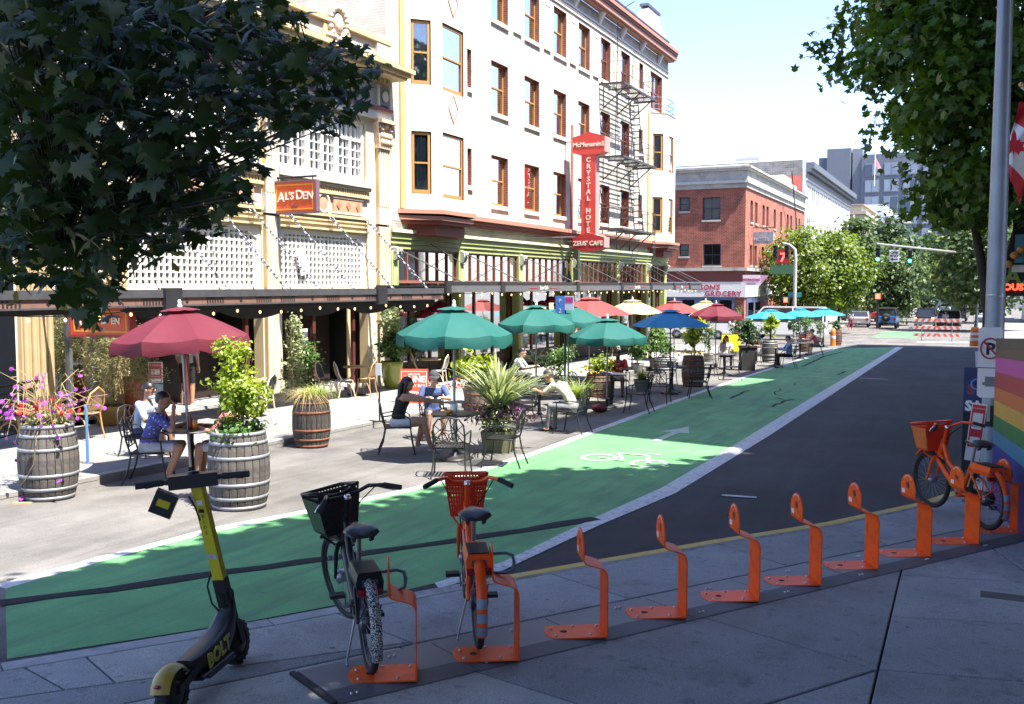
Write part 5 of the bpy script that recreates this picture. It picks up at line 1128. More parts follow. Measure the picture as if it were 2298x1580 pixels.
tree('street_tree','dark green tree behind the green traffic lights',(-7.0,150,gz(150)),3,(-6.4,150,4.2),(3.2,3.2,4.8),4400,90,.6,.55,DKG,.2)
tree('street_tree','leafy green tree on the right kerb beyond the barricade',(1.4,92,gz(92)),3,(.8,92,5.4),(4.0,4.0,5.0),9500,180,.55,.42,MIDG,.2)
tree('street_tree','bright green tree further along the right kerb',(1.8,122,gz(122)),3,(.2,122,5.2),(4.4,4.4,5.2),7000,150,.65,.55,LTGR,.2)
tree('street_tree','tall tree closing the view right of the street end',(2.2,175,gz(175)),3,(-.6,175,5),(5,5,7),4600,100,.8,.9,DKG,.25)
tree('street_tree','shadowy tree on the side street past the corner column',(-33,24,-.6),3,(-33,25,4.5),(4,4,3.6),2600,70,.6,.4,DKG,.25)
CR_ = Vector((RT.x,RT.y,0)); CF_ = Vector((-RT.y,RT.x,0))            # across and away, as seen from the corner
def face(dx, dy):
    """turn so that local +Y points dx across and dy away"""
    d = CR_*dx+CF_*dy; return math.atan2(-d.x, d.y)
def R2(px, py): v = grd(px,py,ROAD); return Vector((v.x,v.y,gz(v.y)+ROAD))
def W2(px, py): v = grd(px,py,FARWALK); return Vector((v.x,v.y,gz(v.y)+FARWALK))
def S2(px, py): v = grd(px,py,WALK); return Vector((v.x,v.y,gz(v.y)+WALK))
IRONB = mat('painted_iron_black', (.014,.0135,.013), .5, metal=0., var=.2, scale=15)
def iron_chair(label, loc, rz, group):
    t = thing('iron_chair', label, 'chair', loc, rz, group); m = IRONB
    b = MB(); b.tube([(-.23,-.20,.44),(.23,-.20,.44),(.25,.22,.44),(-.25,.22,.44)],.013,6,closed=True)
    for k in range(9): x = -.2+k*.05; b.box(x-.017,x+.017,-.2,.22,.437,.445)
    b.build('seat',m,t)
    arch = [(-.22,-.21,.44),(-.23,-.26,.62),(-.215,-.29,.78),(-.15,-.31,.87),(0,-.315,.90),(.15,-.31,.87),(.215,-.29,.78),(.23,-.26,.62),(.22,-.21,.44)]
    b = MB(); b.tube(arch,.013,7); b.tube([(-.226,-.235,.53),(.226,-.235,.53)],.009,5); b.build('back_frame',m,t)
    b = MB(); bp = lambda x,z: (x,-.21-(z-.44)*.235,z)
    for s in (-1,1):
        b.tube([bp(s*.0,.53),bp(s*.06,.66),bp(s*.16,.74),bp(s*.21,.79)],.007,5); b.tube([bp(s*.12,.53),bp(s*.15,.62),bp(s*.05,.75),bp(s*.0,.89)],.007,5)
        b.tube([bp(s*.2,.53),bp(s*.1,.66),bp(s*.06,.8),bp(s*.13,.875)],.007,5); b.tube([bp(s*.22,.62),bp(s*.12,.72),bp(s*.0,.70)],.007,5)
        b.tube([bp(s*.05+.05*math.cos(a),.62+.05*math.sin(a)) for a in [2*math.pi*i/9 for i in range(9)]],.006,4,closed=True)
    b.build('back_lattice',m,t)
    for s in (-1,1):
        b = MB(); b.tube([(s*.225,-.265,.63),(s*.27,-.1,.655),(s*.28,.12,.65),(s*.275,.2,.60),(s*.26,.21,.45)],.012,6); b.build('arm',m,t)
    for s in (-1,1):
        b = MB(); b.tube([(s*.25,.21,.44),(s*.255,.23,.25),(s*.28,.28,.0)],.013,6); b.build('leg',m,t)
        b = MB(); b.tube([(s*.225,-.2,.44),(s*.23,-.24,.22),(s*.255,-.33,.0)],.013,6); b.build('leg',m,t)
    return t
def iron_table(label, loc, rz, group, r=.38):
    t = thing('iron_table', label, 'table', loc, rz, group); b = MB(); b.lathe([(.01,.72),(r,.72),(r+.012,.728),(r+.012,.738),(r,.745),(.01,.745)],26); b.build('tabletop',mat('mesh_table_top',(.05,.05,.052),.4,metal=.2,var=.15,scale=20),t)
    b = MB(); b.lathe([(.09,.08),(.05,.12),(.035,.2),(.03,.4),(.045,.5),(.03,.56),(.035,.68),(.16,.715)],12); b.build('pedestal',IRONB,t)
    b = MB(); b.lathe([(.30,.0),(.30,.02),(.22,.045),(.10,.075),(.08,.09)],18)
    b.build('base',IRONB,t); return t
def umbrella(label, loc, rz, group, m, R=.9, h=2.45, n=8, val=.16, drop=.40, polem=None, pole=True, tilt=(0,0), fin=True):
    t = thing('patio_umbrella', label, 'umbrella', loc, rz, group); zt = h-.03
    t.rotation_euler = (tilt[0],tilt[1],rz)
    b = MB(); b.tube([(0,0,.05),(0,0,1.25)],.021,10); b.tube([(0,0,1.22),(0,0,zt-.03)],.017,10); b.lathe([(.026,1.19),(.03,1.21),(.03,1.25),(.024,1.27)],10); b.build('pole',polem or STEEL,t)
    def pt(k,f,tt,zoff=0,R_=R,dr=drop,sag=.035):
        a0 = 2*math.pi*k/n; a1 = 2*math.pi*(k+1)/n; r = R_*tt
        x = r*((1-f)*math.cos(a0)+f*math.cos(a1)); y = r*((1-f)*math.sin(a0)+f*math.sin(a1)); s_ = 4*f*(1-f)
        return (x*(1-.03*s_*tt),y*(1-.03*s_*tt),zt-dr*tt**1.35-sag*s_*tt*tt+zoff)
    for k in range(n):
        b = MB(); nf, ntt = 4, 5; vs = []
        for j in range(ntt+1):
            for i in range(nf+1): vs.append(pt(k,i/nf,.10+.90*j/ntt))
        fs = [(j*(nf+1)+i,j*(nf+1)+i+1,(j+1)*(nf+1)+i+1,(j+1)*(nf+1)+i) for j in range(ntt) for i in range(nf)]
        b.add(vs,fs,0,True)
        if val:
            vv = []; ph = RNG.uniform(0,6)
            for i in range(2*nf+1):
                f = i/(2*nf); p = Vector(pt(k,f,1.0)); q = p+Vector((p.x,p.y,0)).normalized()*(.015+.018*math.sin(5*f+ph))+Vector((0,0,-val-.02*math.sin(7*f+ph*2))); vv += [tuple(p),tuple((p+q)/2+Vector((p.x,p.y,0)).normalized()*.012),tuple(q)]
            b.add(vv,[f_ for i in range(2*nf) for f_ in ((3*i,3*i+3,3*i+4,3*i+1),(3*i+1,3*i+4,3*i+5,3*i+2))],0,True)
        b.build('canopy_panel',m,t)
    b = MB()
    for k in range(n):
        vs = [pt(k,i/3,tt,.032,R*.30,drop*.12,.01) for tt in (.02,.5,1.0) for i in range(4)]
        b.add(vs,[(j*4+i,j*4+i+1,(j+1)*4+i+1,(j+1)*4+i) for j in range(2) for i in range(3)],0,True)
    b.build('vent',m,t)
    for k in range(n):
        b = MB(); b.tube([(0,0,zt-.06),tuple(Vector(pt(k,0,.5))-Vector((0,0,.02))),tuple(Vector(pt(k,0,.99))-Vector((0,0,.02)))],.007,4); p = Vector(pt(k,0,.55))-Vector((0,0,.02)); b.tube([tuple(p),(0,0,zt-.52)],.006,4); b.build('rib',polem or STEEL,t)
    if fin: b = MB(); b.lathe([(.03,zt+.02),(.035,zt+.05),(.02,zt+.08),(.028,zt+.10),(.012,zt+.13),(.002,zt+.135)],10); b.build('finial',WHITEP,t)
    b = MB(); b.lathe([(.24,.0),(.25,.03),(.20,.06),(.05,.08),(.03,.22),(.0,.22)],14); b.build('base',IRONB,t)
    return t
def cloth(name, c, rough=.75):
    m = mat(name,c,rough,var=.07,scale=3,bump=.8,bscale=7)
    nt = m.node_tree
    if not any(n.type == 'BSDF_TRANSLUCENT' for n in nt.nodes):
        tr = nt.nodes.new('ShaderNodeBsdfTranslucent'); tr.inputs[0].default_value = (*[min(1,x*1.1) for x in c],1); ms = nt.nodes.new('ShaderNodeMixShader'); ms.inputs[0].default_value = .22
        nt.links.new(nt.nodes['Principled BSDF'].outputs[0],ms.inputs[1]); nt.links.new(tr.outputs[0],ms.inputs[2]); nt.links.new(ms.outputs[0],nt.nodes['Material Output'].inputs[0])
    return m
C_CRIM = cloth('crimson_canvas',(.125,.010,.024)); C_GREEN = cloth('green_canvas',(.006,.105,.088)); C_SALM = cloth('faded_red_canvas',(.24,.045,.042)); C_CREAM = cloth('cream_canvas',(.46,.39,.21)); C_BLUE = cloth('blue_canvas',(.02,.20,.42)); C_CYAN = cloth('turquoise_canvas',(.022,.24,.36))
STAVE = {'grey': mat('weathered_grey_oak',(.088,.078,.070),.8,var=.25,scale=9,objrand=.22,dirt=(.045,.040,.036),dscale=5,bump=.5,bscale=30),
         'dark': mat('dark_charred_oak',(.06,.052,.047),.8,var=.3,scale=10,objrand=.3,dirt=(.12,.108,.096),dscale=9,bump=.5,bscale=30),
         'shade': mat('brown_oak',(.115,.082,.06),.8,var=.25,scale=9,objrand=.2,dirt=(.30,.26,.22),dscale=5)}
HOOP = {'zinc': mat('galvanised_hoop',(.27,.28,.30),.5,metal=.4,var=.15,scale=9), 'rust': mat('rusty_hoop',(.20,.075,.04),.75,metal=.2,var=.3,scale=14)}
SOIL = mat('potting_soil',(.03,.022,.016),.95,var=.3,scale=30)
BAR = {}
def barrel(label, loc, rz=0, group=None, wood='grey', hoop='zinc', H=.93, R=.35, r=.285, n=24, white=None):
    t = thing('barrel_planter', label, 'barrel', loc, rz, group); key = (H,R,r,n)
    prof = [(r+(R-r)*(1-((2*z/H-1)**2)),z) for z in [H*i/9 for i in range(10)]]
    if (key,wood) not in BAR:
        b = MB(); g = .045*2*math.pi/n; a0, a1 = g, 2*math.pi/n-g; vs = []
        for rr_, z in prof:
            for a, d in ((a0,0),((a0+a1)/2,.003),(a1,0),(a1,-.03),(a0,-.03)): vs.append(((rr_+d)*math.cos(a),(rr_+d)*math.sin(a),z))
        fs = [(5*i+j,5*i+(j+1)%5,5*(i+1)+(j+1)%5,5*(i+1)+j) for i in range(len(prof)-1) for j in range(5)]+[(0,1,2,3,4),tuple(5*(len(prof)-1)+j for j in range(5))]
        b.add(vs,fs); BAR[(key,wood)] = b.mesh('stave',STAVE[wood])
    for k in range(n): s = link('stave',BAR[(key,wood)],t); s.rotation_euler = (0,0,2*math.pi*k/n)
    def rad(z): return r+(R-r)*(1-((2*z/H-1)**2))
    for f in (.02,.14,.32,.66,.84,.955):
        z0, z1 = H*f, H*f+.042
        if (key,hoop,f) not in BAR: b = MB(); b.lathe([(rad(z0)+.001,z0),(rad(z0)+.006,z0),(rad(z1)+.006,z1),(rad(z1)+.001,z1)],n*2); BAR[(key,hoop,f)] = b.mesh('hoop',HOOP[hoop])
        link('hoop',BAR[(key,hoop,f)],t)
    b = MB(); b.lathe([(.001,H-.03),(r-.03,H-.05)],16); b.build('soil',SOIL,t)
    return t
def blades(n, base_r, ln, droop, w, rng, up=.9, c=(0,0,0), segs=6, spread=1.):
    """arching strap leaves from one tuft"""
    vs = []; fs = []
    for i in range(n):
        a = rng.uniform(0,2*math.pi); l = ln*rng.uniform(.65,1.1); lean = rng.uniform(.1,1.)*spread; d = np.array([math.cos(a),math.sin(a),0]); p = np.array([c[0]+base_r*rng.random()*math.cos(a),c[1]+base_r*rng.random()*math.sin(a),c[2]]); sd = np.array([-math.sin(a),math.cos(a),0]); dr = droop*rng.uniform(.6,1.3); o = len(vs)
        for k in range(segs+1):
            t = k/segs; q = p+d*l*(lean*t*.75+dr*.35*t*t)+np.array([0,0,l*(up*t*(1-.25*lean)-dr*t*t*.75)]); ww = w*(1-t**2.2)*.5+w*.06; vs += [tuple(q-sd*ww),tuple(q+sd*ww)]
        fs += [(o+2*k,o+2*k+1,o+2*k+3,o+2*k+2) for k in range(segs)]
    return vs, fs
def plant(name, label, loc, group=None, cat='plant'): return thing(name,label,cat,loc,0,group)
def fol(o, name, m, c, r, n, cl, sp, size, tm='diamond', shell=.2, kind=None, zmin=None):
    P, N, cc = crown_points(c,r,n,cl,sp,shell)
    if zmin is not None: k = P[:,2] > zmin; P = P[k]; N = N[k]
    l = link(name, leaf_mesh(name,m,P,N,size*(.6+.8*RNG.random(len(P))),tm), o); 
    return l, cc
L_LIME = leafmat('shrub_lime_leaf',(.15,.24,.025),(.30,.36,.05),.35,.4,.5,6.); L_GRN = leafmat('shrub_green_leaf',(.05,.12,.03),(.11,.20,.05),.3,.4,.5,5.); L_PALE = leafmat('pale_variegated_leaf',(.20,.27,.12),(.42,.45,.26),.3,.5,.4,5.)
L_OLIVE = leafmat('olive_leaf',(.16,.17,.07),(.30,.29,.13),.3,.5,.4,5.); L_DARK = leafmat('deep_potted_leaf',(.02,.06,.02),(.05,.11,.03),.25,.35,.5,4.); L_PURP = leafmat('coleus_purple_leaf',(.10,.03,.06),(.28,.16,.22),.2,.5,.4,9.)
B_STRAW = leafmat('straw_grass',(.45,.38,.17),(.60,.52,.28),.3,.6,.3,6.); B_GREEN = leafmat('sedge_green',(.16,.25,.05),(.30,.36,.10),.3,.5,.4,6.); B_PALM = leafmat('palm_blade',(.16,.21,.08),(.36,.40,.20),.25,.4,.5,5.)
F_PUR = leafmat('purple_petal',(.26,.04,.33),(.38,.10,.44),.3,.6,.3,9.); F_RED = leafmat('red_petal',(.55,.02,.015),(.60,.05,.03),.25,.6,.3,9.); F_YEL = leafmat('yellow_petal',(.60,.42,.02),(.65,.52,.08),.25,.6,.3,9.)
STEMG = mat('plant_stem',(.16,.15,.06),.8,var=.3); STEMB = mat('dry_stem',(.33,.25,.12),.8,var=.3)
def stems(o, n, h, spread, m=STEMG, r=.006, z0=0):
    b = MB()
    for i in range(n):
        a = random.uniform(0,6.28); s = spread*random.random(); b.tube([(.05*math.cos(a),.05*math.sin(a),z0),(s*.5*math.cos(a),s*.5*math.sin(a),z0+h*.55),(s*math.cos(a),s*math.sin(a),z0+h)],[r,r*.8,r*.4],5)
    s = b.build('stems',m,o); s['kind'] = 'stuff'; return s
def bush(name,label,loc,m,h,r,n=500,size=.09,tm='oval',group=None,z0=0,cl=30,sp=.07,st=6):
    o = plant(name,label,loc,group); fol(o,'foliage',m,(0,0,z0+h*.55),(r,r,h*.5),n,cl,sp,size,tm,.1,zmin=z0-.02); stems(o,st,h*.8,r*.7,z0=z0); return o
def tuft(name,label,loc,m,n,ln,droop,w,group=None,up=.9,spread=1.):
    o = plant(name,label,loc,group); b = MB(); v,f = blades(n,.06,ln,droop,w,RNG,up,spread=spread); b.add(v,f,0,True); b.build('blades',m,o)['kind'] = 'stuff'; return o
def flowers(o, m, pts, size):
    pts = np.array(pts); l = link('flowers', leaf_mesh('flowers',m,pts,RNG.normal(size=pts.shape)*.6+np.array([.3,-.5,.5]),np.full(len(pts),size)*(.7+.6*RNG.random(len(pts))),'petal'), o); l['kind'] = 'stuff'; return l
def pot(name,label,loc,m,prof,cat='pot',group=None,n=20):
    o = thing(name,label,cat,loc,0,group); b = MB(); b.lathe(prof,n); b.build('pot_body',m,o); rt_, zt = prof[-1]; b = MB(); b.lathe([(.001,zt-.05),(rt_-.02,zt-.06)],14); b.build('soil',SOIL,o); return o
def up(v, z): return Vector((v.x,v.y,v.z+z))
GB = None
pB1 = R2(112,1117); barrel('grey oak barrel with petunias at the left edge of the terrace',pB1,.3,'barrel planters','grey','zinc',.96,.36,.29)
pB2 = R2(538,1137); barrel('biggest grey oak barrel with pale hoops holding a lime-green shrub',pB2,.9,'barrel planters','grey','zinc',.95,.37,.315)
pB3 = R2(700,1002); barrel('dark whiskey barrel with rusty hoops and tufts of grass',pB3,.1,'barrel planters','dark','rust',.90,.33,.27)
o = plant('petunia_plant','tangle of arching stems with purple and red petunias in the left barrel',up(pB1,.91))
fol(o,'foliage',L_OLIVE,(0,0,.08),(.34,.34,.14),700,40,.06,.055,'oval',.2); rg = np.random.default_rng(5); fl = []; b = MB()
for i in range(54):
    a = rg.uniform(0,6.28); R_s = rg.uniform(.3,.75); h = rg.uniform(.15,.78); dn = rg.uniform(-.1,.35) if i % 3 else rg.uniform(.3,1.0)
    pts = [(.12*math.cos(a),.12*math.sin(a),.0),(R_s*.35*math.cos(a),R_s*.35*math.sin(a),h*.75),(R_s*.75*math.cos(a),R_s*.75*math.sin(a),h),(R_s*math.cos(a+.15),R_s*math.sin(a+.15),h-dn*.5)]
    q = []
    for j in range(10):
        t = j/9*3; k = min(2,int(t)); u = t-k; q.append(tuple(np.array(pts[k])*(1-u)+np.array(pts[k+1])*u))
    b.tube(q,[.0055]*5+[.004]*5,4); fl.append(q[-1])
    if rg.random() < .6: fl.append(q[-3])
b.build('stems',STEMB,o)['kind'] = 'stuff'; flowers(o,F_PUR,fl,.055); flowers(o,F_RED,[(rg.normal()*.22,rg.normal()*.22,.18+rg.random()*.14) for _ in range(26)],.07)
o = plant('trailing_petunia','thin trailing stem with a purple bloom down the front of the left barrel',up(pB1,.0)); b = MB(); b.tube([(.16,-.24,.97),(.19,-.32,.85),(.16,-.35,.5),(.02,-.36,.3),(-.12,-.33,.2),(-.1,-.32,.06)],.005,4); b.build('stems',STEMB,o); flowers(o,F_PUR,[(-.1,-.33,.05),(.4,-.2,.28),(.45,-.2,.3),(-.28,-.25,.5)],.06)
o = plant('lime_shrub','tall lime-green shrub growing from the biggest grey barrel',up(pB2,.9))
for c_, r_, n_ in (((-.10,.05,.66),(.31,.28,.40),1200),((.10,0,.50),(.30,.26,.34),900),((-.18,-.02,1.05),(.09,.09,.18),160),((.02,.06,1.0),(.14,.12,.12),160)): fol(o,'foliage',L_LIME,c_,r_,n_,46,.05,.062,'oval',.15)
fol(o,'underplanting',L_GRN,(.04,-.02,.06),(.34,.33,.13),900,40,.06,.065,'oval',.1); stems(o,9,.95,.25,STEMG,.009)
o = plant('fountain_grass','straw-coloured fountain grass and green sedge in the rusty-hooped barrel',up(pB3,.87)); 
b = MB(); v,f = blades(300,.12,.56,1.25,.006,RNG,.95,(-.06,0,0)); b.add(v,f,0,True); b.build('straw_blades',B_STRAW,o)['kind'] = 'stuff'
b = MB(); v,f = blades(220,.1,.52,.9,.009,RNG,1.0,(.13,0,0)); b.add(v,f,0,True); b.build('green_blades',B_GREEN,o)['kind'] = 'stuff'
def farbarrel(px,py,label,wood='shade',hoop='rust',s=1.,H=.93): 
    p = R2(px,py); barrel(label,p,random.uniform(0,6),'barrel planters',wood,hoop,H*s,.345*s,.29*s,20); return p
pB4 = farbarrel(1555,867,'brown barrel with yellow flowers beside the blue umbrella')
pB5 = farbarrel(1727,813,'pale weathered barrel with a broad-leaved plant right of the dark planter','grey','zinc')
pB6 = farbarrel(1808,790,'barrel just behind the man in the pink shirt')
pB7 = farbarrel(1876,775,'farthest barrel at the end of the terrace','dark','rust')
pB8 = R2(1345,890); barrel('half barrel with small yellow flowers behind the man in red',pB8,0,'barrel planters','shade','rust',.62,.36,.33,20)
pB9 = R2(1492,838); barrel('grey half barrel behind the blue umbrella pole',pB9,0,'barrel planters','grey','zinc',.55,.40,.37,20)
pB10 = R2(1082,930); barrel('brown half barrel behind the palm-like plant',pB10,0,'barrel planters','shade','rust',.70,.40,.36,20)
def leafy(label,loc,m=L_GRN,h=.9,r=.3,big=False,fl=None,z0=0):
    o = plant('potted_plant',label,loc); fol(o,'foliage',m,(0,0,z0+h*.6),(r,r,h*.45),420 if big else 650,26,.08,.16 if big else .085,'oval',.1); stems(o,6,h*.9,r*.5,STEMG,.010)
    if fl is not None: flowers(o,fl,[(RNG.normal()*r*.8,RNG.normal()*r*.8,.08+RNG.random()*.12) for _ in range(60)],.06)
    return o
leafy('broad-leaved plant with yellow flowers beside the blue umbrella',up(pB4,.9),L_LIME,1.15,.36,True,F_YEL)
leafy('upright leafy plant in the pale barrel',up(pB5,.9),L_LIME,1.15,.30,True)
leafy('feathery plant in the barrel behind the pink shirt',up(pB6,.9),L_GRN,.8,.32)
leafy('dense dark green plant in the farthest barrel',up(pB7,.9),L_DARK,.6,.30)
leafy('yellow-flowered plant in the half barrel behind the man in red',up(pB8,.58),L_LIME,.55,.34,False,F_YEL)
leafy('green shrub in the grey half barrel',up(pB9,.5),L_GRN,.8,.36)
leafy('lush mixed planting behind the palm-like plant',up(pB10,.66),L_LIME,.65,.4,True,F_RED)
p = R2(1676,831); o = thing('square_planter','tall black square planter standing in shade beside the lane','planter',p,face(0,1)); b = MB(); b.ext([(-.25,-.25),(.25,-.25),(.25,.25),(-.25,.25)],(0,0,0),(1,0,0),(0,1,0),(0,0,1),0,.86); b.build('box',mat('black_planter',(.02,.019,.018),.7,var=.3),o); b = MB(); b.box(-.28,.28,-.28,.28,.861,.92); b.build('rim',MATS['black_planter'],o)
leafy('leafy plant with dark heart-shaped leaves in the black square planter',up(p,.9),L_DARK,1.0,.32,True)
p = R2(1120,1012); o = thing('square_planter','olive-green tapered planter holding the palm-like plant','planter',p,.25); b = MB(); b.ext([(-.22,0),(.22,0),(.27,.36),(-.27,.36)],(0,-.25,0),(1,0,0),(0,0,1),(0,1,0),0,.5); b.build('box',mat('olive_planter',(.14,.14,.07),.7,var=.15),o); pP = p
o = tuft('dracaena_plant','spiky palm-like plant with striped blades in the olive planter',up(p,.66),B_PALM,260,1.25,.62,.040,up=1.2,spread=1.1)
o = bush('coleus_plant','purple and cream coleus spilling over the olive planter',up(p,.36),L_PURP,.5,.52,1500,.075,'oval',cl=60,sp=.06)
fol(o,'cream_foliage',L_PALE,(0,-.1,.2),(.42,.4,.26),420,40,.06,.06,'oval')
b = MB(); fol(o,'blooms',F_PUR,(0.05,0,.34),(.52,.48,.16),90,30,.05,.045,'oval')
p = W2(880,871); pot('green_pot','tall lime-glazed pot at the corner pilaster',p,mat('lime_glaze',(.30,.33,.05),.25,var=.12,coat=.5),[(.17,0),(.20,.02),(.26,.3),(.30,.62),(.32,.72),(.30,.74)]); pG = p
o = bush('ficus_plant','lush rounded foliage in the lime-glazed pot',up(p,.66),L_GRN,.85,.42,1200,.11,'oval',cl=60); fol(o,'climbing_foliage',L_PALE,(-.1,.1,1.15),(.3,.3,.65),700,50,.07,.1,'oval')
p = W2(310,948); pot('terracotta_pot','tall terracotta-red pot behind the seated men',p,mat('terracotta_glaze',(.26,.055,.02),.4,var=.12),[(.16,0),(.18,.02),(.23,.4),(.26,.78),(.27,.9),(.25,.9)]); pT = p
p2 = W2(250,953); pot('ochre_pot','low ochre pot at the foot of the wispy shrub',p2,mat('ochre_glaze',(.34,.19,.04),.5,var=.2),[(.2,0),(.24,.03),(.28,.28),(.30,.36),(.28,.37)])
o = bush('wispy_shrub','tall wispy grey-green shrub in front of the cream pilaster',up(p2,.35),L_OLIVE,2.05,.55,4200,.085,'needle',cl=150,sp=.11,st=9); fol(o,'side_foliage',L_OLIVE,(.55,.1,.75),(.5,.4,.45),1900,70,.12,.085,'needle')
p = W2(655,895); o = plant('climbing_vine','pale climbing vine up the middle pilaster',p)
for z_, r_, n_ in ((.3,.34,500),(.8,.27,500),(1.3,.24,420),(1.75,.18,260)): fol(o,'foliage',L_PALE,(0.05,.1,z_),(r_,r_,.34),n_,30,.07,.075,'oval')
stems(o,8,1.9,.2,STEMB,.008)
p = W2(692,888); pot('dark_pot','dark pot with a spreading green shrub by the doorway',p,mat('charcoal_glaze',(.03,.03,.03),.4),[(.15,0),(.22,.3),(.24,.36),(.22,.36)]); bush('doorway_shrub','spreading green shrub beside the doorway',up(p,.33),L_GRN,.95,.42,900,.08,'oval',cl=50)
GRP_F = None
for i,(px,py,label,m,h,r,big) in enumerate(((1205,880,'fan-leaved palm behind the cream-shirted man',B_PALM,0,0,0),(1255,872,'green bush right of the fan palm',L_GRN,.9,.4,0),(1300,930,'reedy dark green grass behind the cream-shirted man',B_GREEN,1,0,0),(1440,880,'small reedy plant right of the man in red',B_GREEN,.7,0,0),(1430,838,'palm-like shrub under the cream umbrella',L_GRN,1.0,.4,1),(1470,825,'leafy plant by the white post',L_GRN,1.1,.42,1),(1590,812,'slim potted tree by the crimson umbrella',L_GRN,1.5,.3,0),(1650,800,'tall leafy plant behind the woman in white',L_GRN,1.9,.34,0),(1060,905,'red-flowered bush right of the first green umbrella pole',L_LIME,1.0,.35,1),(1780,772,'dark shaggy palm at the far end of the terrace',L_DARK,1.3,.45,1),(1840,768,'green plant at the far end left of the last barrel',L_GRN,1.2,.4,0),(930,858,'climber on the far side of the corner pilaster',L_GRN,2.0,.3,0))):
    p = R2(px,py) if grd(px,py,ROAD).x > FK else W2(px,py)
    if h == 0 or m is B_GREEN: tuft('potted_palm' if h == 0 else 'reed_plant',label,up(p,.75 if h == 0 else .3),m,70 if h == 0 else 160,.75 if h == 0 else h,.7 if h == 0 else .5,.05 if h == 0 else .018)
    else: leafy(label,up(p,.3),m,h,r,bool(big),F_RED if 'red-fl' in label else None)
    pot('grey_pot','grey pot under the '+label.split(' behind')[0].split(' right')[0].split(' under')[0].split(' by')[0].split(' at')[0].split(' left')[0].split(' on')[0],p,mat('grey_pot_stone',(.22,.21,.19),.8,var=.2),[(.17,0),(.22,.3),(.24,.36),(.22,.36)],group='grey pots')
GU = 'patio umbrellas on the terrace'
umbrella('crimson umbrella over the two men at the left table',R2(430,1083),.2,GU,C_CRIM,.92,2.44,8,.17,tilt=(.0,-.05))
umbrella('nearest green umbrella, above the woman in black',R2(1020,1033),.35,GU,C_GREEN,.92,2.46,8,.17)
umbrella('second green umbrella, above the cream-shirted man',R2(1203,921),.1,GU,C_GREEN,.92,2.46,8,.16)
umbrella('green umbrella half hidden behind the second one',R2(1275,896),.5,GU,C_GREEN,.92,2.48,8,.16)
umbrella('dark green umbrella over the man in red, half in shade',R2(1362,915),.25,GU,C_GREEN,.92,2.15,8,.16)
umbrella('large faded red umbrella behind the parking sign',R2(1322,862),.3,GU,C_SALM,1.25,2.68,8,0,.5)
umbrella('cream umbrella between the two faded red ones',R2(1418,836),.4,GU,C_CREAM,1.1,2.62,8,0,.45)
umbrella('farther faded red umbrella beside the hotel corner',R2(1512,816),.2,GU,C_SALM,1.15,2.6,8,0,.45)
umbrella('pale cream umbrella peeping over the crimson one',R2(1582,796),.2,GU,C_CREAM,1.0,2.62,8,0,.42)
umbrella('crimson umbrella with a scalloped edge before the grocery',R2(1605,828),.3,GU,C_CRIM,.98,2.5,8,.18,.42)
umbrella('bright blue market umbrella on a black pole',R2(1503,884),.15,GU,C_BLUE,1.08,2.34,6,0,.42,BLACK,fin=False)
umbrella('turquoise umbrella nearest the grocery front',R2(1728,798),.3,GU,C_CYAN,1.22,2.22,6,0,.38,BLACK,fin=False)
umbrella('middle turquoise umbrella at the far end',R2(1795,786),.6,GU,C_CYAN,1.2,2.24,6,0,.38,BLACK,fin=False)
umbrella('last turquoise umbrella at the far end of the terrace',R2(1848,779),.1,GU,C_CYAN,1.2,2.24,6,0,.36,BLACK,fin=False)
GT_ = 'iron tables on the terrace'; GC = 'black iron chairs on the terrace'
tabs = [((432,1080),'table of the two men under the crimson umbrella'),((1022,1030),'table of the woman in black under the nearest green umbrella'),((1210,938),'table the cream-shirted man leans on'),((1372,905),'table of the man in red'),((1508,880),'empty table under the blue umbrella'),((1625,842),'table in front of the woman in white'),((1795,806),'table beside the man in the pink shirt'),((1740,822),'table by the woman with blue sleeves'),((1160,905),'table behind the palm-like plant'),((1460,832),'small table by the white post')]
t0 = None
for (p,label) in tabs:
    if t0 is None: t0 = iron_table('black iron '+label,R2(*p),0,GT_); st = snap(t0)
    else: dup(t0,R2(*p),random.uniform(0,3),'black iron '+label,GT_,tree=st)
chs = [((338,1082),(1,.15),'iron chair of the man in the patterned shirt'),((322,1040),(1,-.3),'iron chair of the man in the pale blue shirt'),((524,1083),(-1,.1),'iron chair between the crimson umbrella table and the biggest barrel'),
 ((893,1015),(1,.12),'iron chair of the woman in the black top'),((975,985),(.3,-1),'iron chair of the man in the grey cap'),((1012,1068),(.05,1),'empty iron chair seen from behind at the front of the nearest table'),((1130,1045),(-1,.25),'empty iron chair right of the nearest table, turned left'),
 ((1283,972),(-.9,.45),'iron chair of the cream-shirted man'),((1310,918),(.8,.4),'empty iron chair left of the man in red'),((1388,890),(0,-1),'iron chair of the man in red'),((1432,925),(-.8,.3),'dark iron chair in shade right of the man in red'),((1180,950),(1,.3),'iron chair on the left of the leaning man'),
 ((1478,905),(.3,1),'empty iron chair in front of the blue umbrella pole'),((1568,893),(-1,.1),'empty iron chair right of the blue umbrella table'),((1495,862),(.1,-1),'iron chair behind the blue umbrella table'),((1590,848),(1,0),'iron chair left of the white-topped woman'),((1642,853),(-1,.2),'iron chair with a dark back right of the white-topped woman'),((1628,826),(0,-1),'iron chair of the woman in white'),
 ((1690,815),(0,-1),'iron chair of the man in black behind the square planter'),((1768,826),(-1,.1),'iron chair of the woman with blue sleeves'),((1832,797),(-1,.2),'iron chair of the man in the pink shirt'),((1800,786),(0,-1),'iron chair of the person in the white hat'),((1150,885),(1,-.2),'iron chair behind the palm-like plant'),((1720,800),(1,0),'iron chair behind the pale barrel')]
c0_ = None
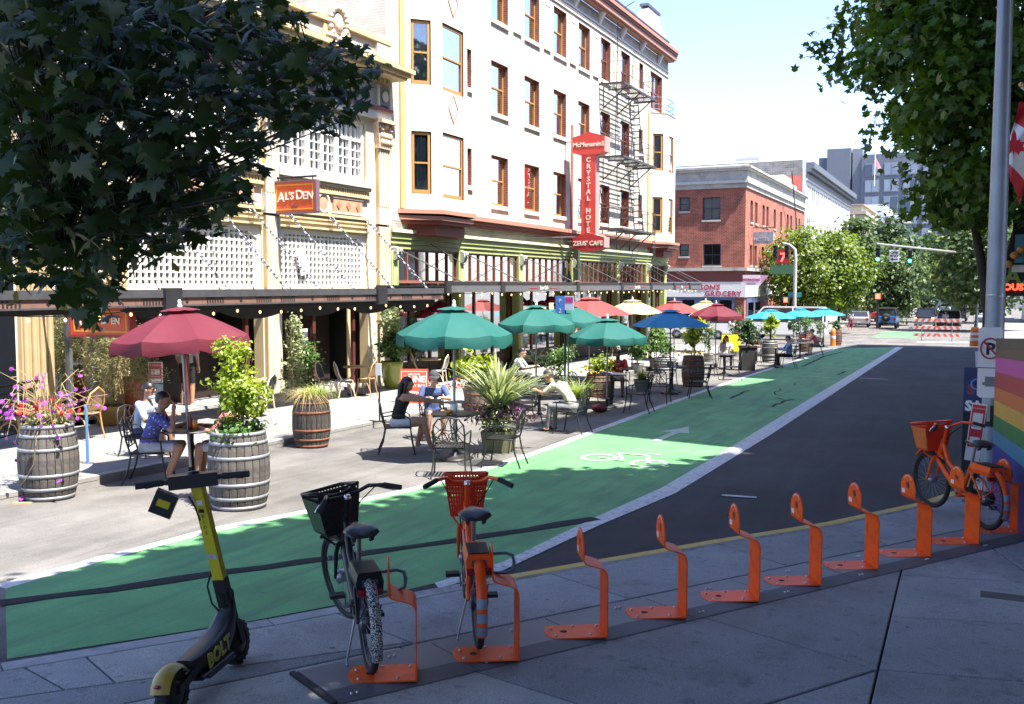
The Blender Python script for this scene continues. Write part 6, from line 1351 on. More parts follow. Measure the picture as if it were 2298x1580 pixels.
for (p,d,label) in chs:
    if c0_ is None: c0_ = iron_chair('black '+label,R2(*p),face(*d),GC); sc_ = snap(c0_)
    else: dup(c0_,R2(*p),face(*d),'black '+label,GC,tree=sc_)
RAT = mat('rattan_cane',(.42,.24,.09),.5,var=.2,scale=20); WEB = mat('grey_webbing',(.33,.34,.35),.7,var=.2,scale=40,bump=.5,bscale=120); WEBT = mat('tan_webbing',(.30,.19,.09),.7,var=.25,scale=50,bump=.5,bscale=120); WEBD = mat('dark_webbing',(.035,.037,.042),.7,var=.2,scale=40)
def rattan(label,loc,rz,web,cane=RAT):
    t = thing('rattan_chair',label,'chair',loc,rz,'rattan chairs by the facades'); b = MB(); b.lathe([(.001,.455),(.2,.46),(.215,.45),(.2,.44),(.001,.44)],18); b.build('seat',web,t)
    b = MB(); arch = [(-.2,-.12,.45),(-.21,-.2,.62),(-.17,-.24,.80),(0,-.27,.90),(.17,-.24,.80),(.21,-.2,.62),(.2,-.12,.45)]; b.tube(arch,.017,7); b.build('back_frame',cane,t)
    b = MB(); vs = []
    for i in range(9):
        x = -.19+.38*i/8; top = .885-1.0*abs(x)**1.7*1.4
        for j in range(4): z = .50+(top-.50)*j/3; vs.append((x,-.13-(z-.45)*.30,z))
    b.add(vs,[(4*i+j,4*i+4+j,4*i+5+j,4*i+1+j) for i in range(8) for j in range(3)],0,True); b.build('back_panel',web,t)
    for sx in (-1,1):
        for sy in (-1,1): b = MB(); b.tube([(sx*.16,sy*.15,.45),(sx*.18,sy*.17,.2),(sx*.2,sy*.21,0)],.015,6); b.build('leg',cane,t)
        b = MB(); b.tube([(sx*.19,-.18,.15),(sx*.18,-.1,.34),(sx*.17,0,.40),(sx*.18,.1,.34),(sx*.19,.18,.15)],.010,5); b.build('side_hoop',cane,t)
    b = MB(); b.tube([(-.19,.18,.15),(-.1,.17,.34),(0,.165,.40),(.1,.17,.34),(.19,.18,.15)],.010,5); b.build('front_hoop',cane,t)
    return t
CREAMC = mat('cream_cane',(.62,.50,.36),.5,var=.1)
for px,py,d,label,web,cn in ((775,893,(1,.4),'rattan chair with grey woven back by the dark doorway',WEB,CREAMC),(823,889,(-1,.3),'golden cane chair right of the small doorway table',WEBT,RAT),(590,935,(-1,.2),'rattan chair with black woven back beside the lime shrub',WEBD,CREAMC),(528,940,(1,.2),'rattan chair partly behind the lime shrub',WEBD,CREAMC),(22,1000,(1,.4),'golden cane chair at the left edge by the railing',WEBT,RAT),(195,985,(-1,.3),'golden cane chair right of the railing table',WEBT,RAT),(735,893,(1,-.2),'dark rattan chair in the doorway shade',WEBD,CREAMC),(985,868,(-1,.2),'rattan chair with pale back behind the capped man',WEB,CREAMC),(945,862,(1,.2),'rattan chair left of the storefront table',WEBD,CREAMC),(1380,800,(.2,-1),'cream cane chair behind the dark green umbrella',WEB,CREAMC)):
    rattan(label,W2(px,py) if grd(px,py).x < FK else R2(px,py),face(*d),web,cn)
WOODT = mat('pale_wood_top',(.50,.34,.15),.45,var=.15,scale=6)
def cafe_table(label,loc,r=.33):
    t = thing('cafe_table',label,'table',loc,0,'wooden cafe tables by the facades'); b = MB(); b.lathe([(.001,.70),(r,.70),(r,.735),(.001,.735)],24); b.build('tabletop',WOODT,t); b = MB(); b.tube([(0,0,.02),(0,0,.70)],.03,8); b.build('pedestal',BLACK,t); b = MB(); b.lathe([(.25,0),(.25,.02),(.04,.05)],16); b.build('base',BLACK,t)
for px,py,l in ((800,886,'wooden table between two chairs by the doorway'),(562,930,'wooden table with pale rim behind the lime shrub'),(110,990,'round table inside the left railing'),(965,862,'dark storefront table behind the capped man')): cafe_table(l,W2(px,py))
def onT(px,py,z=.745): v = R2(px,py); return up(v,z)
tp = onT(432,1080)
AMB = mat('amber_glass',(.16,.045,.01),.12,var=0,coat=.4); ORA = mat('orange_drink',(.75,.25,.02),.15,var=.1,coat=.4); PLAS = mat('white_plastic_cup',(.78,.78,.80),.3,var=.02)
o = thing('beer_bottle','brown beer bottle on the left table','bottle',tp+CR_*.02-CF_*.10); b = MB(); b.lathe([(.001,0),(.031,0),(.033,.01),(.033,.13),(.03,.15),(.013,.19),(.012,.235),(.014,.24),(.001,.24)],14); b.build('bottle_body',AMB,o); b = MB(); b.lathe([(.0335,.04),(.0338,.041),(.0338,.11),(.0335,.111)],14); b.build('paper_label',RUST,o)
o = thing('orange_drink','tall glass of orange drink beside the beer bottle','glass',tp+CR_*.09-CF_*.12); b = MB(); b.lathe([(.001,0),(.033,0),(.04,.13),(.001,.13)],14); b.build('drink',ORA,o); b = MB(); b.lathe([(.041,.125),(.043,.155),(.040,.155)],14); b.build('glass_rim',glassmat('tumbler_glass',(.85,.87,.88),.1),o)
tp = onT(1022,1030)
o = thing('paper_cup','large white cup with the green umbrella pole behind it','cup',tp+CR_*(-.01)-CF_*.16); b = MB(); b.lathe([(.001,0),(.042,0),(.06,.17),(.056,.17),(.04,.01)],16); b.build('cup_body',PLAS,o)
o = thing('glass_bowl','amber glass dish on the nearest table','dish',tp-CR_*.10-CF_*.22); b = MB(); b.lathe([(.02,0),(.05,.03),(.065,.07),(.06,.07),(.045,.035)],14); b.build('bowl',ORA,o)
for (px,py,n,l) in ((1508,880,3,'clear tumbler on the empty blue-umbrella table'),(1210,938,2,'clear tumbler in front of the leaning man'),(1795,806,2,'clear tumbler on the far table')):
    for k in range(n):
        o = thing('tumbler',l+[' at its left',' at its middle',' at its right'][k],'glass',onT(px,py)+CR_*(-.12+.12*k)-CF_*.05*k); b = MB(); b.lathe([(.001,0),(.032,0),(.036,.11),(.034,.11),(.03,.01)],12); b.build('glass_body',MATS['tumbler_glass'],o)
o = thing('tray','blue paper tray of food in front of the man in red','tray',onT(1360,905)); b = MB(); b.ext([(-.13,-.09),(.13,-.09),(.13,.09),(-.13,.09)],(0,0,0),(1,0,0),(0,1,0),(0,0,1),0,.03); b.build('tray_body',mat('blue_paper',(.10,.14,.45),.6),o)
b = MB(); b.ell((0,0,.035),(.08,.05,.02)); b.build('food',mat('fried_food',(.4,.24,.08),.8,var=.4,scale=30),o)
REDS = mat('signal_red',(.55,.03,.04),.5,var=.05)
p = R2(346,1090); 
p = W2(352,952); o = thing('no_parking_sign','small red and white no-parking board on a weighted stand behind the seated men','sign',p,face(0,1)+.1)
b = MB(); b.box(-.13,.13,-.012,.012,.80,1.20); b.build('board',PAPER,o); b = MB(); b.box(-.115,.115,-.016,-.0125,.815,1.185,0); b.build('red_field',REDS,o); b = MB(); b.box(-.08,.08,-.019,-.0165,.96,1.06); b.box(-.10,.10,-.019,-.0165,.825,.88); b.build('white_field',PAPER,o)
text('NO PARKING',.05,(0,-.019,1.12),(1,0,0),(0,0,1),PAPER,'lettering',o,.001,world=False); text('TOW AWAY',.035,(0,-.019,.91),(1,0,0),(0,0,1),PAPER,'lettering',o,.001,world=False)
b = MB(); b.box(-.13,.13,-.02,.02,.55,.78); b.build('blue_panel',mat('pale_blue_panel',(.25,.38,.50),.5),o); b = MB(); b.box(-.02,.02,-.01,.01,0,.55); b.box(-.2,.2,-.15,.15,0,.03); b.build('stand',STEEL,o)
p = W2(928,905); o = thing('a_frame_sign','orange-red A-frame board lettered ANNE behind the capped man','sign',p,face(.05,1)); b = MB(); T = Matrix.Rotation(-.16,4,'X'); b.box(-.33,.33,-.0125,.0125,.0,.80,0,T); b.build('board',mat('orange_red_board',(.58,.07,.03),.5,var=.06),o); b = MB(); b.box(-.33,.33,-.012,.012,.0,.80,0,Matrix.Translation((0,.28,0))@Matrix.Rotation(.16,4,'X')); b.build('rear_board',MATS['orange_red_board'],o)
U_, V_ = Vector((1,0,0)), T.to_3x3()@Vector((0,0,1)); pt_ = lambda z: T@Vector((0,-.0145,z))
b = MB()
for x0,x1,z0,z1 in ((-.30,.30,.74,.75),(-.30,.30,.06,.07),(-.30,-.29,.07,.74),(.29,.30,.07,.74)): b.box(x0,x1,-.015,-.0126,z0,z1,0,T)
b.build('border_line',PAPER,o)
text('ANNE',.20,pt_(.50),U_,V_,PAPER,'lettering',o,.002,world=False,bold=.006); text('BOOZY BAR',.095,pt_(.38),U_,V_,PAPER,'lettering',o,.002,world=False); text('WELCOME',.06,pt_(.66),U_,V_,PAPER,'lettering',o,.002,world=False); text('OPEN',.12,pt_(.20),U_,V_,PAPER,'lettering',o,.002,world=False)
p = W2(852,947); o = thing('menu_stand','slim black post on a cross foot with a small white menu holder at the kerb','menu stand',p,face(.6,1)); b = MB(); b.tube([(0,0,0),(0,0,1.95)],.017,8); b.build('post',BLACK,o); b = MB(); b.bar((-.25,0,.012),(.25,0,.012),.03,.02); b.bar((0,-.2,.012),(0,.2,.012),.03,.018); b.build('foot',BLACK,o); b = MB(); b.box(-.07,.07,-.03,-.018,.93,1.17); b.build('menu_holder',PAPER,o)
p = R2(195,1048); o = thing('blue_post','short blue post right of the petunia barrel','post',W2(197,1040)); b = MB(); b.tube([(0,0,0),(0,0,.80),(-.03,0,.86)],.02,8); b.build('pole',mat('blue_enamel',(.06,.17,.42),.4),o); b = MB(); b.box(-.07,.07,-.05,.05,0,.012); b.build('foot',STEEL,o)
p = R2(1246,900); o = thing('parking_sign','blue P2 and magenta parking sign rising above the green umbrellas','sign',Vector((FK-.35,R2(1260,900).y,gz(R2(1260,900).y)+FARWALK)))
yy = o.location.y; a = ony(1247,664,yy); b2 = ony(1288,696,yy); o.location.x = (a.x+b2.x)/2; zz = o.location.z; w = (b2.x-a.x)/2; z0, z1 = b2.z-zz-.12, a.z-zz
b = MB(); b.tube([(0,.03,0),(0,.03,z1)],.03,8); b.build('pole',mat('dark_green_post',(.02,.09,.06),.5),o); b = MB(); b.box(-w,-.004,-.012,.0,z0,z1); b.build('blue_board',mat('parking_blue',(.06,.18,.50),.4),o); b = MB(); b.box(.004,w,-.012,.0,z0+.12,z1); b.build('white_board',mat('pale_lilac_board',(.55,.55,.68),.5),o); b = MB(); b.box(.02,w-.02,-.016,-.013,z1-.17,z1-.03); b.build('magenta_field',mat('magenta_field',(.45,.03,.20),.5),o)
text('P',.13,(-w/2,-.015,z1-.17),(1,0,0),(0,0,1),PAPER,'lettering',o,.002,world=False); text('2',.16,(-w/2,-.015,z0+.05),(1,0,0),(0,0,1),PAPER,'lettering',o,.002,world=False)
p = R2(1457,812); o = thing('delineator_post','white and orange plastic post beside the cream umbrella','post',p); b = MB(); b.tube([(0,0,0),(0,0,.6)],.05,10); b.build('orange_sleeve',mat('safety_orange',(.70,.17,.02),.5),o); b = MB(); b.tube([(0,0,.6),(0,0,1.25)],.10,12); b.build('white_panel',PAPER,o)
p = R2(1640,806); o = thing('yellow_banner','bright yellow-green sheet behind the woman in white','banner',p,face(0,1)); b = MB(); b.box(-.42,.42,-.01,.01,.35,1.1); b.build('sheet',mat('fluorescent_yellow',(.60,.60,.02),.6,var=.1),o); b = MB(); b.tube([(-.42,.02,0),(-.42,.02,1.15)],.015,6); b.build('post',STEEL,o); b = MB(); b.tube([(.42,.02,0),(.42,.02,1.15)],.015,6); b.build('post',STEEL,o)
o = thing('iron_railing','black iron railing round the corner terrace on the left','railing',(-12.1,10.4,gz(10.4)+FARWALK)); O0 = Vector(o.location)
pts = [W2(-60,1012),W2(0,1003),W2(60,985),W2(120,964),W2(185,944),W2(212,936)]
pts = [Vector((q.x-.1,q.y,q.z)) for q in pts]
for a, b_ in zip(pts[:-1],pts[1:]):
    for h in (.95,.82,.12): m2 = MB(); m2.bar(a+Vector((0,0,h))-O0,b_+Vector((0,0,h))-O0,.035 if h > .9 else .02,.035 if h > .9 else .02); m2.build('rail',BLACK,o)
    n = max(2,int((b_-a).length/.11)); m2 = MB()
    for k in range(n): q = a.lerp(b_,(k+.5)/n); m2.bar(q+Vector((0,0,.13))-O0,q+Vector((0,0,.82))-O0,.014)
    m2.build('balusters',BLACK,o)['kind'] = 'stuff'; m2 = MB(); m2.bar(b_-O0,b_+Vector((0,0,.98))-O0,.05); m2.build('post',BLACK,o)
p = W2(92,962); o = thing('lamp_post','grey fluted lamp post in front of the corner column','lamp post',p); b = MB(); b.lathe([(.15,0),(.16,.08),(.11,.2),(.10,.5),(.085,.9),(.10,.96),(.10,1.0),(.08,1.04),(.09,1.08),(.065,1.12)],14); b.build('base',mat('dark_grey_iron',(.05,.055,.065),.45,metal=.4),o); b = MB(); b.tube([(0,0,1.1),(0,0,2.15)],[.062,.055],14); b.build('shaft',ZINC,o); b = MB(); b.lathe([(.055,2.14),(.09,2.2),(.13,2.42),(.15,2.46),(.05,2.6),(.01,2.72)],12); b.build('lantern',mat('lantern_glass',(.5,.5,.48),.3),o)
for px in (203,213): 
    q = W2(px+8,940); o = thing('thin_post','thin galvanised post beside the wispy shrub' if px == 203 else 'second thin galvanised post touching the wispy shrub','post',q); b = MB(); b.tube([(0,0,0),(0,0,2.2)],.02,6); b.build('pole',ZINC,o)
    b = MB(); b.lathe([(.05,0),(.05,.02),(.02,.03)],10); b.build('foot',STEEL,o)
o = thing('flat_stick','flat pale piece of wood on the road by the petunia barrel','piece of wood',R2(50,1131),face(1,.03)+1.57); b = MB(); b.box(-.11,.11,-.025,.025,0,.02); b.build('wood',WOODT,o)
ORNG = mat('rack_orange_paint',(.88,.105,.008),.5,var=.07,scale=5,spec=.25,dirt=(.55,.075,.02),dscale=9,objrand=.10); OFR = mat('bike_orange_paint',(.86,.09,.008),.35,var=.05,coat=.2,spec=.3)
PLATE = mat('dark_base_plate',(.145,.153,.17),.6,var=.12,scale=3,bump=.2,bscale=60); PLATE2 = mat('dark_ramp_edge',(.08,.085,.097),.65,var=.12,scale=3); BOLT = mat('steel_bolt',(.5,.5,.52),.3,metal=.9,var=0)
A0, A1, B0, B1 = (Vector(G2(*p,WALK)) for p in ((665,1512),(2215,1183),(762,1582),(2330,1207)))
mt_ = thing('rack_base_mat','long dark steel base strip along the plaza edge under the orange bike racks','base plate',(A0.x,A0.y,gz(A0.y)+WALK))
O0 = Vector(mt_.location); NS = 8
def onmat(t, f, z): a = A0.lerp(A1,t); b = B0.lerp(B1,t); q = a.lerp(b,f); return Vector((q.x,q.y,gz(q.y)+WALK+z))
for i in range(NS):
    t0, t1 = i/NS+.0006, (i+1)/NS-.0006; b = MB(); prof = [(0,.002),(.012,.022),(.70,.024),(.705,.024),(1,.006)]
    vs = [onmat(t,f,z)-O0 for t in (t0,t1) for f,z in prof]
    b.add(vs,[(0,1,6,5),(1,2,7,6)],0); b.add(vs,[(2,3,8,7),(3,4,9,8)],1); b.add(vs,[(5,6,7,8,9),(4,3,2,1,0)],0); b.build('base_plate',[PLATE,PLATE2],mt_)
    b = MB()
    for tt in (.12,.16,.62,.66): q = onmat(t0+(t1-t0)*tt,.86 if tt < .4 else .18,.012 if tt < .4 else .024)-O0; b.lathe([(.001,.012),(.009,.01),(.012,.002),(.012,-.004)],8,q)
    b.build('bolts',BOLT,mt_)['kind'] = 'stuff'
b = MB(); b.bar(A0.to_3d()+Vector((-.02,-.02,gz(A0.y)+WALK+.012))-O0,B0.to_3d()+Vector((-.02,-.02,gz(B0.y)+WALK+.012))-O0,.035,.022); b.build('rubber_end',BLACKM,mt_)
def sweep_plate(b, prof, w0, w1, th, mi=0):
    """bent flat bar: side profile (u,z), width from w0 to w1 along local y"""
    n = len(prof); P = [Vector((u,0,z)) for u,z in prof]; vs = []
    for i in range(n):
        t = (P[min(i+1,n-1)]-P[max(i-1,0)]).normalized(); nr = Vector((-t.z,0,t.x))*th/2
        for sg in (-1,1):
            for y in (w0,w1): q = P[i]+nr*sg; vs.append((q.x,y,q.z))
    fs = []
    for i in range(n-1): o, p = 4*i, 4*i+4; fs += [(o,o+1,p+1,p),(o+2,p+2,p+3,o+3),(o,p,p+2,o+2),(o+1,o+3,p+3,p+1)]
    fs += [(0,2,3,1),(4*n-4,4*n-3,4*n-1,4*n-2)]; b.add(vs,fs,mi)
def rack(label, loc, rz, tilt=0.):
    t = thing('bike_rack',label,'bike rack',loc,rz,'orange bike racks along the base strip'); w = .138; th = .009
    b = MB(); pts = [(-.34,-w*.3),(-.31,-w),(.105,-w),(.105,w),(-.31,w),(-.34,w*.3)]; b.ext(pts,(0,0,0),(1,0,0),(0,1,0),(0,0,1),.022,.031); b.build('foot_plate',ORNG,t)
    b = MB(); sweep_plate(b,[(.098,.026),(.101,.10),(.101,.46),(.095,.495),(.078,.52),(.05,.533),(-.04,.560),(-.062,.57),(-.073,.585),(-.075,.60)],-w,w,th); b.build('upright',ORNG,t)
    b = MB(); n = 16; out = [(w,.60),(w,.665)]+[(w*math.cos(a),.665+w*math.sin(a)) for a in [math.pi*i/n for i in range(1,n)]]+[(-w,.665),(-w,.60)]
    hole = [(.036*math.cos(a),.700+.036*math.sin(a)) for a in [2*math.pi*i/14 for i in range(14)]]
    m = len(out); no = [(y,z) for y,z in out]
    for sx in (-.0795,-.0705):
        vo = [Vector((sx,y,z)) for y,z in no]; vh = [Vector((sx,y,z)) for y,z in hole]; c = Vector((sx,0,.700)); ang = lambda p: math.atan2(p.z-c.z,p.y)%(2*math.pi)
        ev = sorted([(ang(p),0,p) for p in vo]+[(ang(p),1,p) for p in vh],key=lambda e:e[0]); lo = [e for e in ev if e[1] == 0][-1][2]; lh = [e for e in ev if e[1] == 1][-1][2]
        for a_, k, p in ev:
            if k == 0: b.face([lo,p,lh]); lo = p
            else: b.face([lo,p,lh]); lh = p
    b.ext([(y,z) for y,z in out],(0,0,0),(0,1,0),(0,0,1),(1,0,0),-.0793,-.0707) if False else None
    nn = len(no)
    for i in range(nn): a, c2 = no[i], no[(i+1)%nn]; b.face([(-.0795,a[0],a[1]),(-.0795,c2[0],c2[1]),(-.0705,c2[0],c2[1]),(-.0705,a[0],a[1])])
    for i in range(14): a, c2 = hole[i], hole[(i+1)%14]; b.face([(-.0795,a[0],a[1]),(-.0795,c2[0],c2[1]),(-.0705,c2[0],c2[1]),(-.0705,a[0],a[1])])
    h = b.build('head_plate',ORNG,t)
    b = MB()
    for k in range(11): a = math.radians(40+k*10); b.bar((-.0805,.085*math.cos(a),.700+.085*math.sin(a)),(-.0805,.085*math.cos(a)+.004,.700+.085*math.sin(a)+.010),.006,.002,0,(1,0,0))
    b.box(-.0815,-.0797,.05,.11,.61,.65); b.build('white_print',mat('white_print',(.75,.72,.68),.6),h)
    b = MB()
    for x,y in ((-.29,.06),(-.27,-.09),(-.12,.10),(-.02,-.09),(.06,.09)): b.lathe([(.001,.011),(.008,.010),(.012,.003),(.012,0)],8,(x,y,.031))
    b.build('bolts',BOLT,t)['kind'] = 'stuff'
    b = MB(); b.disc((-.20,0,.0318),.026,14); b.build('plate_hole',DARKIN,t)
    return t
rp = [(860,1520),(1090,1475),(1290,1425),(1470,1382),(1635,1345),(1775,1310),(1905,1275),(2025,1247),(2135,1220),(2240,1195)]
P0 = Vector(G2(*rp[0],WALK)); P9 = Vector(G2(*rp[9],WALK))
wdir = Vector((-.50,.866)); rz_r = math.atan2(wdir.x*-1,wdir.y)
rl = ['orange rack nearest the camera, behind the black bicycle','orange rack behind the orange bicycle with the red basket','third orange rack along, first empty one','empty orange rack second in the empty row, over the dark road','middle empty orange rack of the row of seven','empty orange rack in front of the yellow kerb line, sixth along','empty orange rack seventh along, before the far orange bicycle','empty orange rack left of the far orange bicycle','orange rack overlapping the far orange bicycle','orange rack under the rear wheel of the far orange bicycle']
r0_ = None
for i, l in enumerate(rl):
    q = Vector(G2(*rp[i],WALK)); q = q+Vector((.866,.5))*.115; loc = Vector((q.x,q.y,gz(q.y)+WALK))
    rz_i = rz_r+random.uniform(-.02,.02)
    if r0_ is None: r0_ = rack(l,loc,rz_i); sr_ = snap(r0_)
    else: dup(r0_,loc,rz_i,l,tree=sr_)
TYRE = mat('tyre_rubber',(.016,.016,.017),.75,var=.2,scale=30,bump=.3,bscale=90); SADD = mat('black_saddle',(.02,.02,.024),.35,var=.15); BLKP = mat('gloss_black_paint',(.010,.010,.012),.4,var=.05,coat=.1,spec=.3)
REFL = mat('red_tail_lens',(.25,.01,.012),.2,var=.1,coat=.5); GLOOP = mat('grey_lock_loop',(.14,.19,.25),.35,metal=.4,var=.1)
def spk_mat():
    m = bpy.data.materials.new('speckled_fender'); m.use_nodes = True; nt = m.node_tree; b = nt.nodes['Principled BSDF']; v = nt.nodes.new('ShaderNodeTexVoronoi'); v.inputs['Scale'].default_value = 130; tc = nt.nodes.new('ShaderNodeTexCoord'); nt.links.new(tc.outputs['Object'],v.inputs['Vector'])
    r = nt.nodes.new('ShaderNodeMapRange'); r.inputs[1].default_value = .42; r.inputs[2].default_value = .48; r.inputs[3].default_value = .65; r.inputs[4].default_value = .02; nt.links.new(v.outputs['Distance'],r.inputs[0]); nt.links.new(r.outputs[0],b.inputs['Base Color']); b.inputs['Roughness'].default_value = .4; return m
SPECK = spk_mat()
def bicycle(label, loc, rz, fr, bask, fend, lean=0., steer=0., wb=1.08, bands=True, panel=None):
    t = thing('bicycle',label,'bicycle',loc,rz,'share bicycles'); t.rotation_euler = (0,lean,rz); r = .335
    AX = Vector((0,wb,r)); sa = Vector((0,-.30,.954)); SP = Vector((0,wb-.05,r))     # steering axis runs up and back
    Tst = Matrix.Translation(SP)@Matrix.Rotation(steer,4,sa)@Matrix.Translation(-SP)
    def fin(b, name, m, par=t, st=False):
        if st: b.v = [tuple(Tst@Vector(p)) for p in b.v]
        return b.build(name,m,par)
    def wheel(y, name, st):
        b = MB(); b.tube([(0,y+(r-.024)*math.cos(a),r+(r-.024)*math.sin(a)) for a in [2*math.pi*i/36 for i in range(36)]],.024,8,closed=True); w = fin(b,name,TYRE,t,st)
        b = MB(); b.tube([(0,y+(r-.052)*math.cos(a),r+(r-.052)*math.sin(a)) for a in [2*math.pi*i/36 for i in range(36)]],.012,6,closed=True); fin(b,'rim',mat('dark_rim',(.06,.06,.065),.35,metal=.6),w,st)
        b = MB()
        for k in range(28): a = 2*math.pi*k/28; s = .03*(1 if k % 2 else -1); b.tube([(s,y+.03*math.cos(a+.6*s*30),r+.03*math.sin(a+.6*s*30)),(0,y+(r-.055)*math.cos(a),r+(r-.055)*math.sin(a))],.0016,3,caps=False)
        fin(b,'spokes',STEEL,w,st)['kind'] = 'stuff'
        b = MB(); b.lathe([(.012,-.06),(.05,-.045),(.05,.045),(.012,.06)],14,(0,0,0),0,Matrix.Translation((0,y,r))@Matrix.Rotation(math.pi/2,4,'Y')); fin(b,'hub',STEEL,w,st)
    wheel(0,'rear_wheel',False); wheel(wb,'front_wheel',True)
    HT = Vector((0,wb-.22,.80)); HB = Vector((0,wb-.13,.60)); BBk = Vector((0,.46,.30)); ST = Vector((0,.30,.64))
    b = MB(); b.tube([HB,(0,.78,.47),(0,.60,.36),BBk],[.038,.04,.04,.042],10); b.tube([HT,(0,.74,.60),(0,.56,.50),(0,.40,.46)],[.026,.026,.026,.024],10); b.tube([BBk,ST],[.026,.022],10); b.tube([HT+Vector((0,-.012,.04)),HB],[.03,.03],10)
    for s in (-1,1): b.tube([BBk+Vector((s*.03,0,0)),(s*.06,.2,.32),(s*.065,0,r)],.012,7); b.tube([ST+Vector((s*.02,0,-.06)),(s*.055,.15,.50),(s*.065,0,r)],.011,7)
    b.lathe([(.001,-.05),(.05,-.05),(.05,.05),(.001,.05)],14,(0,0,0),0,Matrix.Translation(BBk)@Matrix.Rotation(math.pi/2,4,'Y')); fin(b,'frame',fr)
    b = MB()
    for s in (-1,1): b.tube([(s*.055,wb-.125,.62),(s*.06,wb-.08,.55),(s*.06,wb,r)],[.018,.017,.012],8)
    b.tube([(-.055,wb-.125,.62),(.055,wb-.125,.62)],.02,8); fin(b,'fork',fr,t,True)
    b = MB(); b.tube([HT,(0,wb-.28,.98)],.02,10); hb = [(-.31,wb-.48,1.02),(-.24,wb-.42,1.045),(-.17,wb-.30,1.04),(-.12,wb-.20,.99),(0,wb-.18,.975),(.12,wb-.20,.99),(.17,wb-.30,1.04),(.24,wb-.42,1.045),(.31,wb-.48,1.02)]
    b.tube(hb,.015,9); h = fin(b,'handlebar',fr,t,True)
    for s in (-1,1):
        b = MB(); b.tube([(s*.235,wb-.415,1.045),(s*.33,wb-.505,1.012)],.0195,10); fin(b,'grip',BLACKM,h,True)
        b = MB(); b.tube([(s*.22,wb-.36,1.03),(s*.27,wb-.37,1.005),(s*.33,wb-.43,.985)],.007,6); fin(b,'brake_lever',CHROME,h,True)
    b = MB(); b.lathe([(.001,.03),(.022,.03),(.026,.015),(.026,0)],12,(0,wb-.28,.98)); fin(b,'stem_cap',CHROME,h,True)
    b = MB(); b.tube([(.2,wb-.34,1.03),(.16,wb-.15,.9),(.05,wb-.1,.72),(.04,wb-.16,.6)],.005,5); b.tube([(-.2,wb-.34,1.03),(-.14,wb-.12,.88),(-.05,wb-.1,.70),(-.04,.6,.4)],.005,5); fin(b,'brake_cable',BLACKM,h,True)
    y0, y1, z0, z1 = wb-.14, wb+.10, .70, .985; xt, xb = .165, .12
    def bp(fx,fy,fz): x = (xb+(xt-xb)*fz)*fx; y = (y0+(1-fz)*.03)+((y1+.05*fz)-(y0+(1-fz)*.03))*fy; return Vector((x,y,z0+(z1-z0)*fz+(.05*fz*abs(fx)**2 if fy < .01 else 0)))
    b = MB(); nz, nx = 9, 13
    for fy in (0,1):
        for i in range(nx+1): fx = -1+2*i/nx; b.bar(bp(fx,fy,0),bp(fx,fy,1),.0145,.006,0,(0,1,0))
        for j in range(nz+1): b.bar(bp(-1,fy,j/nz),bp(1,fy,j/nz),.006,.016,0)
    for fx in (-1,1):
        for i in range(9): b.bar(bp(fx,i/8,0),bp(fx,i/8,1),.006,.013,0,(1,0,0))
        for j in range(nz+1): b.bar(bp(fx,0,j/nz),bp(fx,1,j/nz),.006,.014,0)
    b.face([bp(-1,0,0),bp(1,0,0),bp(1,1,0),bp(-1,1,0)]); bo = fin(b,'basket',bask,t,True)
    b = MB(); b.tube([bp(x,y,1)+Vector((0,0,.006)) for x,y in ((-1,0),(-.5,0),(0,0),(.5,0),(1,0),(1,1),(0,1),(-1,1))],.012,7,closed=True); fin(b,'basket_rim',bask,bo,True)
    if panel:
        for fx in (-1,1): b = MB(); q = [bp(fx,y,z)+Vector((fx*.012,0,0)) for y,z in ((.02,.05),(.98,.05),(.98,.93),(.02,.93))]; b.face(q); fin(b,'basket_panel',panel,bo,True)
        b = MB(); q = [bp(x,1,z)+Vector((0,.012,0)) for x,z in ((-.95,.05),(.95,.05),(.95,.93),(-.95,.93))]; b.face(q); fin(b,'basket_panel',panel,bo,True)
    b = MB()
    for s in (-1,1): b.tube([(s*.12,wb-.02,.70),(s*.10,wb+.0,.66),(s*.05,wb-.10,.60)],.009,6)
    fin(b,'basket_bracket',fr,bo,True)
    b = MB(); b.tube([(0,wb+(r+.03)*math.sin(a),r+(r+.03)*math.cos(a)) for a in [-.7+1.5*i/10 for i in range(11)]],.03,8,flat=.5); fin(b,'front_fender',fr,t,True)
    b = MB(); b.tube([ST,(0,.235,.87)],.016,10); fin(b,'seat_post',STEEL)
    b = MB(); n = 12; secs = [(.02,.075,.905,.03),(.06,.115,.925,.055),(.14,.118,.93,.06),(.22,.08,.92,.05),(.30,.045,.912,.04),(.37,.03,.905,.032),(.40,.012,.90,.015)]; vs = []
    for y,w,z,hh in secs:
        for k in range(n): a = 2*math.pi*k/n; vs.append((w*math.cos(a),y+.02,z-.012+hh*.5*math.sin(a)*(1.0 if math.sin(a) > 0 else 1.1)-(.012*math.cos(a)**4 if y < .2 else 0)-(.014 if y < .1 and abs(math.cos(a)) < .4 and math.sin(a) > 0 else 0)))
    b.add(vs,[(i*n+k,i*n+(k+1)%n,(i+1)*n+(k+1)%n,(i+1)*n+k) for i in range(len(secs)-1) for k in range(n)],0,True); b.add(vs[:n],[tuple(reversed(range(n)))]); b.add(vs[-n:],[tuple(range(n))]); s = fin(b,'saddle',SADD)
    b = MB()
    for sx in (-1,1): b.tube([(sx*.03,.07,.885),(sx*.025,.2,.868),(sx*.012,.34,.89)],.005,5); b.tube([(sx*.06,.05,.87),(sx*.055,.1,.85)],.014,6)
    fin(b,'saddle_rail',BLACK,s)
    rf = r+.035; b = MB(); vs = []; aa = [math.radians(d) for d in range(-25,116,10)]; W_ = .036
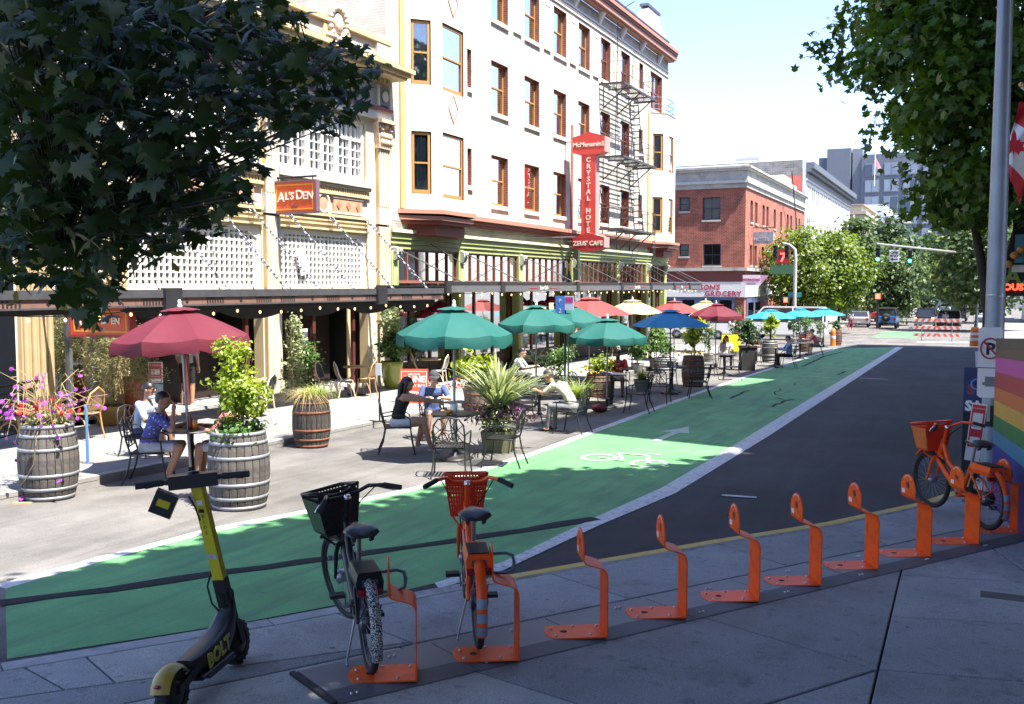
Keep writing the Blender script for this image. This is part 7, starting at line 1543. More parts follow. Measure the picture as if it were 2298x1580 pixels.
    for a in aa:
        for k in range(5): x = -W_+2*W_*k/4; rr = rf-.018*(abs(x)/W_)**2; vs.append((x,-rr*math.sin(a),r+rr*math.cos(a)))
    b.add(vs,[(i*5+k,i*5+k+1,i*5+6+k,i*5+5+k) for i in range(len(aa)-1) for k in range(4)],0,True); f_ = fin(b,'rear_fender',fend)
    if bands:
        for k in range(3):
            b = MB(); vs = []; a_s = [math.radians(72+k*15+i*2.6) for i in range(5)]
            for a in a_s:
                for q in range(5): x = -.037+.074*q/4; rr = rf+.002-.018*(abs(x)/W_)**2; vs.append((x,-rr*math.sin(a),r+rr*math.cos(a)))
            b.add(vs,[(i*5+q,i*5+q+1,i*5+6+q,i*5+5+q) for i in range(4) for q in range(4)],0,True); fin(b,'fender_band',mat('grey_blue_band',(.22,.27,.33),.4,var=.15,scale=12),f_)
    b = MB(); b.ext([(-.085,.60),(.085,.60),(.09,.64),(.075,.70),(-.075,.70),(-.09,.64)],(0,-.16,0),(1,0,0),(0,0,1),(0,1,0),.0,.34); bx = fin(b,'electronics_box',fr)
    b = MB(); b.box(-.07,.07,-.17,.10,.703,.712); fin(b,'solar_panel',mat('dark_solar_panel',(.012,.015,.022),.55,spec=.2),bx)
    b = MB(); b.ext([(-.08,.555),(.08,.555),(.085,.60),(-.085,.60)],(0,-.165,0),(1,0,0),(0,0,1),(0,1,0),.0,.05); fin(b,'tail_light',REFL,bx)
    b = MB(); b.box(-.05,.05,-.166,-.1605,.615,.66); fin(b,'number_plate',mat('plate_blue_black',(.05,.07,.11),.3,var=.3,scale=40),bx)
    b = MB(); b.tube([(.08,-.02,.66),(.20,-.03,.665),(.245,-.035,.645),(.255,-.035,.60),(.245,-.035,.545),(.20,-.03,.525),(.07,-.02,.525)],.012,8); fin(b,'lock_loop',GLOOP)
    b = MB()
    for sx in (-1,1): b.tube([(sx*.055,-.02,.60),(sx*.06,0,r)],.006,5); b.tube([(sx*.05,-.26,.52),(sx*.06,0,r)],.005,5)
    fin(b,'rack_stay',fr)
    b = MB(); b.tube([BBk+Vector((-.075,0,0)),BBk+Vector((.075,0,0))],.014,8); b.bar(BBk+Vector((.085,0,0)),BBk+Vector((.095,.11,-.12)),.024,.012,0,(1,0,0)); b.bar(BBk+Vector((-.085,0,0)),BBk+Vector((-.095,-.11,.12)),.024,.012,0,(1,0,0)); cr = fin(b,'crank',STEEL)
    for s,c in ((1,(.15,.57,.18)),(-1,(-.15,.35,.42))): b = MB(); b.cbox(c,(.10,.08,.025)); fin(b,'pedal',BLACKM,cr)
    b = MB(); b.ext([(.0,r-.06),(.46,.24),(.54,.27),(.54,.34),(.46,.37),(.0,r+.06),(-.05,r)],(0,0,0),(0,1,0),(0,0,1),(1,0,0),.05,.072); fin(b,'chain_case',BLACKM)
    b = MB(); b.tube([(-.06,.18,.30),(-.13,.14,.04),(-.13,.10,.02)],.009,6); fin(b,'kick_stand',STEEL)
    b = MB(); b.lathe([(.001,-.05),(.075,-.045),(.08,0),(.075,.045),(.001,.05)],16,(0,0,0),0,Matrix.Translation((0,0,r))@Matrix.Rotation(math.pi/2,4,'Y')); fin(b,'rear_drive_hub',mat('dark_hub',(.05,.055,.06),.4,metal=.6))
    return t
def bike_at(pr, pf, **k):
    a = S2(*pr); b = S2(*pf); d = b-a; return a, math.atan2(-d.x,d.y)
a, rz = bike_at((830,1513),(768,1375)); a.z += .02
bicycle('black share bicycle with a dark green basket and speckled rear fender',a,rz,BLKP,mat('black_basket',(.02,.02,.022),.5,var=.1),SPECK,-.03,.34,panel=mat('dark_green_panel',(.03,.085,.04),.5,var=.2),bands=False)
a, rz = bike_at((1073,1465),(1043,1345)); a.z += .045
bicycle('orange share bicycle with a red basket standing at the second rack',a,rz,OFR,mat('red_orange_basket',(.70,.05,.012),.45,var=.08),OFR,-.01,-.04)
a, rz = bike_at((2212,1197),(2102,1158)); a.z += .04; rz = face(-.12,.99)
bicycle('orange share bicycle at the far right rack beside the rainbow panel',a,rz,OFR,mat('red_orange_basket',(.70,.05,.012)),OFR,.0,.10,panel=mat('orange_panel',(.60,.14,.03),.45,var=.2))
YEL = mat('scooter_yellow',(.55,.48,.01),.35,var=.05,coat=.4); SBLK = mat('scooter_black',(.016,.017,.02),.4,var=.12)
RR = S2(392,1606); FF = S2(534,1489); d = FF-RR; wb = max(.80,d.length)
sc = thing('electric_scooter','yellow and black electric scooter parked at the lower left','scooter',RR,math.atan2(-d.x,d.y)); sc.rotation_euler = (0,-.085,sc.rotation_euler.z)
def swheel(y,nm):
    b = MB(); T = Matrix.Translation((0,y,.135))@Matrix.Rotation(math.pi/2,4,'Y'); b.lathe([(.085,-.04),(.125,-.04),(.135,-.02),(.135,.02),(.125,.04),(.085,.04)],26,(0,0,0),0,T); w = b.build(nm,TYRE,sc)
    b = MB(); b.lathe([(.001,-.045),(.06,-.045),(.084,-.03),(.084,.03),(.06,.045),(.001,.045)],18,(0,0,0),0,T); b.build('hub_motor',SBLK,w)
    b = MB()
    for k in range(20):
        an = 2*math.pi*k/20; b.cbox((0,0,0),(.02,.07,.012),0,Matrix.Translation((0,y+.136*math.cos(an),.135+.136*math.sin(an)))@Matrix.Rotation(-an+math.pi/2,4,'X')@Matrix.Rotation(math.pi/2,4,'Z'))
    b.build('tread',TYRE,w)['kind'] = 'stuff'
swheel(0,'rear_wheel'); swheel(wb,'front_wheel')
def loft(b, secs, mi=0, n=12):
    vs = []
    for (y,z,w,h,e) in secs:
        for k in range(n):
            a = 2*math.pi*(k+.5)/n; c, s = math.cos(a), math.sin(a); vs.append((w*math.copysign(abs(c)**e,c),y,z+h*math.copysign(abs(s)**e,s)))
    b.add(vs,[(i*n+k,i*n+(k+1)%n,(i+1)*n+(k+1)%n,(i+1)*n+k) for i in range(len(secs)-1) for k in range(n)],mi,True); b.add(vs[:n],[tuple(reversed(range(n)))],mi); b.add(vs[-n:],[tuple(range(n))],mi)
b = MB(); loft(b,[(.16,.24,.055,.03,.5),(.24,.22,.075,.055,.5),(.45,.215,.08,.075,.5),(.62,.24,.078,.085,.5),(.72,.30,.07,.085,.5),(.78,.40,.055,.07,.5),(.80,.47,.045,.05,.5)]); b.build('deck_body',SBLK,sc)
text('BOLT',.125,(.082,.46,.175),(0,1,.10),(0,-.10,1),YEL,'lettering',sc,.002,world=False,bold=.006); text('BOLT',.125,(-.082,.46,.175),(0,-1,-.1),(0,-.1,1),YEL,'lettering',sc,.002,world=False,bold=.006)
b = MB()
for s in (-1,1): b.box(s*.085-.035 if s < 0 else .085-.035,s*.085+.035 if s < 0 else .085+.035,.24,.60,.125,.14)
loft(b,[(.2,.14,.10,.014,.4),(.62,.14,.10,.014,.4)]); b.build('footboard',SBLK,sc)
b = MB(); vs = []
for i in range(9):
    a = math.radians(-65+i*17)
    for k in range(5): x = -.062+.124*k/4; rr = .175-.03*(x/.062)**2; vs.append((x,-rr*math.sin(a)*1.0,.135+rr*math.cos(a)))
b.add(vs,[(i*5+k,i*5+k+1,i*5+6+k,i*5+5+k) for i in range(8) for k in range(4)],0,True); rfn = b.build('rear_fender',mat('scooter_fender_yellow',(.36,.25,.03),.5,var=.08,coat=.3),sc)
b = MB(); b.ell((0,-.155,.235),(.022,.012,.012)); b.build('tail_light',REFL,rfn)
b = MB(); b.bar((-.03,.12,.245),(-.03,.3,.22),.03,.02); b.bar((.055,-.02,.16),(.055,.25,.2),.02,.05); b.bar((-.055,-.02,.16),(-.055,.25,.2),.02,.05); b.build('rear_fork',SBLK,sc)
b = MB(); 
for s in (-1,1): b.bar((s*.055,wb,.135),(s*.05,wb-.05,.30),.018,.05)
b.bar((0,wb-.05,.30),(0,wb-.09,.50),.085,.075); b.tube([(0,wb-.07,.42),(0,wb-.11,.52)],.048,10); b.build('front_fork',SBLK,sc)
Lo = Vector((0,wb-.09,.46)); Hi = Vector((0,wb-.31,1.31)); b = MB(); b.bar(Lo.lerp(Hi,-.02),Lo.lerp(Hi,.18),.078,.075,0,(0,1,.3)); b.build('lower_neck',SBLK,sc)
b = MB(); b.bar(Lo.lerp(Hi,.18),Lo.lerp(Hi,1.0),.072,.058,0,(0,1,.3)); stm = b.build('stem',YEL,sc)
sd = (Hi-Lo).normalized(); fnr = Vector((0,-1,0)); fnr = (fnr-sd*fnr.dot(sd)).normalized()
def stick(f0,f1,w,m,nm): b = MB(); c0 = Lo.lerp(Hi,f0)+fnr*.0305; c1 = Lo.lerp(Hi,f1)+fnr*.0305; b.face([c0+Vector((-w,0,0)),c0+Vector((w,0,0)),c1+Vector((w,0,0)),c1+Vector((-w,0,0))]); b.build(nm,m,stm)
stick(.36,.40,.028,mat('grey_label',(.42,.42,.44),.5,var=.3,scale=60),'label'); stick(.80,.84,.02,PAPER,'label'); stick(.74,.77,.018,BLACKM,'label')
for k,ch in enumerate('RIDE'): text(ch,.03,Lo.lerp(Hi,.70-k*.045)+fnr*.031,(1,0,0),sd,BLACKM,'lettering',stm,.0005,world=False)
b = MB(); b.tube([(-.30,wb-.36,1.26),(.34,wb-.36,1.26)],.016,10); b.bar((-.15,wb-.33,1.25),(.15,wb-.33,1.25),.10,.085); b.lathe([(.001,.04),(.04,.035),(.045,0)],12,(0,wb-.32,1.27)); hbr = b.build('handlebar',SBLK,sc)
for s in (-1,1): b = MB(); b.tube([(s*.18,wb-.36,1.26),(s*.345,wb-.375,1.258)],.021,10); b.build('grip',BLACKM,hbr); b = MB(); b.tube([(s*.15,wb-.3,1.25),(s*.2,wb-.28,1.24),(s*.3,wb-.31,1.23)],.008,6); b.build('brake_lever',BLACK,hbr)
b = MB(); T = Matrix.Translation((-.20,wb-.30,1.12))@Matrix.Rotation(.5,4,'Y')@Matrix.Rotation(.25,4,'X'); b.box(-.07,.07,-.02,.02,-.08,.08,0,T); tb = b.build('hanging_box',SBLK,sc); b = MB(); b.box(.071,.0745,-.021,.021,-.08,.08,0,T); b.box(-.04,.04,-.0225,-.0205,-.02,.03,0,T); b.build('yellow_trim',YEL,tb)
b = MB(); b.tube([(-.05,wb-.33,1.2),(-.01,wb-.34,1.13),(.0,wb-.315,1.04)],.006,5); b.build('cable',BLACKM,sc); b = MB(); b.tube([(-.045,wb-.16,.66),(-.09,wb-.14,.56),(-.08,wb-.12,.44),(-.03,wb-.12,.38)],.007,5); b.build('cable',BLACKM,sc)
b = MB(); b.tube([(-.07,.40,.15),(-.16,.42,.01)],.011,6); b.build('kick_stand',BLACK,sc)
for o in (hbr,tb): o.matrix_basis = Matrix.Translation((0,wb-.34,1.28))@Matrix.Rotation(.36,4,'Z')@Matrix.Translation((0,-(wb-.33),-1.225))
p = Vector((0,13.9,0)); q = ony(2223,1000,13.9); pz = gz(13.9)+WALK
po = thing('signal_pole','tall blue-grey steel pole at the right kerb','pole',(q.x,13.9,pz)); b = MB(); b.tube([(0,0,0),(0,0,3),(0,0,9.5)],[.122,.112,.066],20); b.build('shaft',ZINC,po); b = MB(); b.lathe([(.2,0),(.2,.03),(.16,.06),(.15,.18)],18); b.build('base_flange',ZINC,po)
b = MB(); b.lathe([(.112,2.55),(.116,2.56),(.116,2.58),(.112,2.59)],20); b.build('band',STEEL,po); b = MB(); b.lathe([(.119,0),(.119,.10)],8,(0,0,1.86),0,None,True,math.radians(240),math.radians(290)); b.build('round_sticker',mat('grey_sticker',(.12,.16,.20),.6,var=.5,scale=30),po)
b = MB(); b.lathe([(.122,.9),(.124,.92),(.124,1.15),(.122,1.17)],20); b.build('dark_wrap',BLACKM,po)
yq = 13.55; a = ony(2197,734,yq); c = ony(2246,894,yq); cx = (a.x+c.x)/2; w = (c.x-a.x)/2
s = thing('no_parking_sign','white no-parking P sign above a tow-away plate on the grey pole','sign',(cx,yq,c.z)); H_ = a.z-c.z; b = MB(); rr = .03
pts = [(-w+rr,0),(w-rr,0),(w,rr),(w,H_-rr),(w-rr,H_),(-w+rr,H_),(-w,H_-rr),(-w,rr)]; b.ext(pts,(0,0,0),(1,0,0),(0,0,1),(0,1,0),0,.008); b.build('plate',PAPER,s)
b = MB(); pc = (0,0,H_*.70); R_o = w*.80
b.tube([(R_o*math.cos(t),-.004,pc[2]+R_o*math.sin(t)*1.15) for t in [2*math.pi*i/30 for i in range(30)]],.011,5,closed=True); b.bar((-R_o*.7,-.006,pc[2]+R_o*.8),(R_o*.7,-.006,pc[2]-R_o*.8),.022,.004,0,(0,1,0)); b.build('red_prohibition',mat('dark_red_print',(.35,.03,.06),.5),s)
text('P',.20,(0,-.003,pc[2]-.072),(1,0,0),(0,0,1),BLACKM,'lettering',s,.001,world=False,bold=.008); b = MB(); b.box(-w,w,-.004,0,H_*.42,H_*.43); b.build('black_line',BLACKM,s)
b = MB(); b.box(-.05,.06,-.004,0,H_*.16,H_*.30); b.box(-.08,-.05,-.004,0,H_*.18,H_*.22); b.bar((.06,-.002,H_*.28),(.10,-.002,H_*.34),.02,.004,0,(0,1,0)); b.build('tow_symbol',mat('grey_print',(.18,.19,.21),.6),s)
b = MB(); b.box(-.02,.02,.008,.03,-.3,H_+.05); b.build('bracket',STEEL,s)
s = thing('no_parking_sign','leaning red and white temporary sign hanging below the no-parking plate','sign',(cx-.10,13.3,c.z-.05)); T = Matrix.Rotation(.10,4,'Y'); b = MB(); b.box(-.085,.085,0,.008,-.72,.0,0,T); b.build('plate',PAPER,s)
b = MB(); b.box(-.075,.075,-.003,-.0005,-.55,-.02,0,T); f = b.build('red_field',REDS,s); b = MB(); b.box(-.055,.055,-.006,-.0035,-.32,-.12,0,T); b.box(-.055,.055,-.006,-.0035,-.52,-.42,0,T); b.build('white_field',PAPER,f)
text('NO PARKING',.024,T@Vector((0,-.0045,-.07)),T.to_3x3()@Vector((1,0,0)),T.to_3x3()@Vector((0,0,1)),PAPER,'lettering',s,.0005,world=False)
q = S2(2190,1015); yq = 15.6; a = ony(2164,824,yq); c = ony(2212,921,yq); gzq = gz(yq)+WALK
s = thing('sandwich_board','dark blue sandwich board with white letters behind the no-parking sign','sign',((a.x+c.x)/2,yq,gzq)); w = (c.x-a.x)/2; z1 = a.z-gzq; z0 = max(.0,c.z-gzq-.05); b = MB(); b.box(-w,w,0,.03,z0,z1); b.build('board',mat('navy_board',(.02,.03,.11),.5,var=.4,scale=3),s); b = MB(); b.box(-w,w,.25,.28,.0,z1-.05); b.box(-w,-w+.03,.03,.25,z1-.08,z1-.04); b.box(-w+.02,-w+.05,.0,.03,0,z0); b.box(w-.05,w-.02,.0,.03,0,z0); b.build('rear_board',BLACKM,s)
text('SA',.2,(-.01,-.004,z0+.04),(1,0,0),(0,0,1),PAPER,'lettering',s,.002,world=False,bold=.01); text('S',.2,(-w*.35,-.003,z0+.28),(1,0,0),(0,0,1),mat('dull_red_letter',(.25,.05,.07),.6),'lettering',s,.001,world=False,bold=.01)
b = MB(); b.tube([(.02+.07*math.cos(t),-.003,z0+.42+.07*math.sin(t)) for t in [.8+i*.35 for i in range(13)]],.014,5); b.build('blue_swirl',mat('sky_blue_print',(.08,.25,.6),.5),s)
FA0 = ony(2228,1000,13.3); dn = Vector((.148,-.989,0)); Lp = 3.2
rp_ = thing('rainbow_panel','free-standing panel painted in rainbow stripes at the right edge','painted panel',(FA0.x,13.3,gz(13.3)+WALK)); base = Vector(rp_.location)
ysr = [759,780,801,834,868,897,930,962,994,1026,1092]; colr = [('olive_brown',(.055,.05,.035)),('mid_brown',(.11,.06,.035)),('hot_pink',(.45,.055,.26)),('stripe_red',(.36,.025,.035)),('stripe_orange',(.50,.12,.03)),('stripe_gold',(.52,.30,.05)),('stripe_green',(.03,.17,.045)),('stripe_teal',(.04,.20,.32)),('stripe_navy',(.02,.03,.24)),('stripe_purple',(.06,.025,.17))]
zz = [ony(2228,y,13.3).z-base.z for y in ysr]; nrm = Vector((-.989,-.148,0))
b = MB(); b.ext([(0,-.02),(Lp,.03),(Lp,zz[0]+.16),(0,zz[0])],(0,0,0),dn,(0,0,1),nrm,-.10,-.004); b.build('panel',mat('panel_back',(.1,.1,.1),.8),rp_)
for i,(nm,c) in enumerate(colr):
    u = .16*(1-i/10) ; l = .16*(1-(i+1)/10); lo_ = zz[i+1] if i < 9 else 0.
    b = MB(); b.ext([(0,lo_),(Lp,lo_+l),(Lp,zz[i]+u-.002),(0,zz[i]-.002)],(0,0,0),dn,(0,0,1),nrm,-.004,.002); b.build('stripe',mat(nm,c,.55,var=.06),rp_)
text('pridenw.com',.035,dn*.35+nrm*.003+Vector((0,0,zz[9]+.02)),dn,(0,0,1),PAPER,'lettering',rp_,.0005,world=False) if False else None
b = MB(); b.box(-.03,.6,-.4,-.34,0,.05); b.build('foot',BLACKM,rp_)
yf = 15.0; fo = thing('flag','red and white maple-leaf flag hanging from a staff at the right edge','flag',tuple(ony(2292,195,yf))); O0 = Vector(fo.location)
b = MB(); b.tube([(0,0,0),(.9,.1,-.75)],.018,8); b.build('staff',mat('pale_blue_staff',(.45,.5,.55),.4),fo); b = MB(); b.ell((0,0,.03),(.035,.035,.035)); b.build('ball_finial',mat('brass_ball',(.5,.33,.15),.3,metal=.7),fo)
FR_ = mat('flag_red',(.50,.015,.03),.7,var=.06); FWm = mat('flag_white',(.66,.67,.70),.7,var=.04)
def fpt(u, v):       # u along the length (down), v across
    px = 2287-24*math.sin(min(1,u*1.25)*math.pi*.62)+v*(26+30*(1-u))+4*math.sin(7*u+3*v); py = 228+u*178+v*30+(v*(u-.4)*40)
    return ony(px,py,yf+.10*math.sin(5*v+4*u)+.1*v)-O0
for (u0,u1,m,nm) in ((0,.26,FR_,'red_band'),(.26,.76,FWm,'white_band'),(.76,1,FR_,'red_band')):
    b = MB(); n = 8; vs = [fpt(u0+(u1-u0)*j/n,i/8) for j in range(n+1) for i in range(9)]; b.add(vs,[(j*9+i,j*9+i+1,j*9+10+i,j*9+9+i) for j in range(n) for i in range(8)],0,True); b.build(nm,m,fo)
b = MB(); c = Vector(fpt(.52,.35)); T_,F_ = LEAF['maple']; vs = [c+Vector((x*.34*.8,-.05,y*.34)) for x,y,z in T_]; b.add(vs,F_); b.build('maple_leaf_emblem',FR_,fo)
ym = 27.; xa = ony(2250,600,ym).x
mq = thing('marquee_sign','dark marquee over the right-hand walk with green and red lettering','sign',(xa,ym,2.2)); O0 = Vector(mq.location)
zt, zb = ony(2260,560,ym).z, ony(2260,700,ym).z
b = MB(); b.box(xa,5.2,ym,ym+2.,ony(2260,655,ym).z-.1,ony(2260,612,ym).z); b.box(xa+.2,5.2,ym+.05,ym+.4,ony(2260,612,ym).z,ony(2260,480,ym).z); b.build('box',BLACKM,mq,True)
GRL = mat('olive_green_letters',(.22,.30,.04),.5,var=.1); LED = mat('red_led_letters',(.6,.05,.02),.4,var=0,emis=(1,.08,.03),estr=.9)
text('JAZZ',.56,(xa-.1,ym-.02,ony(2260,637,ym).z),(1,0,0),(0,0,1),GRL,'lettering',mq,.02,align='LEFT',bold=.015); text('MOUS',.22,(xa-.14,ym-.02,ony(2260,651,ym).z),(1,0,0),(0,0,1),LED,'lettering',mq,.02,align='LEFT',bold=.01)
b = MB(); b.box(xa+.25,xa+.55,ym-.05,ym-.01,ony(2260,590,ym).z,ony(2260,527,ym).z); b.build('blue_sign',mat('teal_sign',(.06,.25,.38),.5,var=.5,scale=5),mq,True)
b = MB(); b.box(xa+.2,xa+.5,ym-.05,ym-.01,ony(2260,611,ym).z,ony(2260,595,ym).z); b.build('white_sign',PAPER,mq,True)
for k,(px,py) in enumerate(((2264,593),(2277,573),(2292,560))): q = ony(px,py,ym-.3); b = MB(); b.lathe([(.01,.09),(.08,.06),(.11,-.02),(.05,-.08),(.01,-.09)],14,q); b.build('orange_lamp',mat('orange_lampshade',(.55,.25,.07),.5),mq,True)
hd = thing('clipped_hedge','dark clipped hedge in a long box under the marquee','hedge',(xa+1.5,ym+.5,gz(27)+WALK)); b = MB(); b.box(-1.2,2.6,-.3,.3,0,.5); b.build('box',BLACKM,hd); P,N,_ = crown_points((.7,0,.9),(1.8,.35,.5),2500,80,.14,.1); link('foliage',leaf_mesh('foliage',MAPD,P,N,.10*(.6+.8*RNG.random(len(P))),'oval'),hd)
OW = mat('barricade_orange',(.62,.10,.04),.5,var=.1); GW_ = mat('barricade_grey',(.50,.50,.49),.6,var=.1)
q0 = R2(2048,766); q1 = R2(2158,766); yb = 69.8; a = ony(2048,740,yb).x; c = ony(2158,740,yb).x
bo = thing('barricade','orange and white striped road barricade closing the street','barricade',((a+c)/2,yb,gz(yb)+ROAD)); w = (c-a)/2
for z in (1.28,.80,.32):
    b = MB(); b.box(-w,w,-.02,.02,z,z+.22); ra = b.build('rail',GW_,bo); n = 8
    for k in range(n):
        x = -w+2*w*(k+.3)/n; s = .12 if k < n/2 else -.12; m2 = MB(); m2.ext([(x,z+.004),(x+.17,z+.004),(x+.17+s,z+.216),(x+s,z+.216)],(0,0,0),(1,0,0),(0,0,1),(0,1,0),-.0235,-.0205); m2.build('stripe',OW,ra)
for s in (-1,1): b = MB(); b.box(s*w*.62-.03,s*w*.62+.03,.025,.07,.05,1.5); b.build('post',STEEL,bo); b = MB(); b.box(s*w*.62-.03,s*w*.62+.03,-.6,.6,0,.05); b.build('foot',STEEL,bo)
LG = mat('green_signal_light',(.1,.8,.6),.3,var=0,emis=(.05,1,.65),estr=3.5); LR_ = mat('red_signal_light',(.8,.05,.03),.3,var=0,emis=(1,.06,.03),estr=3.0); SIGB = mat('signal_housing',(.03,.04,.035),.5,var=.1); LOFF = mat('unlit_lens',(.03,.03,.03),.2)
def signal(name,label,p,lit,s=1.,faces=1):
    o = thing(name,label,'traffic light',p,0,None,s); b = MB(); b.box(-.18,.18,0,.2,-.55,.55); b.build('housing',SIGB,o)
    for k,z in enumerate((.36,0,-.36)):
        m = {'r':LR_ if k == 0 else LOFF,'g':LG if k == 2 else LOFF}.get(lit,LOFF); b = MB(); b.lathe([(.001,.03),(.10,.02),(.14,0)],14,(0,0,0),0,Matrix.Translation((0,-.002,z))@Matrix.Rotation(math.pi/2,4,'X')); b.build('lens',m,o)
        b = MB(); b.lathe([(.16,0),(.165,.2)],12,(0,0,0),0,Matrix.Translation((0,0,z))@Matrix.Rotation(math.pi/2,4,'X'),True,0,math.pi); b.build('visor',SIGB,o)
    return o
A = ony(1966,547,72); B = ony(2196,572,95); b = MB(); ma = thing('mast_arm','pale steel mast arm over the crossing carrying green lights','mast arm',(B.x,B.y,gz(B.y)))
b.tube([Vector((0,0,0)),Vector((0,0,B.z-gz(B.y)+.2))],.14,10); b.build('pole',ZINC,ma); b = MB(); b.tube([A-Vector(ma.location),B-Vector(ma.location)],[.07,.13],8); b.build('arm',mat('pale_arm_steel',(.28,.27,.25),.4,metal=.3),ma)
for px,py,l in ((1970,569,'left green traffic light on the mast arm'),(2042,573,'right green traffic light on the mast arm')):
    f = (px-1966)/230; y = 72+f*23*.8; p = ony(px,py+3,y); signal('traffic_light',l,p,'g',.85)
p = ony(2007,574,76); o = thing('one_way_sign','white ONE WAY sign with a left arrow hanging from the mast arm','sign',p); b = MB(); b.box(-.33,.33,0,.02,-.42,.42); b.build('plate',PAPER,o); text('ONE',.26,(0,-.01,.14),(1,0,0),(0,0,1),BLACKM,'lettering',o,.002,world=False,bold=.01); text('WAY',.26,(0,-.01,-.10),(1,0,0),(0,0,1),BLACKM,'lettering',o,.002,world=False,bold=.01)
b = MB(); b.ext([(.25,-.30),(-.08,-.30),(-.08,-.38),(-.27,-.26),(-.08,-.14),(-.08,-.22),(.25,-.22)],(0,0,0),(1,0,0),(0,0,1),(0,1,0),-.006,-.001); b.build('arrow',BLACKM,o); b = MB(); b.tube([(0,.03,.4),(0,.03,.95)],.03,6); b.build('hanger',STEEL,o)
for px,py,y,l in ((2064,611,150,'red traffic light on the farther crossing, left'),(2125,611,150,'red traffic light on the farther crossing, right'),(2105,644,170,'lowest red traffic light, farthest away')): signal('traffic_light',l,ony(px,py+5,y),'r',1.2)
A = ony(2058,602,150); B = ony(2140,606,152); o = thing('mast_arm','thin mast arm at the farther crossing','mast arm',(B.x+2,152,gz(152))); b = MB(); b.tube([A-Vector(o.location),Vector((0,0,B.z-gz(152)))],.12,6); b.build('arm',STEEL,o); b = MB(); b.tube([(0,0,0),(0,0,B.z-gz(152)+.3)],.2,8); b.build('pole',STEEL,o)
yk = 71.; p = ony(1783,690,yk); z0 = gz(yk)+FARWALK; o = thing('signal_pole','pale corner pole with two green-cased signals before the yellow-green tree','pole',(p.x,yk,z0)); zt = ony(1783,560,yk).z-z0
b = MB(); b.tube([(0,0,0),(0,0,zt*.9),(-.05,0,zt),(-.45,0,zt+.35),(-.9,0,zt+.45)],[.14,.12,.11,.09,.08],10); b.build('shaft',mat('pale_pole',(.36,.35,.33),.5,var=.08),o)
b = MB(); b.box(-.45,.45,-.03,.0,ony(1783,667,yk).z-z0,ony(1783,660,yk).z-z0+.12); b.build('street_name_plate',mat('teal_plate',(.03,.22,.22),.5),o)
SG2 = mat('green_signal_case',(.10,.14,.10),.5,var=.1)
for px,l in ((1740,'green-cased signal left of the red neon seven'),(1766,'green-cased signal right of the red neon seven')): s_ = signal('traffic_light',l,ony(px,566,yk-.3),'x',.85)
p = ony(1757,574,yk+3); o = thing('neon_sign','red neon seven sign on the far corner shop','sign',p); b = MB(); b.box(-.5,.5,0,.15,-.6,.5); b.build('box',mat('neon_backing',(.30,.02,.02),.5),o); text('7',.9,(0,-.02,-.42),(1,0,0),(0,0,1),mat('neon_red_tube',(.8,.1,.08),.4,emis=(1,.12,.1),estr=.8),'lettering',o,.02,world=False,bold=.02); b = MB(); b.box(-.9,.8,.0,.12,-1.35,-.65); b.build('green_panel',mat('deep_green_panel',(.05,.13,.07),.5),o)
p = ony(1764,673,yk); o = thing('pedestrian_signal','red hand pedestrian signal on the far corner','pedestrian signal',(p.x,yk-.2,p.z)); b = MB(); b.box(-.22,.22,0,.2,-.26,.26); b.build('housing',SIGB,o); b = MB(); b.box(-.13,.13,-.015,-.002,-.16,.16); b.build('lens',LR_,o)
yl_ = 112.; p = ony(1980,690,yl_); o = thing('utility_pole','brown wooden utility pole beyond the crossing','pole',(p.x,yl_,gz(yl_))); b = MB(); b.tube([(0,0,0),(0,0,ony(1980,583,yl_).z-gz(yl_))],[.17,.13],8); b.build('shaft',mat('brown_pole_wood',(.25,.19,.13),.8,var=.2),o)
b = MB(); b.box(-.1,.1,-.2,-.18,2.2,2.6); b.build('notice_plate',PAPER,o)
p = ony(1990,612,116); o = thing('street_lamp','globe street lamp right of the wooden pole','street lamp',(p.x,116,gz(116))); b = MB(); b.tube([(0,0,0),(0,0,p.z-gz(116)-.4)],.08,8); b.build('post',STEEL,o); b = MB(); b.ell((0,0,p.z-gz(116)),(.28,.28,.42)); b.build('globe',mat('milky_globe',(.75,.76,.78),.3),o)
p = ony(1970,665,93); o = thing('pedestrian_signal','orange-red pedestrian signal on a short post left of the wooden pole','pedestrian signal',(p.x,93,gz(93))); zc = p.z-gz(93); b = MB(); b.box(-.3,.3,0,.25,zc-.35,zc+.35); b.build('housing',SIGB,o); b = MB(); b.box(-.2,.2,-.02,-.002,zc-.22,zc+.22); b.build('lens',LR_,o); b = MB(); b.tube([(0,.12,0),(0,.12,zc)],.1,8); b.build('post',BLACK,o)
CGL = mat('car_glass',(.02,.025,.03),.06,var=0,spec=.8); TL = mat('tail_lamp',(.35,.01,.01),.25,var=0); TLON = mat('tail_lamp_lit',(.8,.1,.05),.3,var=0,emis=(1,.15,.04),estr=4.); HUBM = mat('alloy_rim',(.45,.45,.46),.3,metal=.7); PLT = mat('number_plate_pale',(.5,.55,.6),.5)
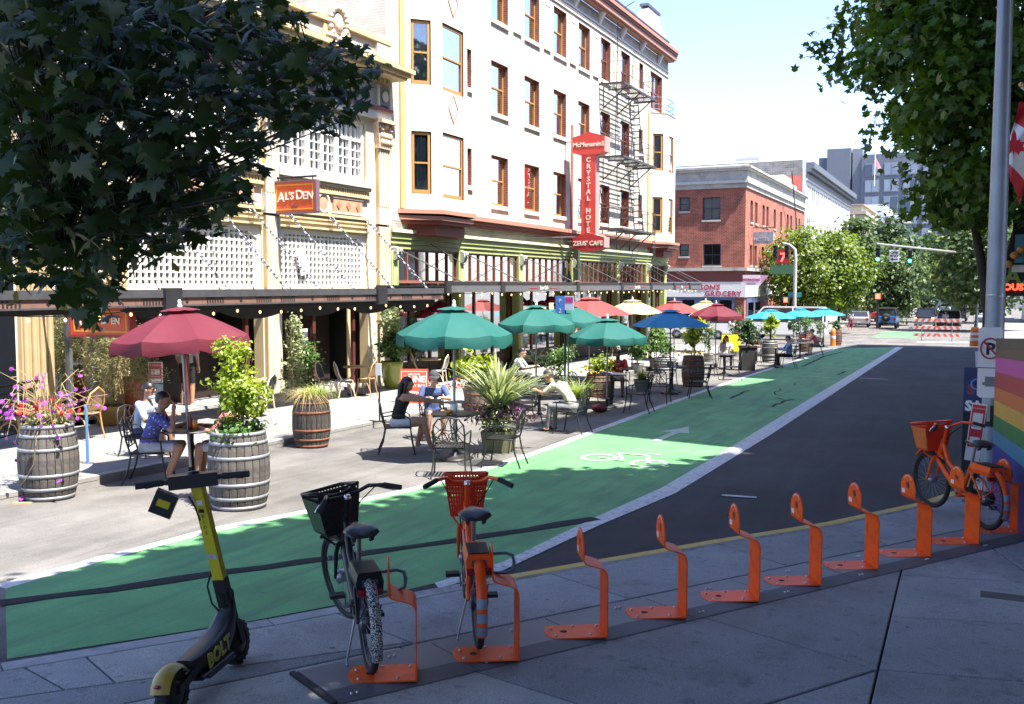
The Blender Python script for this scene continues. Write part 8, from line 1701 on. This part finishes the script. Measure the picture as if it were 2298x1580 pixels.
def car(label, cat, loc, rz, paint, kind='sedan', lit=False, group='vehicles in the street'):
    t = thing(cat.replace(' ','_'),label,cat,loc,rz,group); W2_ = .88; pm = paint
    if kind == 'sedan': L=4.5; body=[(0,.38),(.0,.85),(.15,.98),(.9,1.02),(3.3,.98),(4.2,.86),(4.5,.7),(4.5,.36)]; cab=[(.55,1.0),(1.15,1.42),(2.6,1.45),(3.35,1.0)]
    elif kind == 'suv': L=4.6; body=[(0,.42),(.0,1.05),(.2,1.1),(3.4,1.1),(4.4,1.0),(4.6,.8),(4.6,.42)]; cab=[(.08,1.08),(.35,1.68),(2.7,1.72),(3.45,1.08)]
    elif kind == 'van': L=5.4; body=[(0,.4),(.0,1.2),(4.6,1.2),(5.2,1.1),(5.4,.8),(5.4,.4)]; cab=[(.03,1.18),(.1,2.15),(3.9,2.2),(4.8,1.2)]
    elif kind == 'jeep': L=4.0; body=[(0,.55),(.0,1.12),(.1,1.15),(2.6,1.15),(3.9,1.08),(4.0,.6)]; cab=[(.04,1.14),(.1,1.82),(2.1,1.84),(2.55,1.14)]
    else: L=5.5; body=[(0,.55),(.0,1.08),(.1,1.1),(2.0,1.1),(4.4,1.12),(5.3,1.02),(5.5,.6)]; cab=[(1.7,1.1),(2.0,1.78),(3.5,1.8),(4.3,1.12)]
    b = MB(); n = len(body); xs = [(-W2_,0.),(-W2_+.06,.03),(W2_-.06,.03),(W2_,0.)]; vs = []
    for x,e in xs:
        for y,z in body: vs.append((x*(.97 if z > .9 else 1),y+e*(-1 if y < L/2 else 1),z+(e*.6 if z > .6 else -e)))
    b.add(vs,[(i*n+k,i*n+(k+1)%n,(i+1)*n+(k+1)%n,(i+1)*n+k) for i in range(3) for k in range(n)],0,False); b.add(vs[:n],[tuple(range(n))]); b.add(vs[-n:],[tuple(range(n))]); b.build('body',pm,t)
    Wt = W2_-.16; b = MB(); m = len(cab); v1 = [(-(W2_-.03) if z < 1.3 else -Wt,y,z) for y,z in cab]; v2 = [(-x,y,z) for x,y,z in v1]
    b.add(v1+v2,[(0,1,m+1,m),(1,2,m+2,m+1),(2,3,m+3,m+2),(0,3,2,1),(m,m+1,m+2,m+3)]); cb = b.build('cabin_glass',CGL,t)
    ys_, ye = cab[1][0], cab[2][0]; zt = (cab[1][1]+cab[2][1])/2; b = MB(); b.box(-Wt-.01,Wt+.01,ys_-.03,ye+.05,zt-.02,zt+.05)
    for s in (-1,1):
        for (y,z),(y2,z2) in ((cab[0],cab[1]),(cab[3],cab[2])): b.bar((s*(W2_-.03),y,z),(s*Wt,y2,z2),.09,.09)
        ym_ = (ys_+ye)/2; b.bar((s*(W2_-.03),ym_,cab[0][1]),(s*Wt,ym_,zt),.08,.06)
    b.build('roof',mat('jeep_black_top',(.03,.03,.035),.6) if kind == 'jeep' else pm,cb)
    if kind == 'pickup': b = MB(); b.box(-W2_+.12,W2_-.12,.1,1.65,1.101,1.112); b.build('cargo_bed',BLACKM,t)
    r = .42 if kind in ('jeep','pickup') else .33
    for y in (L*.19,L*.81):
        for s in (-1,1):
            T = Matrix.Translation((s*(W2_-.09),y,r))@Matrix.Rotation(math.pi/2,4,'Y'); b = MB(); b.lathe([(r*.6,-.11),(r*.95,-.11),(r,-.07),(r,.07),(r*.95,.11),(r*.6,.11)],18,(0,0,0),0,T); w = b.build('wheel',TYRE,t); b = MB(); b.lathe([(.001,-.105),(r*.6,-.09),(r*.6,.09),(.001,.105)],14,(0,0,0),0,T); b.build('rim',HUBM,w)
    zl = .78 if kind == 'sedan' else .92
    for s in (-1,1): b = MB(); b.box(s*.74-.11,s*.74+.11,-.045,-.034,zl-.09,zl+.12); b.build('tail_light',TLON if lit else TL,t)
    b = MB(); b.box(-.84,.84,-.12,.0,.40,.58); b.build('bumper',BLACKM if kind in ('jeep','suv') else (HUBM if kind == 'pickup' else pm),t); b = MB(); b.box(-.16,.16,-.135,-.122,.62 if kind != 'sedan' else .44,.75 if kind != 'sedan' else .57); b.build('number_plate',PLT,t)
    if kind == 'jeep':
        T = Matrix.Translation((0,-.2,1.02))@Matrix.Rotation(math.pi/2,4,'X'); b = MB(); b.lathe([(.16,-.12),(.34,-.12),(.38,-.06),(.38,.06),(.34,.12),(.16,.12)],20,(0,0,0),0,T); w = b.build('spare_wheel',TYRE,t); b = MB(); b.lathe([(.001,.10),(.2,.08),(.2,-.08)],14,(0,0,0),0,T); b.build('rim',HUBM,w)
    return t
def cp(px, py): v = grd(px,py,ROAD); return Vector((v.x,v.y,gz(v.y)+ROAD))
PB = lambda n,c: mat(n,c,.25,var=.04,coat=.6)
car('blue off-roader with a spare wheel on its tailgate','car',cp(1988,738),.0,PB('car_blue',(.02,.16,.42)),'jeep')
car('grey sedan behind the walker in red trousers','car',cp(1927,735),.05,PB('car_grey',(.28,.27,.26)),'sedan')
car('black pickup with lit brake lights behind the barricade','pickup truck',cp(2073,738),-.06,PB('car_black',(.012,.012,.015)),'pickup',True)
car('red hatchback past the grey sedan','car',cp(1947,723),.03,PB('car_red',(.42,.02,.04)),'suv')
car('white car beyond the red hatchback','car',cp(1962,717),.03,PB('car_white',(.72,.72,.72)),'sedan')
car('silver-white people carrier beyond the blue off-roader','car',cp(2024,708),-.02,PB('car_silver',(.55,.55,.57)),'suv')
car('white car parked beyond the black pickup','car',cp(2044,705),-.02,PB('car_white',(.72,.72,.72)),'sedan')
car('dark car far ahead in the middle lane','car',cp(2086,703),-.02,PB('car_navy',(.02,.03,.07)),'sedan')
car('dark parked car under the right-hand trees','car',cp(2128,742),-.02,PB('car_black',(.012,.012,.015)),'suv')
car('navy van further along the right kerb','van',cp(2150,722),-.02,PB('car_navy',(.02,.03,.07)),'van')
car('pale car far along the right kerb','car',cp(2118,712),-.02,PB('car_pale',(.45,.47,.5)),'sedan')
car('dark roofed car half hidden at the left kerb beyond the crossing','car',cp(1905,722),.03,PB('car_black',(.012,.012,.015)),'suv')
car('white van standing across the side street behind the terrace end','van',Vector((-8.8,67.5,gz(67.5)+ROAD)),math.pi/2,PB('car_white',(.72,.72,.72)),'van')
car('white car behind the turquoise umbrellas','car',Vector((-14.5,66.0,gz(66)+ROAD)),math.pi/2,PB('car_white',(.72,.72,.72)),'suv')
p = grd(1868,750,ROAD); o = thing('delineator_drum','orange and white channelizing drum by the farthest barrel','traffic drum',(ony(1868,715,60).x,60.5,gz(60.5)+ROAD)); b = MB(); b.lathe([(.17,0),(.15,.3),(.14,.8),(.12,1.0),(.001,1.02)],14); b.build('drum_body',MATS['safety_orange'],o); b = MB(); b.lathe([(.152,.45),(.150,.60)],14); b.build('white_band',PAPER,o)
for px,py,y,l in ((2190,690,62,'white and orange drum partly behind the grey pole'),): pp = ony(px,py,y); o = thing('traffic_drum',l,'traffic drum',(pp.x,y,gz(y)+WALK)); b = MB(); b.lathe([(.28,0),(.26,.3),(.24,.9),(.2,1.1),(.001,1.12)],14); b.build('drum_body',MATS['safety_orange'],o); b = MB(); b.lathe([(.268,.35),(.262,.5)],14); b.lathe([(.254,.65),(.25,.8)],14); b.build('white_band',PAPER,o)
o = thing('orange_line_cable','orange cable lying on the plaza at the right edge','cable',S2(2285,1168)); b = MB(); b.tube([(0,0,.01),(.3,-.02,.01),(.8,.05,.01)],.012,6); b.build('cable',ORNG,o)
SK = [mat('skin_tan',(.36,.19,.12),.55,var=.06,scale=12),mat('skin_light',(.50,.30,.21),.55,var=.06,scale=12),mat('skin_brown',(.20,.10,.06),.55,var=.06,scale=12)]
HAIRB = mat('black_hair',(.012,.010,.010),.4,var=.3,scale=30); HAIRR = mat('auburn_hair',(.12,.05,.025),.45,var=.3,scale=30); HAIRG = mat('short_dark_grey_hair',(.05,.045,.042),.5,var=.3,scale=30)
def shirt_print():
    m = mat('blue_bird_print_shirt',(.065,.085,.34),.8,var=.08); nt = m.node_tree; b = nt.nodes['Principled BSDF']; v = nt.nodes.new('ShaderNodeTexVoronoi'); v.inputs['Scale'].default_value = 17; v.inputs['Randomness'].default_value = .6; tc = nt.nodes.new('ShaderNodeTexCoord'); mp = nt.nodes.new('ShaderNodeMapping'); mp.inputs['Scale'].default_value = (1.,1.,1.7); mp.inputs['Rotation'].default_value = (.5,.4,0)
    L = nt.links.new; L(tc.outputs['Object'],mp.inputs[0]); L(mp.outputs[0],v.inputs['Vector']); r = nt.nodes.new('ShaderNodeMapRange'); r.inputs[1].default_value = .20; r.inputs[2].default_value = .27; r.inputs[3].default_value = 1; r.inputs[4].default_value = 0; L(v.outputs['Distance'],r.inputs[0])
    mx = nt.nodes.new('ShaderNodeMix'); mx.data_type = 'RGBA'; src = b.inputs['Base Color'].links[0].from_socket; L(r.outputs[0],mx.inputs[0]); L(src,mx.inputs[6]); mx.inputs[7].default_value = (.55,.58,.72,1); L(mx.outputs[2],b.inputs['Base Color']); return m
def fab(n,c): return mat(n,c,.85,var=.10,scale=7,bump=1.,bscale=15)
def person(label, loc, rz, shirt, pants, shoes, skin=0, sleeve=.55, leg=.5, hair=HAIRB, hstyle='short', sit=True, lean=.08, J=None, cap=None, beard=None, female=False, s=1., vox=.014, look=0., headtilt=0., mask=False, glasses=False):
    t = thing('person',label,'person',loc,rz,None,s); w = .165 if female else .185
    zs = .50 if sit else .93; l = lean
    D = dict(pel=(0,-.04,zs),bel=(0,-.05+l*.35,zs+.17),che=(0,-.05+l*.85,zs+.36),neck=(0,-.04+l*1.15,zs+.50),
             shL=(-w,-.04+l,zs+.44),shR=(w,-.04+l,zs+.44),elL=(-w-.07,.12+l,zs+.22),elR=(w+.07,.12+l,zs+.22),wrL=(-.13,.36+l,zs+.27),wrR=(.13,.36+l,zs+.27))
    if sit: D.update(hiL=(-.095,-.02,zs-.01),hiR=(.095,-.02,zs-.01),knL=(-.13,.40,zs+.01),knR=(.13,.40,zs+.01),anL=(-.13,.36,.09),anR=(.13,.36,.09))
    else: D.update(hiL=(-.095,0,zs-.04),hiR=(.095,0,zs-.04),knL=(-.10,.03,.49),knR=(.10,.03,.49),anL=(-.11,-.02,.09),anR=(.11,-.02,.09),elL=(-w-.05,.0,zs+.17),elR=(w+.05,.0,zs+.17),wrL=(-w-.02,.12,zs-.04),wrR=(w+.02,.12,zs-.04))
    if J: D.update(J)
    D = {k:Vector(v) for k,v in D.items()}
    hd = D['neck']+Vector((0,.035+headtilt*.09,.145-abs(headtilt)*.02)); HM = Matrix.Translation(hd)@Matrix.Rotation(look,4,'Z')@Matrix.Rotation(-headtilt,4,'X')
    b = MB(); regs = []                                             # regs: capsules (a, b, material index or rule)
    def seg(a, c, ra, rb, reg, mid=None, flat=1.):
        a, c = Vector(a), Vector(c); pts = [a+(c-a)*f for f in (0,.25,.5,.75,1)]; rr = [ra+(rb-ra)*f for f in (0,.25,.5,.75,1)]
        if mid: rr[1] *= mid; rr[2] *= mid
        b.tube(pts,rr,12); 
        for p_, r_ in ((a,ra),(c,rb)): b.ell(p_,(r_*.99,)*3,10,6)
        regs.append((a,c,reg))
    T = .012 if shirt else 0
    def torso(a, c, wa, da, wb, db):
        vs = []; n = 14
        for f in (0,.33,.66,1):
            p = a.lerp(c,f); ww = wa+(wb-wa)*f; dd = da+(db-da)*f
            for k in range(n): an = 2*math.pi*k/n; vs.append(p+Vector((ww*math.cos(an),dd*math.sin(an),0)))
        b.add(vs,[(i*n+k,i*n+(k+1)%n,(i+1)*n+(k+1)%n,(i+1)*n+k) for i in range(3) for k in range(n)]+[tuple(reversed(range(n))),tuple(range(3*n,4*n))])
    hw = .165 if female else .16
    torso(D['pel']-Vector((0,0,.08)),D['bel'],hw,.125,.135 if female else .155,.115); b.ell(D['pel'],(hw+.01,.13,.10),12,8); torso(D['bel'],D['che'],.135 if female else .155,.115,w-.005,.12); b.ell(D['che'],(w,.125,.13),12,8); torso(D['che'],D['neck']-Vector((0,0,.03)),w,.115,.075,.07)
    regs.append((D['pel']-Vector((0,0,.03)),D['pel']-Vector((0,0,.01)),1)); regs.append((D['bel']-Vector((0,0,.06)),D['che'],2)); regs.append((D['che'],D['neck']-Vector((0,0,.07)),2))
    seg(D['neck']-Vector((0,0,.03)),hd-Vector((0,.01,.03)),.056,.052,0)
    for S in 'LR':
        seg(D['sh'+S],D['el'+S],.058+T*.6,.044+T*.3,('slv',sleeve)); seg(D['el'+S],D['wr'+S],.042,.028,('slv2',sleeve)); seg(D['hi'+S],D['kn'+S],.085,.062,('leg',leg)); seg(D['kn'+S],D['an'+S],.058,.040,('leg2',leg),1.08)
        an = D['an'+S]; fd = Vector((0,1,0)); b.ell(an+Vector((0,.07,-.045)),(.045,.125,.042),10,6); regs.append((an+Vector((0,-.03,-.05)),an+Vector((0,.17,-.05)),3))
        wv = D['wr'+S]; d = (wv-D['el'+S]).normalized(); sd = Vector((1,0,0)) if S == 'L' else Vector((-1,0,0)); sd = (sd-d*sd.dot(d)).normalized(); nz = d.cross(sd).normalized(); nz = -nz if nz.z > 0 else nz
        pc = wv+d*.05; b.tube([wv,pc,wv+d*.095],[.028,.036,.034],10,flat=.6)
        for k,ln in enumerate((.062,.075,.07,.055)):
            o = wv+d*.09+sd*(.030-.020*k); b.tube([o,o+d*ln*.5+nz*.004,o+d*ln*.85+nz*.022,o+d*ln*.95+nz*.04],[.0115,.0105,.0095,.008],7)
        o = wv+d*.035+sd*.026; b.tube([o,o+sd*.03+d*.025,o+sd*.038+d*.06+nz*.012],[.014,.012,.009],7); regs.append((wv,wv+d*.16,0))
    HT_ = lambda v: HM@Vector(v)
    b.ell((0,0,.02),(.078,.098,.105),14,10,T=HM); b.ell((0,.022,-.055),(.056,.070,.068),12,8,T=HM); b.tube([HT_((0,.088,.03)),HT_((0,.112,-.012)),HT_((0,.098,-.022))],[.011,.016,.012],7)
    for sx in (-1,1): b.ell((sx*.080,-.002,.0),(.014,.024,.033),8,6,T=HM); b.ell((sx*.033,.086,.032),(.022,.012,.009),8,5,T=HM)
    b.ell((0,.090,-.062),(.024,.012,.010),8,5,T=HM); regs.append((HT_((0,0,-.06)),HT_((0,0,.06)),0))
    me = b.mesh('body',[SK[0]]); to = bpy.data.objects.new('body',me); COL.objects.link(to)
    md = to.modifiers.new('r','REMESH'); md.mode = 'VOXEL'; md.voxel_size = vox; sm = to.modifiers.new('s','SMOOTH'); sm.iterations = 2 if vox < .016 else 1; sm.factor = .45
    dg = bpy.context.evaluated_depsgraph_get(); nm = bpy.data.meshes.new_from_object(to.evaluated_get(dg)); bpy.data.objects.remove(to); nm.name = 'body'
    nm.materials.clear()
    for m in (SK[skin],pants,shirt,shoes,beard or SK[skin]): nm.materials.append(m)
    C = np.empty(len(nm.polygons)*3); nm.polygons.foreach_get('center',C); C = C.reshape(-1,3); best = np.full(len(C),9.); reg = np.zeros(len(C),int)
    for a, c, r_ in regs:
        a_, d_ = np.array(a), np.array(c-a); L2 = max(1e-6,d_@d_); tt = np.clip(((C-a_)@d_)/L2,0,1); q = np.linalg.norm(C-a_-tt[:,None]*d_,axis=1)
        if r_ in (1,2): q = q-.085
        elif isinstance(r_,tuple) and r_[0].startswith('leg'): q = q-.03
        if isinstance(r_,tuple):
            k, f = r_
            v = np.where(tt < f/.5,2,0) if k == 'slv' and f < .5 else np.full(len(C),2 if f >= .5 else 0) if k == 'slv' else np.where(tt < (f-.5)/.5,2,0) if k == 'slv2' else np.where(tt < f/.5,1,0) if k == 'leg' else np.where(tt < (f-.5)/.5,1,0)
        else: v = np.full(len(C),r_)
        if r_ == 0 and c.z > D['neck'].z-.02 and abs(c.x) < .12: q = q-(.085 if L2 > .012 else .05)
        k = q < best; best = np.where(k,q,best); reg = np.where(k,v,reg)
    if beard:
        Hc = np.array(HM.inverted()); P = np.c_[C,np.ones(len(C))]@Hc.T; reg = np.where((P[:,2] < -.035)&(P[:,2] > -.14)&(P[:,1] > .015)&(np.abs(P[:,0]) < .085)&(reg == 0),4,reg)
    if sleeve < .05:                                                # strappy top: bare shoulders
        zc = D['neck'].z; k = (C[:,2] > zc-.10)&(reg == 2)&(np.abs(np.abs(C[:,0])-.09) > .022); reg = np.where(k,0,reg)
    nm.polygons.foreach_set('material_index',reg.astype(np.int32)); nm.polygons.foreach_set('use_smooth',np.ones(len(reg),bool)); nm.update(); link('body',nm,t)
    if hair and hstyle != 'none':
        b = MB(); n, k = 16, 8; vs = []; fs = []
        for i in range(k+1):
            th = math.pi*.56*i/k
            for j in range(n):
                a = 2*math.pi*j/n; back = max(0,-math.sin(a)); tz = th*(1+.28*back) if math.sin(a) < .3 else th*.80
                r_ = (.086,.107,.112); wob = 1+.02*math.sin(5*a+3*i); vs.append(HT_((r_[0]*wob*math.sin(tz)*math.cos(a),-.006+r_[1]*wob*math.sin(tz)*math.sin(a),.022+r_[2]*math.cos(tz))))
        fs = [(i*n+j,i*n+(j+1)%n,(i+1)*n+(j+1)%n,(i+1)*n+j) for i in range(k) for j in range(n)]; b.add(vs,fs,0,True)
        if hstyle == 'long':
            for x in (-.06,-.03,0,.03,.06): b.tube([HT_((x,-.085,.02)),HT_((x*1.3,-.115,-.08)),HT_((x*1.35,-.12,-.20)),HT_((x*1.1,-.10,-.33)),HT_((x*.7,-.09,-.42))],[.035,.040,.040,.032,.010],8)
            for sx in (-1,1): b.tube([HT_((sx*.07,.03,.06)),HT_((sx*.088,-.03,-.05)),HT_((sx*.085,-.05,-.18))],[.02,.026,.015],8)
        if hstyle == 'bun': b.ell((0,-.10,.07),(.05,.05,.05),10,7,T=HM)
        b.build('hair',hair,t)
    if cap:
        b = MB(); n, k = 16, 6; vs = []
        for i in range(k+1):
            th = math.pi*.5*i/k
            for j in range(n): a = 2*math.pi*j/n; vs.append(HT_((.093*math.sin(th)*math.cos(a),-.004+.114*math.sin(th)*math.sin(a),.045+.098*math.cos(th))))
        b.add(vs,[(i*n+j,i*n+(j+1)%n,(i+1)*n+(j+1)%n,(i+1)*n+j) for i in range(k) for j in range(n)],0,True); c_ = b.build('cap',cap,t); b = MB(); vs = []
        for i in range(9):
            a = math.radians(25+130*i/8); vs += [HT_((.092*math.cos(a),.112*math.sin(a),.048)),HT_((.105*math.cos(a),.112*math.sin(a)+.085*math.sin(a)**1.5,.030)),HT_((.105*math.cos(a),.112*math.sin(a)+.084*math.sin(a)**1.5,.024)),HT_((.092*math.cos(a),.110*math.sin(a),.040))]
        b.add(vs,[(4*i+q,4*i+4+q,4*i+4+(q+1)%4,4*i+(q+1)%4) for i in range(8) for q in range(4)],0,True); b.build('brim',cap,c_)
    if glasses: b = MB(); b.box(-.062,-.006,.094,.104,.004,.036,0,HM); b.box(.006,.062,.094,.104,.004,.036,0,HM); b.box(-.006,.006,.098,.103,.022,.03,0,HM); b.box(-.083,-.078,-.01,.1,.02,.028,0,HM); b.box(.078,.083,-.01,.1,.02,.028,0,HM); b.build('sunglasses',BLACK,t)
    if mask: b = MB(); b.ell((0,.045,-.105),(.058,.06,.035),10,6,T=HM); b.build('face_mask',mat('pale_blue_mask',(.45,.55,.62),.8),t)
    return t
DEN = fab('blue_tee',(.055,.085,.19)); PALEB = fab('pale_blue_tee',(.33,.40,.52)); SHORTW = fab('pale_shorts',(.42,.44,.50)); NAVYS = fab('navy_shorts',(.03,.035,.07)); BLKC = fab('black_cotton',(.012,.012,.014)); WHT = fab('white_cotton',(.62,.63,.66)); CRM = fab('cream_tee',(.48,.45,.34)); GRYP = fab('grey_trousers',(.16,.16,.165)); RED_ = fab('red_polo',(.42,.02,.025)); PNK = fab('washed_red_shirt',(.48,.13,.15)); KHA = fab('khaki_shorts',(.20,.17,.12)); SHOE = mat('grey_trainers',(.22,.22,.23),.6,var=.3,scale=20); SHOEB = mat('black_trainers',(.015,.015,.016),.6)
REDP = fab('crimson_trousers',(.35,.03,.09)); BLUS = fab('blue_striped_sleeve',(.22,.30,.50)); GCAP = fab('grey_cap',(.045,.045,.05)); BCAP = fab('dark_cap',(.02,.025,.03)); WHAT = fab('white_hat',(.7,.68,.66))
person('man in a dark blue shirt printed with white birds, resting his chin on his hand',R2(340,1083),face(1,.15),shirt_print(),SHORTW,SHOEB,0,.42,.42,HAIRB,'short',True,.16,dict(elR=(.25,.34,.76),wrR=(.13,.34,1.0),wrL=(-.16,.46,.80),elL=(-.25,.22,.72),anL=(-.12,.20,.09),anR=(.13,.24,.09)),vox=.012,look=-.2)
person('man in a pale blue T-shirt with sunglasses and a mask under his chin',R2(324,1041),face(1,-.25),PALEB,NAVYS,SHOEB,0,.42,.42,HAIRB,'short',True,.10,vox=.013,look=.1,glasses=True,mask=True)
person('person mostly hidden behind the lime shrub, bare legs under the table',R2(521,1080),face(-1,.1),PNK,SHORTW,SHOEB,0,.4,.42,HAIRR,'short',True,.05,dict(knL=(-.12,.42,.5),knR=(.12,.42,.5),anL=(-.12,.45,.09),anR=(.12,.48,.09)))
person('woman in a black sleeveless top with long dark hair, leaning on the table',R2(897,1014),face(1,.12),BLKC,fab('white_shorts',(.55,.55,.58)),mat('white_trainers',(.55,.55,.56),.6),0,0.,.26,HAIRB,'long',True,.12,dict(elR=(.20,.40,.90),wrR=(.05,.62,.86),elL=(-.2,.36,.88),wrL=(-.02,.6,.84),anR=(.10,.52,.09),anL=(-.10,.30,.12),knL=(-.10,.42,.52)),female=True,vox=.012,look=-.1)
person('man in a dark grey cap and blue T-shirt behind the table',R2(972,984),face(.25,-1),DEN,NAVYS,SHOE,1,.42,.42,HAIRG,'short',True,.10,dict(elL=(-.27,.2,.76),wrL=(-.1,.42,.80),elR=(.27,.16,.74),wrR=(.16,.40,.80)),cap=GCAP,glasses=True,vox=.012,headtilt=.15)
person('man in a cream T-shirt and grey trousers bending forward over his table',R2(1283,970),face(-.92,.40),CRM,GRYP,SHOEB,0,.42,1.,HAIRG,'short',True,.34,dict(neck=(0,.40,.96),shL=(-.18,.32,.92),shR=(.18,.32,.92),elL=(-.22,.52,.76),elR=(.22,.52,.76),wrL=(-.08,.72,.80),wrR=(.08,.72,.80),bel=(0,.06,.70),che=(0,.20,.86),anL=(-.13,.46,.09),anR=(.14,.40,.09)),vox=.012,headtilt=.55)
person('bearded man in a red polo shirt facing the camera at his table',R2(1386,888),face(-.12,-1),RED_,WHT,SHOEB,2,.45,.45,HAIRB,'short',True,.08,dict(wrR=(.04,.30,.86),elR=(.25,.1,.76)),beard=HAIRB,vox=.014,headtilt=.2)
person('server seen from behind in a pale shirt and black shorts, standing in the doorway',W2(422,912),face(.1,1),fab('pale_grey_shirt',(.42,.42,.41)),BLKC,SHOEB,0,.45,.46,HAIRB,'short',False,.03,vox=.015)
person('long-haired woman in a white top sitting near the yellow sheet',R2(1628,826),face(0,-1),WHT,BLKC,SHOEB,1,.45,1.,HAIRR,'long',True,.06,female=True,vox=.017)
person('man in a black T-shirt behind the dark square planter',R2(1690,815),face(-.3,-1),BLKC,BLKC,SHOEB,0,.45,1.,HAIRB,'short',True,.05,vox=.017)
person('person in dark vest and blue sleeves sitting in profile by the pale barrel',R2(1768,826),face(-1,.1),BLUS,BLKC,SHOEB,1,1.,1.,HAIRB,'short',True,.02,female=True,vox=.017)
person('man in a washed-red shirt and dark cap leaning over the far table',R2(1832,797),face(-1,.25),PNK,KHA,SHOEB,1,.45,.45,HAIRG,'short',True,.2,cap=BCAP,vox=.017)
person('person in a white hat and white shirt at the far table',R2(1803,787),face(.3,-1),WHT,BLKC,SHOEB,1,.5,1.,HAIRG,'short',True,.08,cap=WHAT,vox=.018)
person('person in a white and grey shirt between the green umbrella poles',R2(1152,884),face(1,-.2),fab('grey_white_shirt',(.45,.46,.50)),BLKC,SHOEB,1,.45,1.,HAIRB,'short',True,.22,vox=.016)
person('pedestrian in crimson trousers crossing the road in front of the grey car',cp(1908,740),face(.5,1),fab('blue_grey_shirt',(.32,.36,.45)),REDP,SHOE,1,.5,1.,HAIRB,'short',False,.03,dict(anR=(.10,.22,.09),knR=(.1,.2,.5),anL=(-.1,-.24,.1)),vox=.02)
person('person in a checked shirt standing beyond the barricade',cp(2121,742),face(-.1,-1),fab('pale_checked_shirt',(.55,.50,.50)),KHA,SHOE,1,.5,.45,HAIRG,'short',False,.03,vox=.02)
o = thing('black_backpack','black bag on the table edge in front of the leaning man','bag',onT(1222,940)+CR_*.1); b = MB(); b.ell((0,0,.12),(.13,.10,.14),12,8); b.build('bag_body',BLKC,o); b = MB(); b.tube([(-.05,-.1,.2),(0,-.13,.26),(.05,-.1,.2)],.012,6); b.build('strap',BLKC,o)
o = thing('shoulder_bag','dark red bag on the ground under the table of the man in red','bag',R2(1345,925)); b = MB(); b.ell((0,0,.09),(.2,.11,.10),12,8); b.build('bag_body',mat('dark_red_cloth',(.12,.02,.025),.8,var=.3),o); b = MB(); b.tube([(-.15,0,.14),(0,0,.24),(.15,0,.14)],.012,6); b.build('strap',BLKC,o)
bpy.context.view_layer.update()
